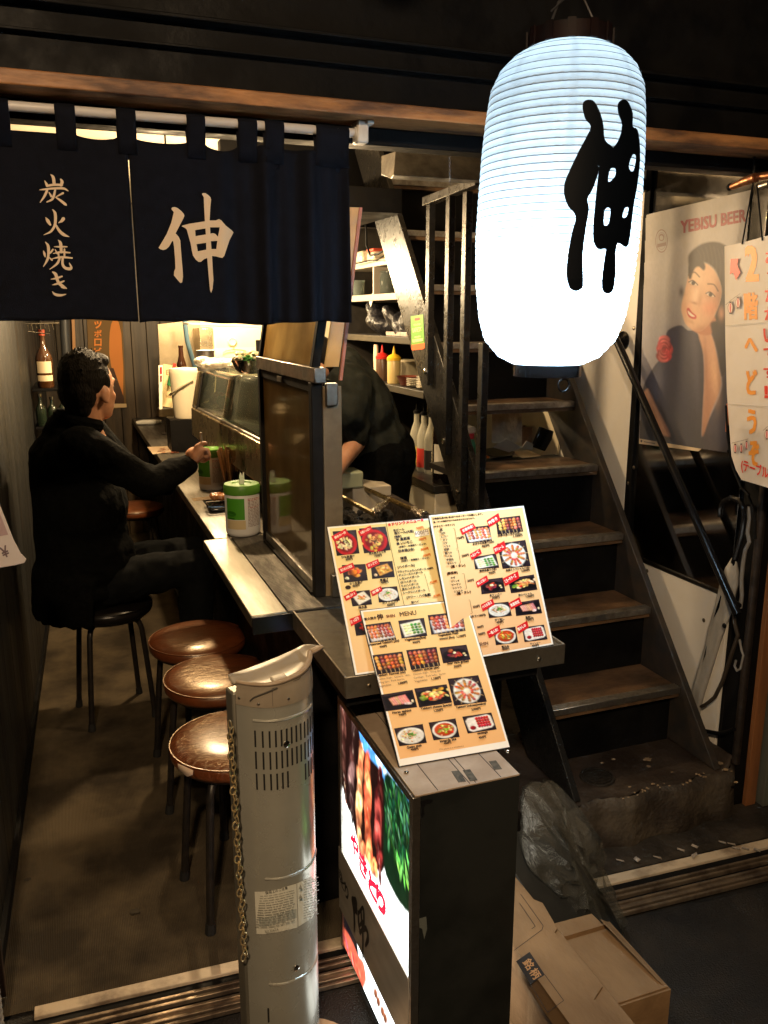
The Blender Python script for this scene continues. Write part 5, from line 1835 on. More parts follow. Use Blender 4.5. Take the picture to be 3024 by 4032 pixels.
def heat_map(px, py, w):
    d = ray(*c9(px, py))
    u, z = 0, .4
    for _ in range(5):
        q = hp(u, 0, .0006 + w)
        k = (q - o0).dot(HV)
        t = (o0 + HV * k - EYE).dot(HV) / d.dot(HV)
        hit = EYE + d * t
        u, z = max(-hw * .98, min(hw * .98, (hit - o0).dot(HU))), hit.z
    return hp(u, z, .0006 + w)


p = Print(heat_map, 0, .0001)
lab_w, lab_t = srgb(205, 203, 190), srgb(90, 88, 80)
p.poly([(315, 625), (460, 592), (620, 545), (770, 475), (785, 780), (620, 885), (330, 950)], lab_w, sub=60)
p.poly([(345, 820), (620, 738), (622, 808), (347, 892)], srgb(165, 168, 160), sub=60)
p.stroke([(622, 548, 4), (632, 878, 4)], lab_t, round_=False)
p.text("使用上のご注意", (388, 632), (555, 588), lab_t, .02)
rnd = random.Random(3)
for r_ in range(14):
    y = 655 + 18 * r_
    x = 352
    while x < 600:
        w = rnd.uniform(10, 46)
        dy = -(x - 330) * .19 - max(0, x - 480) * .06
        p.stroke([(x, y + dy, 5), (min(x + w, 608), y + dy - w * .2, 5)], srgb(140, 138, 128), n=1, round_=False)
        x += w + 7
for r_ in range(15):
    y = 545 + 20 * r_
    x = 672
    while x < 755:
        w = rnd.uniform(8, 26)
        dy = -(x - 640) * .30
        p.stroke([(x, y + dy, 5), (min(x + w, 765), y + dy - w * .3, 5)], srgb(140, 138, 128), n=1, round_=False)
        x += w + 6
for y in (590, 665):
    p.poly([(635, y), (650, y - 38), (664, y - 8)], srgb(150, 148, 138))
p.text("303071", (430, 912), (508, 888), srgb(120, 118, 108), 0)
tag(p.build("caution_label", mat_print("print_satin", .4), htr), kind="stuff")

# ------------------------------------------------------------------ gold chain hanging beside the heater
m_gold = mat("brass_chain", (.85, .66, .36), rough=.3, metal=.85)
cA_, cB_ = PD(497, 1566, y=1.335), PD(528, 2068, y=1.335)
chn = thing("brass_chain", "long brass link chain hanging at the edge of the heater", "chain", tuple(cB_))
b = MB()
b.tube([(.0052 * math.cos(q), 0, .0080 * math.sin(q)) for q in [2 * math.pi * i / 12 for i in range(12)]], .0014, 6, True)
lk = b.build("link", m_gold, None)
me = lk.data
bpy.data.objects.remove(lk)
NL = 42
for i in range(NL):
    o = bpy.data.objects.new("link", me)
    COL.objects.link(o)
    o.parent = chn
    t = i / (NL - 1)
    q = cA_ + (cB_ - cA_) * t
    o.location = q - root_loc(chn) + Vector((.0022 * math.sin(i * 2.1), .001 * math.cos(i * 1.7), 0))
    o.rotation_euler = (0, .16 * math.sin(i * 1.3), (0.45 if i % 2 else 2.0) + .3 * math.sin(i))
# ------------------------------------------------------------------ the customer on the stool
m_skin = mat("skin", (.50, .255, .150), (.44, .21, .12), scale=30, rough=.45, spec=.4, bump=.05, bscale=120)
m_coat = mat("black_wool_coat", (.0034, .0036, .0034), (.0022, .0023, .0023), scale=60, rough=.95, spec=.06, bump=.5, bscale=24, bdist=.02)
m_jean = mat("dark_trousers", (.0060, .0068, .0074), (.004, .0046, .005), scale=50, rough=.9, spec=.1, bump=.3, bscale=400)
m_hair = mat("black_hair", (.0065, .0055, .0050), (.013, .011, .009), scale=130, stretch=(1, 1, .3), rough=.6, spec=.06, bump=1.0, bscale=230, bdist=.004)
YC = 3.27


def folds(a, f):
    """cloth creases: push the skin about by stretched noise"""
    def g(p):
        n = mnoise.noise_vector(Vector((p.x * f, p.y * f, p.z * f * .55)))
        w = mnoise.noise_vector(Vector((p.x * f * 2.6, p.y * f * 2.6, p.z * f * 1.6 + 7)))
        return p + n * a + w * (a * .45)
    return g


g = lambda px, py, y=YC: PD(px, py, y=y)
FA = R(40)                                        # head turned away from the viewer
FD = Vector((math.cos(FA), math.sin(FA), -.06)).normalized()
FL = Vector((-math.sin(FA), math.cos(FA), 0))     # his left
HU_ = Vector((0, 0, 1))
hc = g(197, 838)                                  # middle of the skull
# body: head, neck and hands as one skin with the hidden trunk
hp_ = lambda f, l, u: hc + FD * f + FL * l + HU_ * u
wrist = PD(408, 1003, y=3.16)
elbow = PD(322, 1046, y=3.06)
shR = Vector((.045, 3.10, 1.105))
shL = Vector((.06, 3.45, 1.10))
bd = Blob()
bd.ell(hp_(-.012, 0, .012), .098, .078, .108, (0, 0, FA))
bd.ell(hp_(.034, 0, -.045), .054, .056, .075, (0, 0, FA))
bd.ell(hp_(.052, 0, -.094), .030, .032, .022, (0, 0, FA))                         # chin
bd.cap(hp_(.082, 0, .000), hp_(.101, 0, -.034), .0080, .0095)                        # nose
bd.ell(hp_(.074, 0, .028), .018, .046, .014, (0, 0, FA))                            # brow
bd.ell(hp_(.080, 0, -.068), .012, .022, .010, (0, 0, FA))                           # lips
for s_ in (-1, 1):
    bd.ell(hp_(.052, s_ * .034, -.030), .024, .022, .026)                            # cheeks
    bd.ell(hp_(-.004, s_ * .078, -.022), .020, .009, .032, (0, .15, FA))             # ears
    bd.ell(hp_(-.004, s_ * .082, -.044), .010, .007, .012, (0, 0, FA))
bd.cap(hp_(-.030, 0, -.06), hc + Vector((-.03, .005, -.205)), .052, .062)            # neck
bd.chain([(hc + Vector((-.03, .005, -.20)), .075), ((.03, 3.28, 1.02), .13), ((.03, 3.28, .80), .12), ((.05, 3.28, .60), .13)])
bd.chain([(shR, .05), (elbow, .042), (wrist, .026)])
persn = bd.build("person", m_skin, None, vox=.0060, smooth=3)
persn.location = (0, 0, 0)
tag(persn, "man in a black coat seated sideways at the counter, one hand raised", "person")
# right hand: palm, four bent fingers and thumb closing on a small white stick
hd_ = Blob()
kn = PD(428, 975, y=3.165)
pd_ = (kn - wrist).normalized()
hx = Vector((pd_.x, pd_.y, pd_.z))
sd_ = Vector((.25, -1, .05)).normalized()
sd_ = (sd_ - hx * sd_.dot(hx)).normalized()
nr = hx.cross(sd_)
hd_.cap(wrist - hx * .01, wrist + hx * .022, .023, .027)
hd_.ell(wrist + hx * .045, .040, .032, .030)
hd_.cap(wrist + hx * .03 + sd_ * .014, wrist + hx * .066 + sd_ * .020, .020, .016)
hd_.cap(wrist + hx * .03 - sd_ * .014, wrist + hx * .066 - sd_ * .020, .020, .015)
X_, Z_ = Vector((1, 0, 0)), Vector((0, 0, 1))
for i, (k, l) in enumerate(((.024, .9), (.009, 1.0), (-.008, .95), (-.024, .8))):
    b0 = wrist + hx * .064 + sd_ * k + Z_ * (.006 - .004 * i)
    b1 = b0 + (X_ * .026 + Z_ * (-.002 - .006 * i) + sd_ * .002) * l
    b2 = b1 + (X_ * .006 + Z_ * -.022) * l
    b3 = b2 + (X_ * -.014 + Z_ * -.008) * l
    hd_.chain([(b0, .0105), (b1, .0095), (b2, .0085), (b3, .0072)])
th0 = wrist + hx * .022 + sd_ * .016 + Z_ * .014
hd_.chain([(th0, .013), (th0 + hx * .026 + Z_ * .016, .0108), (th0 + hx * .045 + Z_ * .012 + X_ * .006, .0092), (th0 + hx * .055 + Z_ * .004 + X_ * .014, .0075)])
hd_.build("hand", m_skin, persn, vox=.0034, smooth=2)
one("paper_stick", mat("white_paper", (.8, .74, .62), rough=.8), lambda b: b.tube([th0 + hx * .045 + Z_ * .0 + X_ * .004, th0 + hx * .05 + Z_ * .05 + X_ * .002], .0045, 8), "short white stick held in the seated man's hand", "stick")
# coat
ct = Blob()
ct.chain([((-.005, 3.28, 1.115), .105), ((-.010, 3.28, 1.02), .155), ((.000, 3.28, .84), .165), ((.01, 3.28, .66), .175), ((.0, 3.28, .585), .175)])
ct.ell((-.005, 3.28, 1.04), .145, .200, .12)
ct.ell((.012, 3.28, .86), .165, .200, .18)
ct.ell((.02, 3.28, .66), .180, .205, .16)
ct.chain([(shR + Vector((-.02, .02, .0)), .076), (shR * .5 + elbow * .5, .066), (elbow + Vector((0, 0, .005)), .060), (elbow * .45 + wrist * .55, .052), (wrist - (wrist - elbow).normalized() * .012, .043)])
ct.chain([(shL, .08), ((.20, 3.50, .93), .065), ((.33, 3.40, .90), .052)])
ct.cap(hc + Vector((-.052, .005, -.135)), (-.02, 3.28, 1.10), .074, .10)               # collar
# hem hanging behind and below the seat
for k in range(33):
    a = R(95 + 5.4 * k)
    ct.cap((.02 + .175 * math.cos(a), 3.28 + .18 * math.sin(a), .62), (.008 + .186 * math.cos(a), 3.28 + .195 * math.sin(a), .462 + .006 * math.sin(k * 1.9)), .03, .019)
ct.ell((.02, 3.28, .56), .175, .19, .075)
ct.build("coat", m_coat, persn, vox=.008, smooth=3, fn=folds(.007, 13))
part("collar", m_coat, persn, lambda b: b.tube([hc + Vector((-.045, .005, -.128)) + Vector((.070 * math.cos(q), .074 * math.sin(q), .010 - .022 * math.cos(q))) for q in [R(35 + 290 * i / 20) for i in range(21)]], .026, 10))
# trousers and shoes
tr_ = Blob()
kR, kL = PD(428, 1205, y=3.17), Vector((.43, 3.40, .60))
tr_.chain([((.08, 3.20, .575), .095), (kR - Vector((.01, 0, .03)), .068), ((.40, 3.17, .35), .056), ((.42, 3.16, .20), .046)])
tr_.chain([((.08, 3.37, .575), .095), (kL, .068), ((.41, 3.40, .35), .056), ((.42, 3.41, .20), .046)])
tr_.build("trousers", m_jean, persn, vox=.009, smooth=3, fn=folds(.010, 16))
for yy in (3.155, 3.41):
    sh = Blob()
    sh.cap((.40, yy, .185), (.475, yy, .168 + .03), .036, .03)
    sh.build("shoe", m_blackgloss, persn, vox=.008, smooth=2)
# hair: thick short cap with ruffled tufts
hr_ = Blob()
hr_.ell(hp_(-.030, 0, .036), .099, .084, .104, (0, 0, FA))
hr_.ell(hp_(-.062, 0, -.010), .066, .076, .085, (0, 0, FA))
hr_.ell(hp_(-.066, 0, -.070), .040, .056, .045, (0, 0, FA))
hr_.ell(hp_(.020, 0, .096), .050, .064, .032, (0, -.2, FA))
for s_ in (-1, 1):
    hr_.ell(hp_(.006, s_ * .070, .026), .022, .011, .034, (0, 0, FA))
rnd = random.Random(6)
for k in range(170):
    a, e = rnd.uniform(-math.pi, math.pi), rnd.uniform(.12, 1.5)
    u = Vector((math.cos(a) * math.cos(e), math.sin(a) * math.cos(e), math.sin(e)))
    if u.x > .40 and u.z < .62:
        continue
    s0 = hp_(-.030 + .094 * u.x, .080 * u.y, .036 + .099 * u.z)
    dr = (FD * (u.x * .4 + .65) + FL * u.y * .5 + HU_ * (u.z * .7 + .1) + Vector((rnd.uniform(-.4, .4), rnd.uniform(-.4, .4), rnd.uniform(-.2, .3)))).normalized()
    hr_.cap(s0, s0 + dr * rnd.uniform(.010, .020), .0052, .0016, 5)
hr_.build("hair", m_hair, persn, vox=.0032, smooth=2)
m_eye = mat("dark_eye", (.012, .009, .008), rough=.2)
for s_ in (-1, 1):
    part("eye", m_eye, persn, lambda b: b.ball(hp_(.0785, s_ * .030, .004), .004, .007, .0028, 10, 6))
    part("eyebrow", m_hair, persn, lambda b: b.tube([hp_(.0905, s_ * .016, .027), hp_(.088, s_ * .034, .031), hp_(.076, s_ * .048, .027)], .0022, 6))

# ------------------------------------------------------------------ the cook bending over the grill
YK = 3.30
k_ = lambda px, py, y=YK: PD(px, py, y=y)
m_shirt = mat("charcoal_shirt", (.016, .018, .0145), (.010, .0115, .0095), scale=30, rough=.85, spec=.2, bump=.3, bscale=40, bdist=.01)
hip, sho = k_(806, 968), k_(722, 838)
ck_ = Blob()
hk = k_(668, 790, 3.20)
ck_.ell(hk, .092, .078, .108, (0, .5, 0))
ck_.ell(hk + Vector((-.05, -.02, -.05)), .05, .05, .06)
ck_.cap(hk + Vector((.04, .03, -.02)), sho + Vector((-.03, 0, .05)), .05, .06)
ck_.chain([(sho, .10), ((sho + hip) / 2, .105), (hip, .11)])
haR, wrR = k_(752, 930, 3.10), k_(742, 996, 3.02)
elR = k_(768, 955, 3.10)
ck_.chain([(sho + Vector((.02, -.12, -.02)), .05), (elR, .042), (wrR, .030), (k_(728, 1018, 2.98), .026)])
cook = ck_.build("person", m_skin, None, vox=.009, smooth=3)
tag(cook, "cook in a charcoal shirt bending over the grill behind the screen", "person")
sh_ = Blob()
top = k_(738, 812)
sh_.chain([(top, .115), ((top + hip) / 2 + Vector((.02, 0, .03)), .135), (hip + Vector((.0, 0, .03)), .140)])
sh_.ell((top + hip) / 2, .15, .19, .15)
sh_.ell(top + Vector((-.02, 0, -.02)), .13, .20, .11, (0, .6, 0))
sh_.ell(hip + Vector((-.01, 0, .05)), .145, .175, .11)
sh_.chain([(sho + Vector((.03, -.14, .0)), .085), (k_(752, 900, 3.10), .075), (elR + Vector((-.005, 0, .03)), .062)])
sh_.chain([(sho + Vector((-.02, .16, .0)), .08), (sho + Vector((-.10, .16, -.2)), .06)])
sh_.build("shirt", m_shirt, cook, vox=.008, smooth=3, fn=folds(.018, 11))
tz_ = Blob()
tz_.ell(hip + Vector((.03, 0, -.02)), .150, .175, .14)
tz_.chain([(hip + Vector((.03, -.08, -.04)), .125), (hip + Vector((.0, -.08, -.42)), .085), (hip + Vector((.04, -.08, -.86)), .06)])
tz_.chain([(hip + Vector((.03, .09, -.04)), .125), (hip + Vector((.0, .09, -.42)), .085), (hip + Vector((.04, .09, -.86)), .06)])
tz_.build("trousers", m_coat, cook, vox=.009, smooth=3, fn=folds(.012, 12))
hk2 = Blob()
hk2.ell(hk + Vector((.02, .01, .03)), .098, .086, .095, (0, .5, 0))
hk2.build("hair", m_hair, cook, vox=.008, smooth=2)
# ------------------------------------------------------------------ things on the counter
m_wp = mat("white_plastic_can", (.74, .73, .70), rough=.35)
m_green = mat("green_lid", (.10, .27, .030), rough=.4)
m_greenl = mat("green_label", (.07, .30, .02), rough=.45)
m_beige = mat("beige_label", (.62, .50, .28), rough=.5)
m_tissue = mat("white_tissue", (.82, .82, .76), rough=.9)


def cyl_patch(b, c, r_, a0, a1, z0, z1, n=10):
    vs = [(c[0] + r_ * math.cos(a0 + (a1 - a0) * i / n), c[1] + r_ * math.sin(a0 + (a1 - a0) * i / n), z) for z in (z0, z1) for i in range(n + 1)]
    b.add(vs, [(i, i + 1, n + 2 + i, n + 1 + i) for i in range(n)])


def canister(c, label, tuft=True, turn=0.0):
    t = thing("wipes_canister", label, "canister", (c[0], c[1], .8505), 0, "wet wipe canisters on the counter")
    r_, z0 = .0565, .8505
    part("can_body", m_wp, t, lambda b: b.lathe([(.050, 0), (.0555, .006), (r_, .012), (r_, .140), (.055, .143)], 36, (c[0], c[1], z0)))
    ld = part("lid", m_green, t, lambda b: b.lathe([(.0585, .138), (.0595, .141), (.0595, .163), (.056, .169), (.034, .1695), (.030, .166), (.001, .166)], 36, (c[0], c[1], z0)))
    a = R(-118) + turn
    part("green_label", m_greenl, t, lambda b: cyl_patch(b, c, r_ + .0005, a - .75, a + .42, z0 + .058, z0 + .128))
    part("beige_label", m_beige, t, lambda b: cyl_patch(b, c, r_ + .0005, a - .75, a + .46, z0 + .026, z0 + .056))
    pr = Print(lambda px, py, w: Vector((c[0] + (r_ + .0008 + w) * math.cos(px), c[1] + (r_ + .0008 + w) * math.sin(px), z0 + py)), 0, .00003)
    rnd = random.Random(int(c[1] * 100))
    for k in range(20):
        zz = .034 + .0048 * k
        x = a + .60
        while x < a + 1.42:
            w = rnd.uniform(.05, .22)
            pr._push([(x, zz), (min(x + w, a + 1.46), zz), (min(x + w, a + 1.46), zz + .0026), (x, zz + .0026)], [(0, 1, 2, 3)], (.45, .16, .13) if k in (13, 18, 19) else (.38, .30, .28))
            x += w + .035
    pr._push([(a - .35 + .3 * math.cos(q), .078 + .009 * math.sin(q)) for q in [2 * math.pi * i / 16 for i in range(16)]], [tuple(range(16))], (.03, .16, .01))
    pr._push([(a - .55, .060), (a - .15, .060), (a - .15, .065), (a - .55, .065)], [(0, 1, 2, 3)], (.03, .15, .01))
    tag(pr.build("fine_print", mat_print("print_satin", .4), t), kind="stuff")
    if tuft:
        rn = random.Random(2)
        part("wipe_tuft", m_tissue, t, lambda b: [b.tube([(c[0] + .004 * k, c[1], z0 + .166), (c[0] + .004 * k + .002, c[1] + .002, z0 + .185), (c[0] + .007 * k + rn.uniform(-.003, .003), c[1] + rn.uniform(-.003, .003), z0 + .197 + rn.uniform(0, .01))], [.005, .005, .0015], 5) for k in (-1, 0, 1)])
    return t


canister((.507, 2.690), "green lidded wet wipe canister nearest the steel screen")
canister((.535, 3.478), "green lidded wet wipe canister behind the man's hand", False, -.25)

c2 = crop(550, 1650, 3.016)
sv = lambda a, b_, **k: S(*c2(a, b_), **k)
m_clear = mat("clear_glass", (.9, .93, .9), rough=.03, trans=1.0, ior=1.3)
m_chop = mat("disposable_chopstick", (.62, .42, .22), (.5, .32, .16), scale=60, stretch=(1, 1, .1), rough=.6)
cp = Vector((.592, 3.33, .8505))
ch = thing("chopstick_glass", "glass packed with pale wooden chopsticks behind the near canister", "chopstick holder", tuple(cp))
part("glass", m_clear, ch, lambda b: b.lathe([(.030, 0), (.036, .002), (.040, .095), (.0375, .095), (.033, .006), (.001, .006)], 28, tuple(cp)))
rnd = random.Random(9)
for k in range(32):
    a, rr = rnd.random() * 6.28, .030 * math.sqrt(rnd.random())
    p0 = cp + Vector((rr * math.cos(a), rr * math.sin(a), .008))
    p1 = cp + Vector((2.3 * rr * math.cos(a) + rnd.uniform(-.006, .006), 1.75 * rr * math.sin(a), .185 + rnd.uniform(-.012, .012)))
    part("chopstick", m_chop, ch, lambda b: b.tube([p0, p1], [.0034, .0048], 4))
sl = sv(1290, 760, z=.8505)
st = thing("lid_stack", "stack of shiny steel lids standing on edge beside the chopsticks", "lids", (sl.x - .02, sl.y - .04, .8505))
for k in range(3):
    c = Vector((sl.x - .035 + .016 * k, sl.y - .05, .8505 + .062))
    part("lid", m_chrome, st, lambda b: b.lathe([(.001, .003), (.045, .003), (.052, .0), (.0615, .0), (.0615, .002), (.053, .003), (.046, .006), (.001, .006)], 36, c, True, (-1, -.55, .25)), smooth=50)
# black dish with glazed skewers
pc = sv(985, 1060, z=.8505)
m_dish = mat("black_glazed_dish", (.010, .010, .011), rough=.12)
dsh = thing("skewer_dish", "square black dish on the counter beside the near canister", "dish", (pc.x, pc.y, .8505))
part("dish_body", m_dish, dsh, lambda b: b.prism([(pc.x - .055, pc.y - .06, .8505), (pc.x + .055, pc.y - .06, .8505), (pc.x + .055, pc.y + .06, .8505), (pc.x - .055, pc.y + .06, .8505)], (0, 0, .016)), bevel=.006)
part("dish_rim", m_dish, dsh, lambda b: b.tube([(pc.x - .060, pc.y - .065, .872), (pc.x + .060, pc.y - .065, .872), (pc.x + .060, pc.y + .065, .872), (pc.x - .060, pc.y + .065, .872)], .005, 6, True))
m_glaze = mat("glazed_chicken", (.42, .17, .045), (.22, .065, .016), scale=90, rough=.16, rough2=.3, coat=.6, bump=.8, bscale=110, bdist=.006)
rnd = random.Random(14)
for k in range(3):
    yy = pc.y + .012 + .020 * k
    sk_ = thing("chicken_skewer", ["glazed chicken skewer at the near side of the black dish", "glazed chicken skewer in the middle of the black dish", "glazed chicken skewer at the far side of the black dish"][k], "skewer", (pc.x, yy, .872), 0, "skewers on the black dish")
    part("stick", m_chop, sk_, lambda b: b.tube([(pc.x - .105, yy, .885), (pc.x + .06, yy, .889)], .0016, 5))
    bb = Blob()
    for j in range(7):
        bb.ell((pc.x - .028 + .013 * j, yy + rnd.uniform(-.003, .003), .889 + rnd.uniform(-.002, .003)), .012, .013, .012)
    bb.build("meat", m_glaze, sk_, vox=.003, smooth=1)
# salt shaker, menu card, towel, small post
q = sv(490, 300, z=.8505)
sal = thing("salt_shaker", "small glass salt shaker with pale lid near the menu card", "shaker", tuple(q))
part("jar", m_clear, sal, lambda b: b.lathe([(.018, 0), (.020, .003), (.020, .05), (.014, .062)], 20, tuple(q)))
part("salt", m_tissue, sal, lambda b: b.lathe([(.0165, .004), (.0165, .034)], 20, tuple(q)))
part("lid", mat("dull_gold_lid", (.45, .38, .2), rough=.4, metal=.6), sal, lambda b: b.lathe([(.0155, .062), (.0155, .078), (.012, .081)], 20, tuple(q)))
qs = [sv(*a, z=.8525) for a in ((90, 335), (530, 312), (580, 370), (155, 418))]
mc = thing("counter_menu_card", "laminated menu card lying flat on the counter by the man's hand", "menu card", tuple(qs[3]))
part("card", mat("pale_card", (.66, .50, .33), rough=.35), mc, lambda b: b.prism([a for a in qs[::-1]], (0, 0, .0012)))
pr = Print(lambda px, py, w: sv(px, py, z=.8541 + w), 0, .0001)
rnd = random.Random(1)
for k in range(30):
    x, y = rnd.uniform(200, 540), rnd.uniform(330, 400)
    pr.stroke([(x, y, 6), (x + rnd.uniform(12, 40), y - 2, 6)], srgb(140, 80, 55), n=1, round_=False)
tag(pr.build("fine_print", mat_print("print_satin", .4), mc), kind="stuff")
q = sv(100, 70, z=.8505)
one("rolled_towel", m_tissue, lambda b: b.tube([(q.x - .075, q.y, .867), (q.x - .03, q.y + .004, .869), (q.x + .04, q.y - .004, .868), (q.x + .085, q.y + .01, .870)], [.012, .017, .017, .011], 10), "rolled white towel at the far end of the counter", "towel")
q = sv(345, 175, z=.8505)
one("steel_stand_foot", m_steel, lambda b: b.lathe([(.045, 0), (.045, .006), (.022, .010), (.020, .15)], 20, tuple(q)), "steel stand foot below the menu holder at the counter end", "stand")

# ------------------------------------------------------------------ glass display case behind the counter
m_case = mat("case_bronze_steel", (.42, .34, .20), (.24, .19, .11), scale=10, rough=.2, rough2=.4, metal=.9)
case = thing("display_case", "curved glass refrigerated display case behind the counter", "display case", (.7, 3.5, .8505))
GF, GN = Vector((.567, 4.14, 1.125)), Vector((.612, 2.72, 1.135))
TF, TN = Vector((.600, 4.14, 1.285)), Vector((.650, 2.72, 1.315))
part("base", m_case, case, lambda b: b.add([(.550, 4.16, .985), (.595, 2.70, .985), (.83, 2.70, .985), (.83, 4.16, .985), (.552, 4.16, 1.122), (.597, 2.70, 1.132), (.83, 2.70, 1.132), (.83, 4.16, 1.122)],
                                            [(0, 3, 2, 1), (4, 5, 6, 7), (0, 1, 5, 4), (1, 2, 6, 5), (2, 3, 7, 6), (3, 0, 4, 7)]), bevel=.006)
part("plinth", m_black, case, lambda b: b.box(.66, 2.74, .8505, .82, 4.12, .9845))
m_cglass = mat("greenish_case_glass", (.72, .80, .66), rough=.05, trans=.92, ior=1.15, spec=.7)
vD = Vector((.40, 0, 0))


def casefront(b):
    rows = []
    for i in range(9):
        t = i / 8
        rows.append((GF + (TF - GF) * t, GN + (TN - GN) * t))
    for q in (.4, .8, 1.2, 1.57):
        off = Vector((.03 * (1 - math.cos(q)), 0, .022 * math.sin(q)))
        rows.append((TF + off, TN + off))
    rows.append((TF + Vector((.12, 0, .024)), TN + Vector((.12, 0, .024))))
    vs = [p for r_ in rows for p in r_]
    b.add(vs, [(2 * i, 2 * i + 1, 2 * i + 3, 2 * i + 2) for i in range(len(rows) - 1)])


part("curved_glass", m_cglass, case, casefront, smooth=60, solid=.004)
part("sill", m_steel, case, lambda b: b.tube([GF, GN], .008, 8))
part("top_panel", m_cglass, case, lambda b: b.add([TF + Vector((.10, 0, .020)), TN + Vector((.10, 0, .020)), TN + Vector((.175, 0, .020)), TF + Vector((.22, 0, .020)), TF + Vector((.10, 0, .032)), TN + Vector((.10, 0, .032)), TN + Vector((.175, 0, .032)), TF + Vector((.22, 0, .032))],
                                                 [(0, 3, 2, 1), (4, 5, 6, 7), (0, 1, 5, 4), (1, 2, 6, 5), (2, 3, 7, 6), (3, 0, 4, 7)]), bevel=.003)
part("end_cap", m_case, case, lambda b: b.prism([GF + Vector((-.008, .002, -.004)), TF + Vector((-.006, .002, .004)), TF + Vector((.03, .002, .034)), TF + Vector((.22, .002, .034)), GF + Vector((.25, .002, 0))], (0, .04, 0)), bevel=.004)
part("end_glass_trim", m_frame, case, lambda b: b.tube([GF + Vector((0, -.10, 0)), TF + Vector((0, -.10, 0)), TF + Vector((.03, -.10, .022)), TF + Vector((.12, -.10, .024))], .008, 6))
part("rear_doors", mat("dull_green_steel", (.10, .24, .13), (.20, .26, .12), scale=6, rough=.4), case, lambda b: b.box(.80, 2.76, 1.136, .815, 4.1, 1.315))
m_leaf = mat("green_leaf_tray", (.03, .13, .06), (.09, .16, .05), scale=30, rough=.4, bump=.6, bscale=60)
rnd = random.Random(31)
for k in range(7):
    yy = 2.95 + .16 * k
    one("skewer_tray", m_leaf if k % 3 else mat("raw_skewer_meat", (.38, .16, .09), (.5, .3, .18), scale=40, rough=.3), lambda b: [b.ball((.70 + .04 * (i % 3), yy + .03 * (i // 3), 1.15 + rnd.uniform(0, .02)), .03, .022, .02, 8, 6) for i in range(9)],
        ["heap of green shishito skewers", "heap of raw meat skewers", "heap of leek skewers"][k % 3] + " number %s from the screen inside the display case" % ["one", "two", "three", "four", "five", "six", "seven"][k], "food", "food in the display case")
# things on top of the case
c1_ = crop(550, 1250, 3.318)
sw_ = lambda a, b_, **k: S(*c1_(a, b_), **k)
q = sw_(870, 697, y=3.95)
cn = thing("steel_canisters", "two stacked dark steel canisters on the display case", "canisters", tuple(q))
for k in range(2):
    part("canister", m_steel, cn, lambda b: b.lathe([(.041, .001 + .047 * k), (.041, .040 + .047 * k), (.043, .041 + .047 * k), (.043, .0465 + .047 * k), (.001, .0465 + .047 * k)], 28, tuple(q)))
q = sw_(1440, 770, y=3.05)
q.z = 1.351
bw = thing("salad_bowl", "steel bowl of chopped cabbage and parsley on the display case", "bowl", tuple(q))
part("bowl", m_chrome, bw, lambda b: b.lathe([(.035, 0), (.05, .012), (.064, .042), (.067, .048), (.062, .046), (.046, .014), (.001, .01)], 28, tuple(q)))
rnd = random.Random(2)
part("cabbage", mat("pale_cabbage", (.72, .68, .42), (.55, .42, .2), scale=60, rough=.6), bw, lambda b: [b.ball((q.x + rnd.uniform(-.05, .05), q.y + rnd.uniform(-.05, .05), q.z + .05 + rnd.uniform(-.005, .025)), rnd.uniform(.008, .016), rnd.uniform(.008, .016), .008, 7, 5) for _ in range(40)])
part("parsley", mat("parsley", (.03, .16, .02), rough=.6), bw, lambda b: [b.ball((q.x - .02 + rnd.uniform(-.03, .03), q.y - .04 + rnd.uniform(-.015, .02), q.z + .052 + rnd.uniform(-.005, .012)), .010, .008, .005, 6, 5) for _ in range(14)])
m_film = mat("wrinkled_film", (.85, .80, .65), rough=.22, spec=.7, bump=1, bscale=60, bdist=.02, alpha=.75)
q2 = sw_(1120, 735, y=3.45)
bb = Blob()
rnd = random.Random(12)
for k in range(16):
    bb.ell((q2.x + rnd.uniform(-.09, .09), q2.y + rnd.uniform(-.10, .10), 1.352 + rnd.uniform(.006, .026)), .035, .035, .016)
tag(bb.build("plastic_bag", m_film, None, vox=.006, smooth=1), "crumpled pale plastic bag lying on the display case", "bag")
one("blue_dish", mat("blue_glaze", (.04, .12, .42), rough=.2), lambda b: b.lathe([(.05, 1.352), (.075, 1.366), (.078, 1.368), (.05, 1.358)], 28, (.735, 3.62, 0)), "flat blue dish on the display case behind the canisters", "dish")
# air pot with folding handle
q = sw_(545, 1310, y=4.60)
ap = thing("air_pot", "white insulated pot with folding handle at the counter end", "pot", (q.x + .03, q.y, q.z))
ax = q.x + .03
part("stand", m_black, ap, lambda b: b.box(ax - .10, q.y - .10, .8505, ax + .10, q.y + .10, q.z - .001))
part("pot_body", mat("ivory_enamel", (.74, .66, .48), rough=.35), ap, lambda b: b.lathe([(.064, 0), (.068, .01), (.081, .235), (.083, .25), (.078, .262), (.001, .268)], 32, (ax, q.y, q.z)))
part("handle", mat("beige_handle", (.42, .36, .24), rough=.4), ap, lambda b: b.tube([(ax - .085, q.y - .02, q.z + .125), (ax - .075, q.y - .055, q.z + .140), (ax - .02, q.y - .085, q.z + .175), (ax + .03, q.y - .08, q.z + .20)], .010, 8, flat=.5))
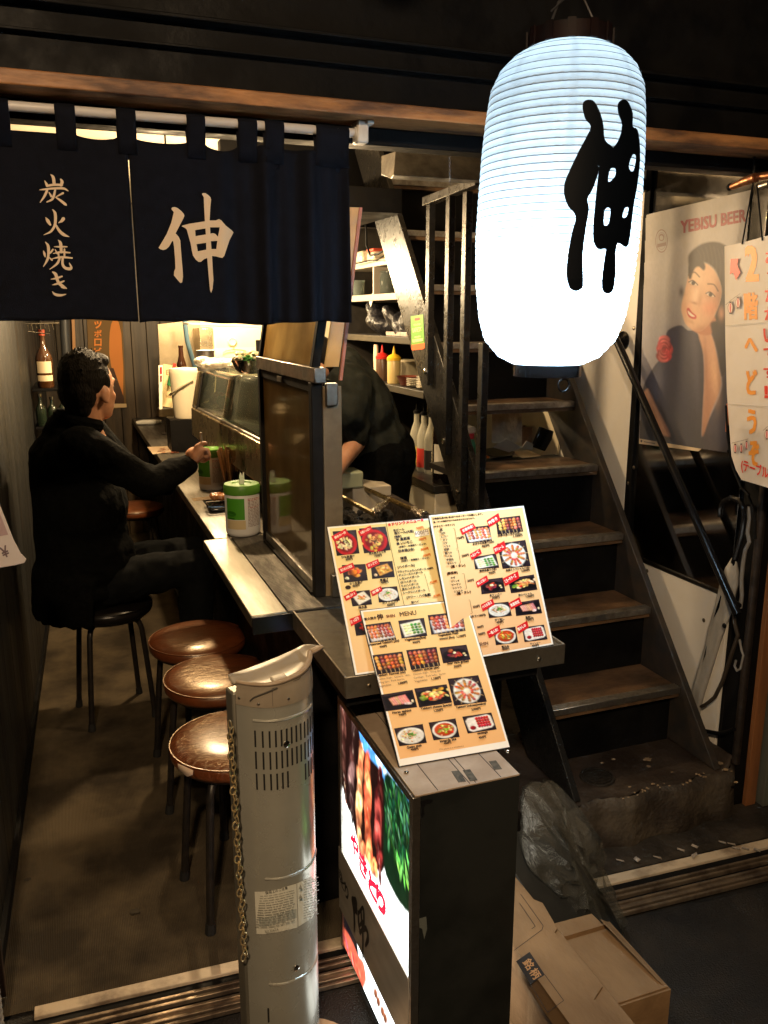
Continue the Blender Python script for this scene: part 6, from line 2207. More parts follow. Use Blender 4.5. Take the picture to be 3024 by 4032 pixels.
# menu holder with sheets and a colourful tube
hq = sw_(275, 1195, y=4.95)
mh = thing("menu_holder", "stand of upright menu sheets at the end of the counter", "menu stand", tuple(hq))
mm = lambda pts, y: [sw_(*a, y=y) for a in pts]
part("plate", m_steel, mh, lambda b: b.prism(mm([(250, 1205), (465, 1190), (470, 1180), (250, 1190)], 4.96), (0, .06, 0)))
part("sheet", mat("white_menu_sheet", (.82, .74, .58), rough=.5), mh, lambda b: b.prism(mm([(247, 625), (303, 622), (297, 1196), (258, 1200)], 4.94), (0, .004, 0)))  # white paper in one even colour
part("sheet", mat("beige_sheet", (.62, .50, .26), rough=.5), mh, lambda b: b.prism(mm([(312, 608), (520, 640), (462, 1185), (300, 1160)], 4.97), (0, .004, 0)))
pr = Print(lambda px, py, w: sw_(px, py, y=4.938 - w), 0, .0002)
pr.poly([(262, 648), (292, 648), (292, 740), (264, 742)], srgb(150, 30, 40))
pr.poly([(264, 760), (292, 758), (290, 840), (266, 842)], srgb(110, 50, 40))
tag(pr.build("photo", mat_print("print_satin", .4), mh), kind="stuff")
pr = Print(lambda px, py, w: sw_(px, py, y=4.968 - w), 0, .0002)
pr.text("Menu", (352, 1050), (455, 1046), srgb(120, 90, 40), 0)
pr.text("日", (350, 750), (400, 745), srgb(90, 60, 30), 0)
tag(pr.build("lettering", mat_print("print_satin", .4), mh), kind="stuff")
tb = thing("sauce_tube", "red, yellow and green squeeze tube hanging at the menu stand", "tube", tuple(sw_(400, 880, y=4.92)))
for n_, c_, a, b_, r0, r1 in (("cap", (.5, .03, .02), (460, 600), (440, 690), .008, .012), ("collar", (.7, .38, .03), (425, 700), (412, 765), .013, .014), ("tube_body", (.03, .16, .06), (410, 770), (385, 890), .015, .013)):
    part(n_, mat("tube_" + n_, c_, rough=.35), tb, lambda b: b.tube([sw_(*a, y=4.92), sw_(*b_, y=4.92)], [r0, r1], 10))
q = sw_(548, 640, y=4.98)
bo = thing("beer_bottle", "dark brown beer bottle behind the white pot", "bottle", (q.x, q.y, 1.10))
part("glass", mat("brown_glass", (.035, .012, .005), rough=.08), bo, lambda b: b.lathe([(.03, 1.10), (.031, q.z - .01), (.026, q.z + .015), (.014, q.z + .06), (.0125, q.z + .105), (.014, q.z + .106), (.014, q.z + .118)], 20, (q.x, q.y, 0)))
# blue hose, steel partition, fridge, top rail
one("blue_hose", mat("grey_blue_hose", (.045, .085, .11), rough=.45), lambda b: b.tube([sw_(588, 40, y=4.85), sw_(600, 140, y=4.85), sw_(620, 300, y=4.85), sw_(670, 480, y=4.85), sw_(715, 620, y=4.85), sw_(735, 800, y=4.85)], .0135, 10), "grey blue hose running down in front of the steel partition", "hose")
one("steel_partition", mat("smoky_partition_steel", (.36, .29, .18), (.24, .19, .12), scale=5, rough=.3, rough2=.5, metal=.85), lambda b: b.prism([sw_(238, 90, y=5.18), sw_(265, 640, y=5.18), sw_(258, 1300, y=5.18), sw_(800, 1300, y=5.18), sw_(790, 30, y=5.18)], (0, .03, 0)), "smoke stained steel partition behind the pot", "partition")
fr = thing("refrigerator", "cream refrigerator with a hook and wire hanger on its front", "refrigerator", (.95, 5.0, .007))
m_fridge = mat("cream_fridge", (.80, .66, .38), (.72, .58, .32), scale=4, rough=.35)
part("cabinet", m_fridge, fr, lambda b: b.box(.800, 4.92, .0065, 1.30, 5.28, 1.492), bevel=.01)
part("side_steel", m_sheet, fr, lambda b: b.box(.722, 4.93, .0065, .799, 5.28, 1.487), bevel=.004)
q = sw_(1208, 318, y=4.915)
part("hook", mat("cream_hook", (.75, .62, .38), rough=.3), fr, lambda b: b.lathe([(.027, 0), (.027, .006), (.02, .012), (.018, .008), (.001, .007)], 24, (q.x, 4.919, q.z), True, (0, -1, 0)))
hq = sw_(1230, 400, y=4.905)
part("wire_hanger", mat("tan_wire", (.35, .25, .13), rough=.4), fr, lambda b: (b.tube([(q.x, 4.906, q.z - .02), (hq.x, 4.906, hq.z)], .0022, 6), b.tube([sw_(1085, 455, y=4.906), sw_(1130, 430, y=4.906), hq - Vector((0, 0, .006)), sw_(1330, 425, y=4.906), sw_(1390, 440, y=4.906)], .0035, 6)))
part("clipboard", mat("cream_sheet", (.82, .70, .44), rough=.3), fr, lambda b: b.prism([sw_(965, 400, y=4.918), sw_(1530, 388, y=4.918), sw_(1540, 650, y=4.918), sw_(965, 660, y=4.918)], (0, .0016, 0)))
bk = sw_(1565, 420, y=4.90)
part("remote_control", m_black, fr, lambda b: b.box(bk.x - .018, 4.90, bk.z - .05, bk.x + .018, 4.9195, bk.z + .055), bevel=.004)
one("white_shelf_rail", mat("cream_rail", (.66, .60, .46), rough=.3), lambda b: b.prism([sw_(640, 70, y=4.3), sw_(1640, 110, y=4.3), sw_(1640, 145, y=4.3), sw_(640, 95, y=4.3)], (0, .22, 0)), "cream shelf edge under the curtain hem above the refrigerator", "shelf", bevel=.002)

# ------------------------------------------------------------------ left rear: small shelf with bottles, poster, slats
ls = thing("liquor_shelf", "small black two level liquor shelf on the left rear wall", "shelf", (-.12, 5.0, 1.15))
for zz in (1.185, .985, .80):
    part("shelf_board", m_black, ls, lambda b: b.box(-.176, 4.75, zz - .014, -.02, 5.25, zz), bevel=.002)
m_whisky = mat("amber_whisky_glass", (.060, .022, .006), rough=.05, spec=.7, coat=.5)
m_lab = mat("cream_label", (.66, .55, .36), rough=.6)


def bottle(name, label, c, h, r_, mg, cap, lab=True, group=None, neck=.35):
    t = thing(name, label, "bottle", c, 0, group)
    part("glass", mg, t, lambda b: b.lathe([(r_ * .9, 0), (r_, .006), (r_, h * .52), (r_ * .8, h * .60), (r_ * neck, h * .72), (r_ * neck * .9, h * .9), (r_ * neck, h * .905)], 20, c))
    part("cap", cap, t, lambda b: b.lathe([(r_ * neck * 1.12, h * .90), (r_ * neck * 1.12, h)], 14, c))
    if lab:
        part("label", m_lab, t, lambda b: cyl_patch(b, c, r_ + .0006, R(-150), R(-30), c[2] + h * .12, c[2] + h * .22))
        part("label", m_lab, t, lambda b: cyl_patch(b, c, r_ + .0006, R(-145), R(-35), c[2] + h * .26, c[2] + h * .46))
    return t


wb = PD(97, 808, y=4.80)
bottle("whisky_bottle", "whisky bottle with two cream labels and red cap on the upper left shelf", (wb.x, 4.82, 1.1855), .30, .042, m_whisky, mat("red_cap", (.32, .05, .02), rough=.4))
m_dglass = mat("dark_green_glass", (.012, .02, .012), rough=.06, coat=.5)
for k, (xx, yy, zz, h) in enumerate(((-.145, 4.80, .9855, .17), (-.09, 4.84, .9855, .15), (-.035, 4.80, .9855, .16), (-.14, 4.80, .8005, .17), (-.08, 4.82, .8005, .16))):
    bottle("small_bottle", ["slim dark bottle at the left of the middle shelf", "short dark bottle in the centre of the middle shelf", "dark bottle nearest the man's head on the middle shelf", "dark bottle at the left of the bottom shelf", "dark bottle in the centre of the bottom shelf"][k], (xx, yy, zz), h, .026, m_dglass, m_chrome, k in (2, 3), "dark bottles on the liquor shelf")
one("wire_rack", m_chrome, lambda b: [b.tube([PD(58 + 9 * i, 698, y=4.7), PD(62 + 9 * i, 712 + 4 * (i % 2), y=4.72)], .002, 5) for i in range(7)] + [b.tube([PD(55, 700, y=4.7), PD(128, 698, y=4.7)], .003, 5), b.tube([PD(60, 716, y=4.72), PD(108, 722, y=4.72)], .003, 5)], "chrome wire rack hanging above the whisky bottle", "rack")
# rear beer poster
bp = thing("rear_beer_poster", "dim brown beer poster with orange katakana on the rear wall", "poster", tuple(PD(225, 880, y=6.19)))
dm = lambda px, py, w: PD(px, py, y=6.195 - w)
pr = Print(dm, .001, .0006)
pr.poly([(186, 640), (262, 640), (273, 880), (240, 884), (195, 880)], srgb(108, 84, 50))
pr.poly([(240, 700), (250, 690), (262, 720), (266, 860), (240, 790), (236, 740)], srgb(190, 120, 60), smooth=2)
pr.poly([(195, 800), (245, 795), (268, 860), (268, 872), (200, 872)], srgb(70, 50, 40))
pr.poly([(196, 872), (273, 872), (274, 880), (197, 882)], srgb(215, 190, 150))
pr.build("sheet", mat_print("print_matte", .85), bp)
pr = Print(dm, .005, .0004)
OR = srgb(215, 130, 60)
for i, cch in enumerate("サッポロビール"):
    pr.text(cch, (204, 690 + 19 * i), (219, 690 + 19 * i), OR, .03, 15)
tag(pr.build("lettering", mat_print("print_matte", .85), bp), kind="stuff")
one("orange_batten", mat("orange_varnished_wood", (.36, .17, .05), rough=.4), lambda b: b.prism([PD(153, 640, y=6.15), PD(159, 640, y=6.15), PD(165, 790, y=6.15), PD(158, 790, y=6.15)], (0, .03, 0)), "narrow orange wooden batten on the rear wall behind the man", "batten")
one("dark_drain_pipe", mat("dark_grey_pipe", (.05, .052, .055), rough=.4), lambda b: b.tube([PD(137, 640, y=6.0), PD(140, 720, y=6.0), PD(146, 800, y=6.0), PD(150, 950, y=6.0)], .03, 12), "dark grey pipe on the rear wall beside the orange slat", "pipe")
# ------------------------------------------------------------------ kitchen shelves beneath the stairs
ks = thing("kitchen_shelves", "black open shelving along the kitchen wall under the stairs", "shelves", (1.5, 3.6, .007))
m_shelf = mat("dark_shelf_board", (.030, .026, .022), (.018, .016, .014), scale=20, rough=.4)
m_shelfp = mat("pale_shelf_board", (.40, .36, .30), rough=.4)
for zz, mm_, xf, y0 in ((.880, m_shelf, 1.36, 3.06), (1.250, m_shelf, 1.37, 3.20), (1.465, m_shelf, 1.38, 3.26), (1.655, m_shelfp, 1.39, 3.30), (1.812, m_shelfp, 1.40, 3.42)):
    part("shelf_board", mm_, ks, lambda b: b.box(xf, y0, zz - .030, 1.885, 4.35, zz), bevel=.002)
part("cabinet", m_cream, ks, lambda b: b.box(1.375, 3.08, .0075, 1.88, 4.35, .8495), bevel=.003)
for yy in (3.40, 3.72, 4.04):
    part("door_gap", m_black, ks, lambda b: b.box(1.3738, yy, .03, 1.3748, yy + .005, .84))
part("end_panel", m_shelf, ks, lambda b: b.box(1.36, 4.351, .0075, 1.885, 4.375, 2.1))
part("divider", m_shelfp, ks, lambda b: b.box(1.392, 3.86, 1.656, 1.88, 3.875, 1.781))
one("cream_column", m_cream, lambda b: b.box(1.30, 4.40, .0075, 1.44, 4.50, 2.0), "cream painted column beside the kitchen shelves", "column", bevel=.003)
kx = lambda px, py, x=1.40: PD(px, py, x=x)
# squeeze bottles
for px, col, nm, body in ((826, (.55, .02, .015), "red", (.09, .05, .03)), (851, (.68, .42, .02), "yellow", (.5, .38, .16))):
    q = kx(px, 822, 1.42)
    c = (q.x, q.y, 1.2505)
    t = thing("squeeze_bottle", "%s topped plastic squeeze bottle on the kitchen shelf" % nm, "bottle", c, 0, "squeeze bottles on the kitchen shelf")
    part("bottle_body", mat("sauce_" + nm, body, rough=.3), t, lambda b: b.lathe([(.030, 0), (.031, .004), (.031, .100), (.027, .110)], 20, c))
    part("nozzle", mat("nozzle_" + nm, col, rough=.35), t, lambda b: b.lathe([(.033, .104), (.033, .116), (.022, .128), (.008, .134), (.003, .172)], 20, c))
q = kx(810, 826, 1.41)
one("basting_brush", mat("pale_bristle", (.6, .5, .34), rough=.8), lambda b: b.prism([(q.x, q.y - .016, 1.2505), (q.x, q.y + .016, 1.2505), (q.x, q.y + .026, 1.36), (q.x, q.y + .02, 1.42), (q.x, q.y - .018, 1.42), (q.x, q.y - .02, 1.36)], (.012, 0, 0)), "white basting brush standing beside the squeeze bottles", "brush", bevel=.003)
q = kx(862, 818, 1.50)
one("plastic_tub", mat("milky_tub", (.62, .55, .38), rough=.3, alpha=.9), lambda b: b.box(1.48, q.y - .06, 1.2505, 1.60, q.y + .06, 1.35), "milky plastic tub behind the yellow squeeze bottle", "tub", bevel=.008)
q = kx(868, 826, 1.40)
one("red_lacquer_bowl", mat("maroon_bowl", (.14, .035, .02), rough=.3), lambda b: b.lathe([(.03, 0), (.035, .004), (.052, .040), (.055, .042), (.05, .038), (.03, .008)], 24, (1.43, q.y, 1.2505)), "maroon lacquer bowl on the kitchen shelf", "bowl")
m_porc = mat("white_porcelain", (.78, .74, .64), rough=.25)
for k, (px, n) in enumerate(((893, 5), (915, 7))):
    q = kx(px, 828, 1.42)
    t = thing("plate_stack", ["shorter stack of white plates beside the maroon bowl", "taller stack of white plates against the stringer"][k], "plates", (1.44, q.y, 1.2505), 0, "white plate stacks")
    for i in range(n):
        part("plate", m_porc, t, lambda b: b.lathe([(.03, .0075 * i), (.058, .006 + .0075 * i), (.06, .008 + .0075 * i), (.03, .004 + .0075 * i)], 24, (1.45, q.y, 1.2505)))
# jars, tumblers and bowls on the pale shelves
m_glassg = mat("green_tinted_glass", (.75, .88, .80), rough=.04, trans=.9, ior=1.3, spec=.8)
q = kx(829, 627, 1.45)
t = thing("glass_jar", "clear glass jar with green tinted rim on the upper kitchen shelf", "jar", (1.47, q.y, 1.6555))
part("jar_body", m_glassg, t, lambda b: b.lathe([(.045, 0), (.052, .006), (.054, .075), (.05, .09), (.05, .098)], 24, (1.47, q.y, 1.6555)), solid=.002)
part("lid", m_glassg, t, lambda b: b.lathe([(.053, .099), (.053, .106), (.02, .112), (.01, .125)], 24, (1.47, q.y, 1.6555)))
q = kx(765, 640, 1.45)
one("glass_tumbler", m_glassg, lambda b: b.lathe([(.024, 0), (.03, .004), (.034, .08), (.031, .08), (.026, .008)], 20, (1.46, q.y - .05, 1.6555)), "small glass tumbler at the curtain edge on the upper kitchen shelf", "tumbler")
q = kx(778, 560, 1.45)
m_foil = mat("clear_food_box", (.72, .62, .46), (.5, .42, .3), scale=30, rough=.15, bump=.5, bscale=30)
for k, (px, h) in enumerate(((766, .05), (790, .06), (815, .045))):
    q = kx(px, 555, 1.46)
    one("food_box", m_foil, lambda b: b.box(1.42, q.y - .05, 1.8125, 1.56, q.y + .05, 1.8125 + h), ["low clear food box beside the curtain on the top shelf", "taller clear food box in the middle of the top shelf", "clear food box against the stringer on the top shelf"][k], "box", "clear boxes on the top shelf", bevel=.012)
one("red_tray", mat("red_plastic_lid", (.45, .06, .03), rough=.35), lambda b: b.box(1.42, kx(815, 540, 1.46).y - .052, 1.859, 1.565, kx(815, 540, 1.46).y + .052, 1.872), "red plastic tray on the food box beside the stringer", "tray", bevel=.004)
# heap of black bags and cables on the third shelf
bb = Blob()
rnd = random.Random(77)
for k in range(16):
    q = kx(775 + 95 * rnd.random(), 0, 1.47)
    bb.ell((1.46 + rnd.uniform(-.02, .08), 3.35 + .62 * rnd.random(), 1.50 + rnd.uniform(0, .07)), .06, .09, .035, (rnd.random(), rnd.random(), rnd.random()))
tag(bb.build("black_bag", mat("black_nylon", (.010, .010, .014), (.02, .02, .024), scale=30, rough=.35, bump=.8, bscale=30, bdist=.02), None, vox=.012, smooth=1), "heap of black nylon bag on the kitchen shelf", "bag")
one("white_tag", m_porc, lambda b: b.obox(kx(803, 648, 1.40), (.0, .022, -.022), (.0, .010, .010), (.002, 0, 0)), "small white tag on the black bag", "tag")
q = kx(830, 715, 1.41)
one("magazine_pile", mat("glossy_paper", (.5, .42, .38), (.3, .25, .24), scale=40, rough=.25), lambda b: b.box(1.40, 3.36, 1.4655, 1.62, 3.72, 1.485), "thin pile of glossy papers under the black bag", "papers", bevel=.003)
one("hanging_cable", m_black, lambda b: b.tube([kx(790, 470, 1.34), kx(792, 530, 1.34), kx(800, 552, 1.34), kx(818, 548, 1.34), kx(832, 540, 1.34), kx(840, 500, 1.33)], .005, 6), "black cable drooping in front of the food boxes", "cable")
one("shelf_cable", m_black, lambda b: b.tube([kx(757, 572, 1.36), kx(800, 562, 1.36), kx(815, 562, 1.36), kx(840, 545, 1.36)], .003, 6), "thin dark cable along the top shelf", "cable")
# bottles on the low black counter
m_bot = mat("clear_syrup_glass", (.62, .60, .48), rough=.08, trans=.55, ior=1.3, spec=.7)
names = ["syrup bottle with yellow label, leftmost in the row", "syrup bottle with red label in the row", "syrup bottle with dark label in the row", "syrup bottle with cream label and black print", "syrup bottle partly behind the sake bottle"]
labs = [(.55, .45, .10), (.42, .03, .02), (.02, .018, .018), (.62, .54, .38), (.6, .52, .36)]
for k in range(5):
    q = kx(872 + 10.5 * k, 1000, 1.45)
    c = (1.45 + .006 * k, 3.46 - .068 * k, .8805)
    t = thing("syrup_bottle", names[k], "bottle", c, 0, "syrup bottles on the low kitchen counter")
    part("glass", m_bot, t, lambda b: b.lathe([(.028, 0), (.030, .005), (.030, .155), (.022, .185), (.012, .215), (.0115, .250)], 18, c))
    part("pourer", m_black, t, lambda b: b.lathe([(.015, .250), (.015, .262), (.005, .266), (.004, .300)], 12, c))
    part("label", mat("syrup_label_%d" % k, labs[k], rough=.5), t, lambda b: cyl_patch(b, c, .0306, R(-215), R(-80), c[2] + .02, c[2] + .105))
    if k == 3:
        pr = Print(lambda px, py, w: Vector((c[0] + .0310 * math.cos(px), c[1] + .0310 * math.sin(px), c[2] + py)), 0, 0)
        pr.text("SYRUP", (R(-200), .062), (R(-105), .062), (.02, .02, .02), .03, -.022)
        tag(pr.build("lettering", mat_print("print_satin", .4), t), kind="stuff")
c = (1.43, 3.115, .8805)
t = thing("sake_bottle", "tall dark sake bottle with white label at the end of the counter", "bottle", c)
part("glass", mat("black_brown_glass", (.012, .007, .005), rough=.06, coat=.6), t, lambda b: b.lathe([(.046, 0), (.050, .006), (.050, .225), (.040, .275), (.020, .320), (.016, .385), (.017, .388), (.017, .40)], 24, c))
part("label", m_porc, t, lambda b: cyl_patch(b, c, .0506, R(-170), R(-118), c[2] + .045, c[2] + .165))
# things on the ledge behind the open stair gap
lg = thing("rear_ledge", "dark ledge with clutter seen between the stair treads", "shelf", (1.6, 3.0, .985))
part("ledge_board", m_shelf, lg, lambda b: b.box(1.315, 2.80, .968, 1.885, 3.0045, .990))
gp = crop(1780, 1550, 3.318)
gz = lambda a, b_, **k: S(*gp(a, b_), **k)
m_note = mat("cream_paper", (.62, .52, .38), rough=.7)
for k, (pts, zz) in enumerate(((((530, 700), (705, 590), (905, 700), (745, 765)), 0), (((760, 760), (980, 740), (1165, 815), (920, 845)), 0), (((905, 720), (970, 620), (1060, 660), (1050, 735)), 0))):
    y0 = 2.90
    vs = [gz(*a, y=y0) for a in pts]
    if k == 1:
        vs = [gz(*a, z=.992) for a in pts]
    one("paper_sheet", m_note, lambda b: b.prism(vs, (0, .002, .0015)), ["folded cream paper propped on the rear ledge", "flat cream pad on the rear ledge", "crumpled cream paper by the black wallet on the rear ledge"][k], "paper", "papers on the rear ledge")
q = gz(1185, 600, y=2.93)
one("black_wallet", m_blackgloss, lambda b: b.prism([gz(*a, y=2.91) for a in ((1060, 700), (1165, 435), (1335, 490), (1310, 600), (1220, 755))], (0, .02, 0)), "black folded wallet standing on the rear ledge", "wallet", bevel=.004)
one("black_tray_clip", m_blackgloss, lambda b: b.prism([gz(*a, z=.9915) for a in ((330, 770), (545, 735), (820, 790), (790, 830), (540, 865))], (0, 0, .012)), "flat black tray on the rear ledge", "tray", bevel=.003)
one("orange_pen", mat("orange_plastic", (.75, .16, .02), rough=.35), lambda b: b.tube([gz(340, 785, z=1.012), gz(470, 830, z=1.012)], .006, 8), "orange pen on the rear ledge", "pen")
one("brown_cup", mat("clear_brown_cup", (.42, .22, .11), rough=.3), lambda b: b.lathe([(.026, 0), (.034, .09), (.03, .09), (.024, .004)], 20, tuple(gz(990, 690, z=.9905))), "brown plastic cup behind the black wallet", "cup")
one("clear_sheet_bag", mat("hanging_film", (.66, .56, .40), rough=.25, bump=.8, bscale=30, bdist=.02), lambda b: b.grid(lambda u, v: tuple(gz(520 + 390 * u, 240 + 400 * v, y=2.985 + .01 * math.sin(u * 9) * math.sin(v * 4))), 14, 8), "cream plastic film hanging behind the ledge", "film")
for k, (px, colr) in enumerate(((180, (.02, .22, .12)), (232, (.03, .24, .13)))):
    q = gz(px, 740, y=2.97 - .05 * k)
    c = (q.x, q.y, .9905)
    t = thing("spray_bottle", ["green spray bottle farther left behind the balusters", "green spray bottle nearer the middle baluster"][k], "bottle", c, 0, "spray bottles on the rear ledge")
    part("bottle_body", mat("spray_green", colr, rough=.3), t, lambda b: b.lathe([(.024, 0), (.026, .004), (.026, .07), (.014, .10)], 16, c))
    part("collar", mat("spray_red", (.5, .03, .05), rough=.35), t, lambda b: b.lathe([(.016, .098), (.016, .118)], 14, c))
    part("trigger_head", m_wplastic, t, lambda b: b.box(c[0] - .03, c[1] - .011, c[2] + .118, c[0] + .02, c[1] + .011, c[2] + .145), bevel=.006)

# ------------------------------------------------------------------ charcoal grill
gk = crop(1350, 1500, 3.6867)
gzz = lambda a, b_, **k: S(*gk(a, b_), **k)
gr = thing("charcoal_grill", "long charcoal grill with foil wrapped bars behind the menus", "grill", (1.0, 2.6, .7))
m_brick = mat("sooty_firebrick", (.060, .042, .03), (.025, .018, .014), scale=30, rough=.85, bump=.8, bscale=60)
m_char = mat("charcoal", (.012, .011, .010), (.05, .045, .04), scale=50, rough=.9, bump=1, bscale=60, bdist=.02)
part("trough", m_brick, gr, lambda b: (b.box(.70, 2.10, .7, .74, 3.3, .865), b.box(1.14, 2.10, .7, 1.18, 3.3, .865), b.box(.741, 2.10, .7, 1.139, 2.14, .85), b.box(.741, 2.141, .7, 1.139, 3.3, .79)), bevel=.006)
part("grill_stand", m_black, gr, lambda b: b.box(.70, 2.12, .0075, 1.18, 3.28, .6995))
rnd = random.Random(55)
part("charcoal_bed", m_char, gr, lambda b: [b.ball((.77 + .34 * rnd.random(), 2.2 + 1.0 * rnd.random(), .805), rnd.uniform(.02, .04), rnd.uniform(.02, .05), rnd.uniform(.015, .03), 7, 5) for _ in range(70)])
m_bar = mat("greasy_brass_bar", (.50, .38, .17), (.24, .17, .07), scale=60, rough=.25, rough2=.45, metal=.95)
m_foil2 = mat("crumpled_foil", (.72, .66, .58), rough=.2, metal=1, bump=1, bscale=120, bdist=.012)
zb = .895
pA, pB = gzz(-60, 1400, z=zb), gzz(1130, 1915, z=zb)
pC, pD = gzz(-60, 1660, z=zb), gzz(440, 1925, z=zb)
part("grill_bar", m_bar, gr, lambda b: b.tube([pA, (pA + pB) / 2, pB], .0095, 8))
part("grill_bar", m_bar, gr, lambda b: b.tube([pC, pD], .0095, 8))


def foil(b, pts, r_, seed):
    rn = random.Random(seed)
    o = len(b.v)
    b.tube(pts, r_, 12)
    for i in range(o, len(b.v)):
        b.v[i] = b.v[i] + Vector((rn.uniform(-1, 1), rn.uniform(-1, 1), rn.uniform(-1, 1))) * .0038


fA, fB = gzz(450, 1920, z=zb), gzz(690, 1700, z=zb)
part("foil_wrap", m_foil2, gr, lambda b: foil(b, [fA + (fB - fA) * (i / 12) for i in range(13)], [.012 + .005 * math.sin(i * .5) for i in range(13)], 1), smooth=0)
fC, fD = gzz(1020, 1865, z=zb), gzz(1180, 1945, z=zb)
part("foil_wrap", m_foil2, gr, lambda b: foil(b, [fC + (fD - fC) * (i / 8) for i in range(9)], .014, 2), smooth=0)
q = gzz(120, 1400, z=.94)
one("plastic_container", mat("milky_green_tub", (.42, .46, .33), rough=.25, alpha=.85), lambda b: b.prism([(q.x - .09, q.y - .05, .905), (q.x + .035, q.y - .05, .905), (q.x + .035, q.y + .06, .905), (q.x - .09, q.y + .06, .905)], (0, 0, .065)), "milky plastic container on the grill edge below the cook's arm", "container", bevel=.008)
q = gzz(470, 1530, z=.90)
one("white_box", mat("greasy_white_box", (.5, .44, .34), rough=.5), lambda b: b.box(q.x - .10, q.y - .02, .80, q.x + .06, q.y + .14, .903), "greasy white box behind the grill bars", "box", bevel=.003)
bottle("lemon_bottle", "green bottle with a lemon label beside the screen in the kitchen", (kx(742, 950, 1.10).x + .10, 4.0, .95), .30, .035, mat("green_bottle_glass", (.05, .09, .02), rough=.1, coat=.4), m_black, True)
# ------------------------------------------------------------------ beer poster on the mirror wall
cP = crop(2400, 700, 1.769)
PX = 1.8985
pst_ = thing("beer_poster", "large vintage beer poster of a woman with a red rose on the stair wall", "poster", tuple(S(*cP(206, 1820), x=PX)))
pm = plane_map((PX, 0, 0), (-1, 0, 0), cP)
m_pp = mat_print("print_poster", .45, spec=.35)
CP = [(252, 258), (985, 85), (818, 1912), (206, 1820)]
lerp = lambda a, b_, t: tuple(x + (y - x) * t for x, y in zip(a, b_))
bgc = lambda x, y: lerp((.46, .42, .37), (.33, .31, .34), max(0, min(1, (y - 200) / 1300)))
p = Print(pm, .0003, .00012)
p.poly(CP, bgc, sub=180)
p.build("sheet", m_pp, pst_)
r = Raster(196, 70, 1000, 1930, 175, 390, (.45, .41, .36), 3)
yy_ = np.clip((r.Y - 200) / 1300, 0, 1)[..., None]
r.I = np.asarray((.47, .43, .38)) * (1 - yy_) + np.asarray((.33, .31, .35)) * yy_
r.blush(300, 1150, 160, 300, (.36, .36, .42), .5)
r.blush(420, 700, 90, 420, (.40, .37, .34), .5)
V = lambda y0, y1, c0, c1: (lambda X, Y: np.asarray(c0) * (1 - np.clip((Y - y0) / (y1 - y0), 0, 1)[..., None]) + np.asarray(c1) * np.clip((Y - y0) / (y1 - y0), 0, 1)[..., None])
HRC = srgb(50, 45, 45)
# dark right side, dress, bare back, arm
r.poly([(700, 1000), (830, 960), (900, 1200), (890, 1600), (870, 1930), (640, 1910), (645, 1790), (765, 1520), (782, 1400), (745, 1200), (705, 1085)], V(1000, 1800, srgb(86, 78, 88), srgb(58, 53, 62)), 14)
r.poly([(395, 1085), (440, 1042), (500, 1028), (545, 1062), (600, 1070), (640, 1140), (655, 1250), (660, 1400), (652, 1600), (640, 1800), (640, 1930), (180, 1860), (205, 1560), (228, 1480), (262, 1395), (320, 1300), (400, 1205)], V(1050, 1750, srgb(40, 40, 62), srgb(56, 54, 58)), 10)
r.blush(505, 1450, 48, 420, srgb(36, 36, 58), .75, -.08)
r.blush(340, 1450, 70, 150, srgb(92, 94, 116), .7, .2)
r.blush(430, 1130, 40, 60, srgb(30, 32, 66), .7)
r.blush(600, 1300, 26, 300, srgb(84, 82, 98), .5, -.05)
r.poly([(618, 1085), (660, 1075), (705, 1085), (738, 1190), (775, 1390), (765, 1490), (705, 1640), (650, 1800), (646, 1700), (660, 1420), (655, 1230)], V(1080, 1780, srgb(204, 154, 124), srgb(168, 120, 92)), 14)
r.blush(735, 1380, 28, 170, srgb(224, 178, 142), .8, -.1)
r.blush(672, 1350, 14, 260, srgb(150, 102, 80), .5, -.04)
r.poly([(264, 1468), (234, 1520), (292, 1640), (345, 1770), (395, 1800), (424, 1785), (340, 1620), (285, 1500)], V(1460, 1800, srgb(206, 156, 128), srgb(150, 110, 92)), 14)
# neck, hair, face
r.poly([(560, 1040), (640, 1000), (735, 960), (735, 1030), (705, 1090), (650, 1095), (600, 1075)], srgb(186, 128, 100), 12)
r.poly([(548, 575), (556, 530), (600, 485), (650, 458), (720, 445), (785, 458), (835, 505), (860, 640), (852, 800), (836, 950), (800, 1005), (755, 1000), (735, 960), (770, 850), (775, 760), (740, 650), (690, 600), (640, 588), (590, 612), (560, 650)], HRC, 16)
for k in range(16):
    q0 = 600 + 14 * k
    r.line([(q0, 470 + 6 * abs(k - 7)), (q0 + 20, 540 + 5 * k), (q0 + 10, 600 + 12 * k)], 5, srgb(88, 78, 74) if k % 2 else srgb(30, 27, 28), 10, .45)
r.poly([(705, 1010), (760, 995), (825, 985), (845, 1100), (825, 1300), (780, 1380), (745, 1190), (715, 1085)], srgb(56, 49, 52), 16)
face = [(545, 700), (530, 760), (508, 850), (499, 905), (508, 960), (532, 1022), (585, 1062), (640, 1066), (690, 1022), (735, 950), (772, 850), (778, 760), (742, 662), (690, 606), (640, 594), (590, 612), (560, 650)]
r.poly(face, srgb(222, 180, 146), 10)
fm_ = np.clip(.5 - r.sd(smooth_loop(face, 3)) / 10, 0, 1)
keepI = r.I.copy()
r.blush(760, 860, 70, 190, srgb(176, 120, 94), .75, .25)
r.blush(640, 1060, 90, 40, srgb(180, 124, 98), .7, -.3)
r.blush(690, 905, 60, 60, srgb(224, 142, 112), .55)
r.blush(550, 905, 34, 40, srgb(232, 166, 138), .5)
r.blush(600, 690, 50, 60, srgb(240, 208, 176), .6)
r.blush(600, 820, 16, 60, srgb(244, 212, 182), .6, .2)
r.blush(632, 850, 16, 50, srgb(190, 138, 110), .55, .2)
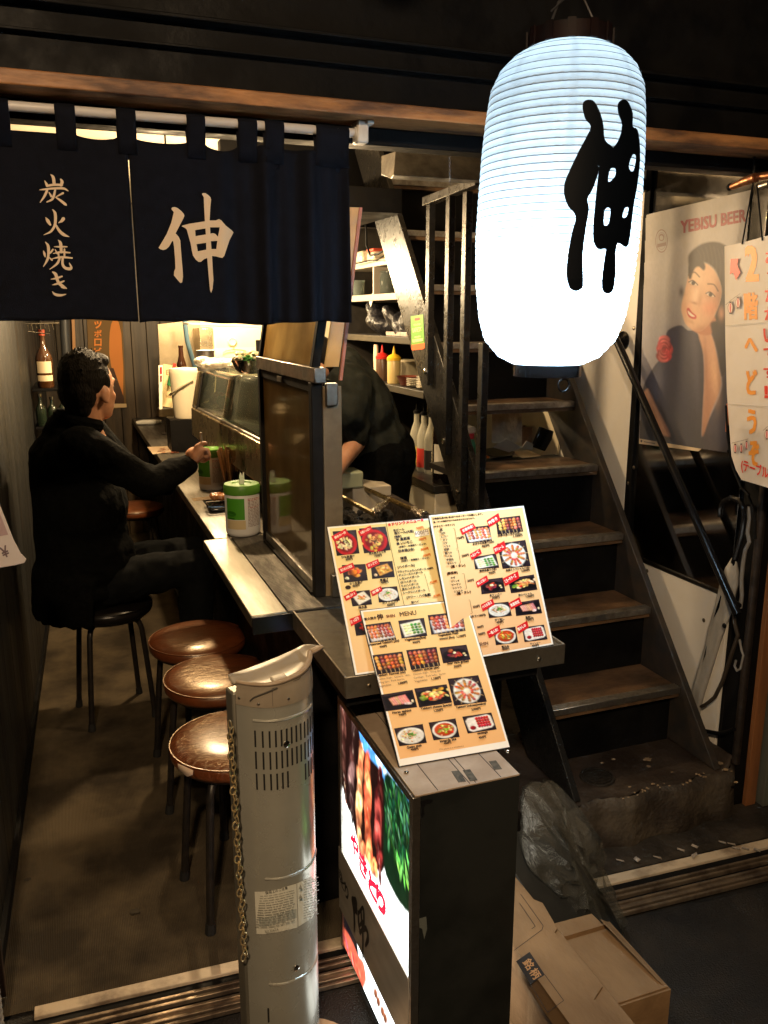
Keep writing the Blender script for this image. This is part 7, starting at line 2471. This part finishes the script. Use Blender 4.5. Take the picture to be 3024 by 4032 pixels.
r.blush(590, 872, 26, 10, srgb(168, 108, 86), .7, .25)
r.blush(585, 745, 46, 26, srgb(196, 146, 118), .55, .4)
r.blush(706, 826, 46, 28, srgb(192, 140, 112), .55, .4)
r.I = keepI * (1 - fm_[..., None]) + r.I * fm_[..., None]
r.blush(778, 945, 20, 44, srgb(208, 152, 124), .9)
r.poly([(552, 700), (548, 640), (560, 600), (600, 575), (650, 578), (668, 620), (655, 646), (625, 620), (600, 626), (580, 664), (568, 702)], HRC, 12)
r.blush(500, 795, 18, 36, srgb(60, 53, 52), .9)
for a in ([(552, 678), (590, 657), (626, 690)], [(686, 740), (728, 745), (756, 788)]):
    r.line(a, 9, srgb(78, 58, 48), 8, .9)
for cx, cy in ((582, 732), (702, 812)):
    r.ell(cx, cy, 30, 14, srgb(226, 206, 190), .45, .3)
    r.ell(cx + 2, cy + 1, 14, 15, srgb(50, 36, 32), .4, .3)
    r.line([(cx - 30, cy - 6), (cx, cy - 16), (cx + 32, cy + 14)], 7, srgb(46, 34, 32), 6)
    r.line([(cx - 22, cy + 12), (cx + 4, cy + 18), (cx + 26, cy + 20)], 3, srgb(150, 104, 84), 6, .6)
r.poly([(537, 918), (552, 905), (575, 935), (606, 962), (598, 985), (565, 978), (545, 958)], srgb(190, 66, 62), 6)
r.poly([(545, 925), (572, 948), (594, 966), (572, 966), (552, 950)], srgb(238, 224, 208), 5)
r.blush(570, 1005, 26, 10, srgb(190, 136, 110), .5, .4)
# rose
for k in range(26):
    a = k * 2.4
    q0 = 1 - k / 27
    r.ell(380 + 40 * q0 * math.cos(a) * .8, 1198 + 78 * q0 * math.sin(a), 30 * (.5 + .5 * q0), 40 * (.5 + .5 * q0), srgb(*[(206, 72, 76), (160, 36, 46), (222, 104, 102), (184, 52, 60)][k % 4]), a, .35, .5)
r.I = r.I * .88 + np.asarray((.40, .37, .34)) * .12  # faint beige-grey haze mixed into all the portrait's colours
r.noise(.05, 90)
r.noise(.05, 14)
r.build("portrait", m_pp, pst_, pm, .0006, CP)
p = Print(pm, .0012, .0001)
p.quad((206, 1816), (640, 1888), (618, 1905), (205, 1852), srgb(196, 176, 146))
p.text("YEBISU BEER", (497, 386), (948, 302), srgb(160, 92, 90), .035, 84, up=(.0, -1))
tag(p.build("lettering", m_pp, pst_), kind="stuff")
p = Print(pm, .0012, .0001)
EM = srgb(150, 128, 120)
for r_, c_ in ((1, EM), (.9, bgc(362, 440)), (.74, EM), (.70, bgc(362, 440))):
    p.ell(362, 440, 43 * r_, 82 * r_, c_, n=32)
p.ell(362, 415, 20, 26, EM)
p.ell(362, 418, 13, 16, bgc(362, 420))
p.quad((332, 462), (395, 448), (395, 472), (332, 486), EM)
tag(p.build("emblem", m_pp, pst_), kind="stuff")
p = Print(pm, .0016, .0001)
p.ell(222, 1834, 7, 9, srgb(90, 80, 76))
p.stroke([(238, 1838, 7), (318, 1852, 7)], srgb(120, 108, 100), n=2, round_=False)
p.build("maker_mark", m_pp, pst_)

# ------------------------------------------------------------------ hanging upstairs sign
cS = crop(2850, 850, 2.011)
XS = 1.745
sg = thing("upstairs_sign", "white hanging board in orange and red Japanese letters pointing upstairs", "sign", tuple(S(*cS(140, 2090), x=XS)))
sm = plane_map((XS, 0, 0), (-1, 0, 0), cS)
OUT = [(5, 242), (145, 212), (350, 156), (560, 95), (600, 2240), (350, 2152), (140, 2090), (95, 2010), (60, 1900), (38, 1600), (24, 1400), (12, 1000)]
part("board", mat("white_board", (.70, .63, .55), (.62, .55, .47), scale=6, rough=.5), sg, lambda b: b.prism([S(*cS(*a), x=XS) for a in OUT], (.006, 0, 0)))
m_pl = mat_print("print_satin", .4)
ORG, RED2 = srgb(232, 150, 60), srgb(214, 52, 38)
p = Print(sm, .0008, .0001)
v_ = (-.03, -1)
for chh, x0, x1, y0, y1 in (("2", 182, 268, 512, 245), ("階", 168, 268, 820, 615), ("へ", 170, 264, 1078, 972), ("ど", 185, 262, 1410, 1220), ("う", 192, 256, 1722, 1535), ("ぞ", 205, 278, 1975, 1785)):
    p.text(chh, (x0, y0), (x1, y0 - (x1 - x0) * .04 * (1 if y0 < 1200 else -1)), ORG, .035, y0 - y1, up=v_)
for chh, x0, x1, y0, y1 in (("あ", 332, 420, 380, 280), ("っ", 345, 410, 495, 440), ("た", 330, 420, 680, 570), ("か", 326, 420, 825, 722), ("い", 318, 410, 1000, 895), ("で", 318, 410, 1135, 1045), ("す", 318, 410, 1282, 1195), ("‼", 325, 395, 1440, 1350)):
    p.text(chh, (x0, y0), (x1, y0), RED2, .03, y0 - y1, up=v_)
p.text("(テーブル席)", (140, 2030), (415, 2120), RED2, .02, 110, up=v_)
p.poly([(55, 340), (116, 338), (106, 388), (131, 448), (96, 510), (74, 448), (48, 464)], RED2)
for cx, cy, s_ in ((52, 728, 20), (112, 688, 19), (90, 1842, 15), (138, 1840, 15), (180, 1816, 14), (340, 1732, 16)):
    p.ell(cx, cy, s_, s_ * 2.1, srgb(120, 44, 40))
    p.ell(cx, cy, s_ * .85, s_ * 1.9, srgb(232, 210, 196))
    p.ell(cx, cy, s_ * .35, s_ * 1.9, srgb(200, 80, 76))
    p.rect(cx - s_ * .5, cy - s_ * 2.5, cx + s_ * .5, cy - s_ * 2.0, srgb(50, 36, 34))
    p.rect(cx - s_ * .5, cy + s_ * 2.0, cx + s_ * .5, cy + s_ * 2.4, srgb(50, 36, 34))
for a in ([(15, 705, 3), (60, 665, 3), (130, 615, 3)], [(60, 1800, 3), (140, 1780, 3), (195, 1765, 3)], [(310, 1700, 3), (350, 1665, 3)]):
    p.stroke(a, srgb(120, 100, 90), n=4, round_=False)
for a in ([(10, 872, 3), (350, 838, 3)], [(28, 1490, 3), (350, 1512, 3)]):
    p.stroke(a, srgb(160, 150, 138), n=2, round_=False)
tag(p.build("lettering", m_pl, sg), kind="stuff")
k1, k2 = S(*cS(145, 225), x=XS - .002), S(*cS(305, 195), x=XS - .002)
cB = crop(2800, 550, 4.915)
h1, h2 = S(*cB(810, 840), x=XS), S(*cB(890, 880), x=XS)
part("string", m_black, sg, lambda b: b.tube([k1, h1], .0022, 5))
part("string", m_black, sg, lambda b: b.tube([k2, h2], .0022, 5))
br = thing("sign_bracket", "short copper coloured arm with black tips holding the upstairs sign", "bracket", tuple(h1))
m_copper = mat("worn_copper_pipe", (.45, .20, .09), (.2, .08, .04), scale=60, rough=.3, rough2=.5, metal=.8)
part("arm_tube", m_copper, br, lambda b: b.tube([S(*cB(400, 915), x=XS), S(*cB(640, 810), x=XS), S(*cB(860, 730), x=XS)], [.0085, .0115, .0125], 12))
part("arm_tip", m_black, br, lambda b: b.ball(S(*cB(362, 918), x=XS), .0095))
part("arm_tube", m_copper, br, lambda b: b.tube([S(*cB(900, 720), x=XS + .01), S(*cB(1100, 690), x=XS + .01), S(*cB(1400, 640), x=XS + .01)], .010, 12))
part("clamp", m_steel, br, lambda b: b.lathe([(.009, 0), (.009, .03)], 14, S(*cB(960, 905), x=XS), True, (0, -1, .1)))
hz_ = S(*cB(830, 690), x=XS)
part("hanger_cord", m_black, br, lambda b: b.tube([hz_, Vector((hz_.x - .0, hz_.y + .005, 1.962))], .0035, 6))

# ------------------------------------------------------------------ umbrella in a clear sleeve by the post
c3_ = crop(2500, 1900, 3.16)
c4_ = crop(2500, 2600, 2.765)
UX = 1.868
um = thing("umbrella", "black crook handled umbrella in a clear plastic sleeve against the stair wall", "umbrella", tuple(S(*c4_(590, 800), x=UX)))
part("crook_handle", m_blackgloss, um, lambda b: b.tube([S(*c3_(*a), x=UX) for a in ((1062, 430), (1060, 330), (1105, 235), (1200, 190), (1300, 225), (1352, 320), (1362, 450), (1335, 640), (1290, 800), (1245, 950))], .0085, 10))
part("furled_canopy", m_coat, um, lambda b: b.tube([S(*c3_(1245, 940), x=UX), S(*c3_(1180, 1200), x=UX), S(*c3_(1070, 1600), x=UX), S(*c3_(960, 1950), x=UX), S(*c4_(590, 780), x=UX)], [.008, .014, .016, .014, .006], 10))
m_sleeve = mat("cloudy_clear_sleeve", (.62, .60, .56), (.45, .43, .40), scale=25, stretch=(1, 1, .3), rough=.3, alpha=.55, bump=.7, bscale=30, bdist=.01)


def sleeve(b):
    rn = random.Random(4)
    path = [S(*c3_(1235, 960), x=UX), S(*c3_(1205, 1080), x=UX), S(*c3_(1180, 1250), x=UX), S(*c3_(1110, 1550), x=UX), S(*c3_(1010, 1850), x=UX), S(*c3_(930, 2150), x=UX), S(*c4_(700, 300), x=UX), S(*c4_(640, 560), x=UX), S(*c4_(585, 810), x=UX)]
    o = len(b.v)
    b.tube(path, [.010, .024, .031, .030, .028, .026, .025, .024, .022], 16, flat=.55)
    for i in range(o, len(b.v)):
        b.v[i] = b.v[i] + Vector((rn.uniform(-1, 1), rn.uniform(-1, 1), rn.uniform(-1, 1))) * .0028


part("plastic_sleeve", m_sleeve, um, sleeve, smooth=60)
part("snap_button", m_black, um, lambda b: b.ball(S(*c3_(1112, 1782), x=UX - .024), .003, .0085, .0085, 12, 8))

# ------------------------------------------------------------------ cables by the door post
XC = 1.872
tc = lambda cv, pts, x=XC: [S(*cv(*a), x=x) for a in pts]
m_cable = mat("dirty_cable", (.035, .026, .018), rough=.5)
m_cableg = mat("grey_cable", (.22, .21, .20), rough=.5)
one("floor_cable", m_cable, lambda b: b.tube(tc(c3_, [(1230, 1640), (1240, 1750), (1280, 1900)], 1.875) + tc(c4_, [(1025, 20), (960, 220), (870, 400), (760, 490), (560, 540), (320, 566)]), .0062, 8), "brown cable curving from the door post to the stair foot", "cable")
one("lower_cable", m_black, lambda b: b.tube(tc(c4_, [(1080, 750), (1000, 785), (900, 795), (740, 765), (560, 720), (330, 640)]), .0068, 8), "black cable sagging low between post and stair foot", "cable")
one("white_cable", m_cableg, lambda b: b.tube(tc(c3_, [(1300, 1950), (1325, 2080), (1350, 2150)], 1.885) + tc(c4_, [(1165, 20), (1150, 90), (1110, 115), (1085, 60), (1100, 0)], 1.885), .0038, 8), "thin grey cable looped on the door post", "cable")
one("thick_grey_cable", m_cableg, lambda b: b.tube(tc(c3_, [(1425, 300), (1420, 450), (1398, 620), (1422, 740), (1372, 840), (1345, 1000), (1325, 1200), (1330, 1400), (1310, 1560)], 1.882), .0062, 8), "thick grey cable running down the door post beside the umbrella", "cable")
one("braided_cable", m_black, lambda b: b.tube([S(*cS(22, 1500), x=XC)] + [S(*cS(*a), x=XC) for a in ((35, 1750), (70, 1980), (140, 2150), (200, 2212))] + tc(c3_, [(1400, 150), (1460, 300), (1490, 480), (1495, 700)]), .005, 8), "black braided cable hanging behind the upstairs sign", "cable")
one("post_pipe", mat("dark_rusty_pipe", (.045, .033, .026), (.02, .016, .014), scale=30, rough=.5, metal=.5), lambda b: b.tube([(1.898, 1.876, .165), (1.898, 1.876, 1.9)], .013, 12), "dark steel pipe on the inner side of the door post", "pipe")
one("orange_strip", mat("orange_plastic_strip", (.62, .17, .04), rough=.5), lambda b: b.prism([S(*cP(*a), x=1.87) for a in ((812, 1580), (828, 1560), (826, 1760), (806, 1770))], (.004, 0, 0)), "narrow orange strip behind the upstairs sign edge", "strip")
# small chain above the stairs
cq = PD(969, 120, y=2.1)
ce = PD(972, 396, y=2.1)
cc2 = thing("pull_chain", "thin dark pull chain hanging before the stairs", "chain", tuple(ce))
b = MB()
b.tube([(.0026 * math.cos(q), 0, .0052 * math.sin(q)) for q in [2 * math.pi * i / 8 for i in range(8)]], .0008, 4, True)
lk = b.build("link", m_wired, None)
me = lk.data
bpy.data.objects.remove(lk)
for i in range(34):
    o = bpy.data.objects.new("link", me)
    COL.objects.link(o)
    o.parent = cc2
    o.location = cq + (ce - cq) * (i / 33) - root_loc(cc2)
    o.rotation_euler = (0, 0, 1.57 * (i % 2) + .4)
part("top_hook", m_wired, cc2, lambda b: b.tube([cq, cq + Vector((0, 0, .05)), cq + Vector((0, -.17, .055))], .002, 6))

# ------------------------------------------------------------------ cardboard boxes and bag beside the light box
cK = crop(2050, 3050, 2.2523)
kz = lambda a, b_, **k: S(*cK(a, b_), **k)
m_card = mat("corrugated_cardboard", (.25, .155, .080), (.185, .112, .057), scale=9, stretch=(1, .4, 1), rough=.75, spec=.15, bump=.15, bscale=140)
m_cardi = mat("cardboard_inside", (.17, .105, .055), rough=.8)
z2 = .235
nr_, fr_, = kz(1332, 1905, z=z2), kz(905, 1335, z=z2)
bx2 = thing("open_cardboard_box", "open brown cardboard box with a bagged black object inside", "box", (nr_.x - .15, nr_.y + .12, 0))
xl = .79
x1_, y0_, y1_ = nr_.x, nr_.y, fr_.y + .02
part("side", m_card, bx2, lambda b: b.box(xl, y0_, .002, x1_, y0_ + .005, z2))
part("side", m_card, bx2, lambda b: b.box(xl, y1_ - .005, .002, x1_, y1_, z2))
part("side", m_card, bx2, lambda b: b.box(x1_ - .005, y0_ + .0052, .002, x1_, y1_ - .0052, z2))
part("side", m_card, bx2, lambda b: b.box(xl, y0_ + .0052, .002, xl + .005, y1_ - .0052, z2))
part("bottom", m_cardi, bx2, lambda b: b.box(xl + .006, y0_ + .006, .002, x1_ - .006, y1_ - .006, .006))
mid = kz(690, 1500, z=z2)
part("flap", m_card, bx2, lambda b: b.prism([(xl + .02, y0_ + .004, z2 + .001), (x1_ - .004, y0_ + .004, z2 + .001), (x1_ - .010, y0_ + .26, z2 - .020), (xl + .03, y0_ + .265, z2 - .020)], (0, 0, .004)), bevel=.001)
part("flap", m_card, bx2, lambda b: b.prism([(x1_ - .002, y0_ + .004, z2 + .001), (x1_ - .002, y1_ - .004, z2 + .001), (x1_ - .030, y1_ - .01, z2 + .022), (x1_ - .016, y0_ + .02, z2 + .012)], (-.004, 0, .001)), bevel=.001)
z1 = .30
a0, a1 = kz(195, 1145, z=z1), kz(725, 1885, z=z1)
bx1 = thing("lettered_cardboard_box", "closed cardboard box with printed kanji label next to the light box", "box", (.86, 1.2, 0))
X1 = (a0.x + a1.x) / 2
part("box_body", m_card, bx1, lambda b: b.box(.764, a1.y - .22, z2 + .008, X1, a0.y + .16, z1 - .003), bevel=.002)
tpf = part("top_flap", m_card, bx1, lambda b: b.prism([(.760, a1.y - .22, z1 - .002), (X1 - .03, a1.y - .22, z1 - .002), (kz(650, 2000, z=z1).x, kz(650, 2000, z=z1).y, z1 - .002), (a1.x, a1.y, z1 - .002), (kz(600, 1740, z=z1).x, kz(600, 1740, z=z1).y, z1 - .002), (kz(475, 1545, z=z1).x - .006, kz(475, 1545, z=z1).y, z1 - .002), (kz(330, 1400, z=z1).x - .008, kz(330, 1400, z=z1).y, z1 - .002), (kz(325, 1370, z=z1).x, kz(325, 1370, z=z1).y, z1 - .002), (a0.x, a0.y, z1 - .002), (.760, a0.y + .17, z1 - .002)], (0, 0, .004)))
p = Print(lambda px, py, w: kz(px, py, z=z1 + .0024 + w), 0, .0001)
INKB, INKW = srgb(40, 36, 34), srgb(176, 132, 88)
p.poly([(-40, 1655), (80, 1572), (215, 1775), (85, 1858)], INKB)
for seg in ([(85, 1858), (238, 2108)], [(238, 2108), (382, 2003)], [(382, 2003), (215, 1775)], [(-60, 1560), (190, 1375)], [(190, 1375), (200, 1340)], [(200, 1340), (0, 1060)], [(130, 1345), (-10, 1140)], [(130, 1345), (98, 1368)]):
    p.stroke([(*seg[0], 5), (*seg[1], 5)], INKB, n=2, round_=False)
p.text("銘", (12, 1668), (58, 1738), INKW, .02, up=(.84, -.55))
p.text("柄", (70, 1752), (116, 1822), INKW, .02, up=(.84, -.55))
tag(p.build("lettering", mat_print("print_matte", .85), bx1), kind="stuff")
one("cardboard_sheet", m_card, lambda b: b.prism([(.752, 1.00, .002), (.762, 1.00, .002), (.762, 1.46, .002), (.752, 1.46, .002)], (.16, 0, .0)) if False else b.prism([(.765, .98, .004), (.92, .94, .004), (.90, 1.06, .24), (.765, 1.10, .27)], (0, .006, 0)), "plain cardboard sheet leaning in front of the boxes by the light box", "cardboard")
# the bagged dark thing
bi = thing("bagged_black_bin", "black plastic bin inside a clear crumpled plastic bag", "bin", tuple(kz(520, 1300, z=.24)))
bc = kz(430, 1100, y=1.55)
m_binb = mat("black_bin_plastic", (.010, .011, .011), rough=.4)
BT, BB_ = kz(130, 640, y=1.60), kz(600, 1380, y=1.47)
ux = Vector((1, -.1, 0)).normalized()
part("bin_body", m_binb, bi, lambda b: b.obox((BT + BB_) / 2, ux * .085, (BB_ - BT) / 2, Vector((0, .55, .35)).normalized() * .05), bevel=.008)
m_bag = bpy.data.materials.new("clear_polythene")
m_bag.use_nodes = True
N, L = m_bag.node_tree.nodes, m_bag.node_tree.links
N.remove(N["Principled BSDF"])
gl, tp2, df2 = N.new("ShaderNodeBsdfGlossy"), N.new("ShaderNodeBsdfTransparent"), N.new("ShaderNodeBsdfDiffuse")
gl.inputs["Roughness"].default_value = .13
gl.inputs["Color"].default_value = (.9, .9, .85, 1)
df2.inputs["Color"].default_value = (.22, .21, .18, 1)
tp2.inputs["Color"].default_value = (.93, .93, .9, 1)
fz = N.new("ShaderNodeLayerWeight")
fz.inputs["Blend"].default_value = .22
bn, bpn, gmn = N.new("ShaderNodeTexNoise"), N.new("ShaderNodeBump"), N.new("ShaderNodeNewGeometry")
bn.inputs["Scale"].default_value = 13
bn.inputs["Detail"].default_value = 6
bn.inputs["Distortion"].default_value = 1.6
bpn.inputs["Strength"].default_value = 1
bpn.inputs["Distance"].default_value = .02
L.new(gmn.outputs["Position"], bn.inputs["Vector"])
L.new(bn.outputs["Fac"], bpn.inputs["Height"])
L.new(bpn.outputs[0], gl.inputs["Normal"])
L.new(bpn.outputs[0], fz.inputs["Normal"])
ma, mb = N.new("ShaderNodeMixShader"), N.new("ShaderNodeMixShader")
ma.inputs[0].default_value = .15
L.new(tp2.outputs[0], ma.inputs[1])
L.new(df2.outputs[0], ma.inputs[2])
fq = N.new("ShaderNodeMath")
fq.operation = 'MULTIPLY'
fq.inputs[1].default_value = .62
L.new(fz.outputs["Facing"], fq.inputs[0])
L.new(fq.outputs[0], mb.inputs[0])
L.new(ma.outputs[0], mb.inputs[1])
L.new(gl.outputs[0], mb.inputs[2])
L.new(mb.outputs[0], N["Material Output"].inputs["Surface"])


def bag(b):
    outl = [(40, 130), (190, 60), (330, 90), (640, 470), (760, 900), (900, 1220), (860, 1400), (690, 1500), (560, 1480), (420, 1300), (250, 1000), (60, 800), (20, 450)]
    rn = random.Random(7)
    cx, cy = 420, 760
    n = 60
    pts = smooth_loop(outl, 5)
    m = len(pts)
    rings = []
    for side in (-1, 1):
        for k, t in enumerate((1.0, .93, .8, .62, .42, .2)):
            dep = side * .075 * math.sqrt(max(0, 1 - t * t))
            row = []
            for i, (x, y) in enumerate(pts):
                px, py = cx + (x - cx) * t, cy + (y - cy) * t
                j = 1.0 if k else 0.3
                fold = .010 * math.sin(i * .9 + 3 * t) * math.sin(i * .37 + 9 * t) + rn.uniform(-.006, .006)
                q = kz(px + rn.uniform(-9, 9) * j, py + rn.uniform(-9, 9) * j, y=1.545)
                row.append(q + Vector((0, dep + fold * j * (2 if side < 0 else 1), 0)))
            rings.append(row)
    for s0 in (0, 6):
        vs = [p for r_ in rings[s0:s0 + 6] for p in r_]
        b.add(vs, [(k * m + i, k * m + (i + 1) % m, (k + 1) * m + (i + 1) % m, (k + 1) * m + i) for k in range(5) for i in range(m)] + [tuple(range(5 * m, 6 * m))])


part("clear_bag", m_bag, bi, bag, smooth=75)

# ------------------------------------------------------------------ left edge: price card, corrugated hose
yc = thing("price_card", "white price card with a yen sign hanging at the left door jamb", "card", tuple(PD(20, 1225, y=1.97)))
ym = lambda px, py, w: PD(px, py, y=1.97 - w)
part("card", mat("white_card", (.62, .55, .52), rough=.5), yc, lambda b: b.prism([PD(*a, y=1.97) for a in ((-60, 1040), (-5, 1080), (30, 1168), (45, 1196), (57, 1208), (52, 1216), (30, 1221), (0, 1226), (-60, 1228))], (0, .003, 0)))
p = Print(ym, .0006, .0001)
p.poly([(-60, 1060), (-6, 1095), (18, 1155), (-10, 1160), (-60, 1165)], srgb(176, 150, 150))
p.text("¥", (8, 1206), (22, 1200), srgb(110, 92, 96), .02, 24)
tag(p.build("lettering", mat_print("print_satin", .4), yc), kind="stuff")
one("corrugated_hose", mat("grey_corrugated_plastic", (.30, .29, .26), (.22, .21, .19), scale=20, rough=.5), lambda b: b.lathe([(.028 + .004 * (i % 2), .0085 * i) for i in range(38)], 18, (-.272, 1.72, .02)), "grey corrugated hose end beside the left door jamb", "hose")
# ------------------------------------------------------------------ added lamps, all out of view
WARM = (1.0, .70, .38)


def pendant(loc, power, col, label, zc=2.299, r_=.03):  # unseen bulb added where highlights and shadows point to a source
    t = thing("added_pendant_bulb", label, "lamp", loc, group="added bare bulbs inside the shop")
    x, y, z = loc
    part("cable", m_black, t, lambda b: b.tube([(x, y, z + .11), (x, y, zc)], .004, 6))
    part("socket", m_black, t, lambda b: b.lathe([(.018, .045), (.02, .06), (.02, .10), (.008, .115)], 14, loc))
    bl = part("bulb", m_bulb, t, lambda b: b.lathe([(.004, -.035), (.02, -.028), (.031, -.008), (.03, .008), (.02, .03), (.015, .045)], 16, loc))
    bl.visible_shadow = False
    lamp(t, 'POINT', loc, power, col, r_)
    return t


pendant((.45, 3.75, 1.86), 95, WARM, "added bare warm bulb over the counter, unseen behind the curtain")
pendant((.86, 2.78, 1.80), 22, WARM, "added bare warm bulb over the grill, unseen behind the curtain")
pendant((.93, 4.02, 1.74), 12, (1, .76, .44), "added bare warm bulb over the middle of the kitchen, unseen")
pendant((.76, 4.58, 1.82), 75, (1, .76, .44), "added bare warm bulb before the refrigerator, unseen", r_=.06)

# unseen lamps added to light front and menus, behind camera and under canopy
FX, FY, FZ = -.35, -.75, 2.75
fl = thing("added_street_lamp", "added warm street lamp, unseen behind the viewpoint", "lamp", (FX, FY, FZ))
part("hood", m_black, fl, lambda b: b.lathe([(.03, .12), (.06, .09), (.11, .02), (.114, .0)], 20, (FX, FY, FZ), False), solid=.002)
part("globe", mat("lamp_globe", (1, .8, .5), emit=(1, .74, .44), estr=8), fl, lambda b: b.ball((FX, FY, FZ + .02), .06, .06, .05))
part("arm", m_black, fl, lambda b: b.tube([(FX, FY, FZ + .12), (FX, FY - .6, FZ + .2), (FX, FY - 1.4, FZ + .2)], .015, 8))
lamp(fl, 'SPOT', (FX, FY, FZ - .04), 330, (1, .71, .42), .07, aim=(.9, 1.9, .9), spot=R(110), blend=.7)
QX, QY, QZ = .36, .98, 2.38
sp = thing("added_menu_spot", "added small warm spot lamp, unseen under the canopy above the menus", "lamp", (QX, QY, QZ))
part("can", m_black, sp, lambda b: b.lathe([(.02, .07), (.032, .06), (.036, .0), (.034, -.02)], 16, (QX, QY, QZ), False), solid=.002)
part("lens", mat("spot_lens", (1, .8, .5), emit=(1, .76, .46), estr=8), sp, lambda b: b.ball((QX, QY, QZ), .028, .028, .012))
part("stem", m_black, sp, lambda b: b.tube([(QX, QY, QZ + .07), (QX, QY, 2.46)], .008, 8))
lamp(sp, 'SPOT', (QX, QY, QZ - .03), 34, (1, .76, .44), .03, aim=(.62, 1.55, 1.0), spot=R(44), blend=.8)
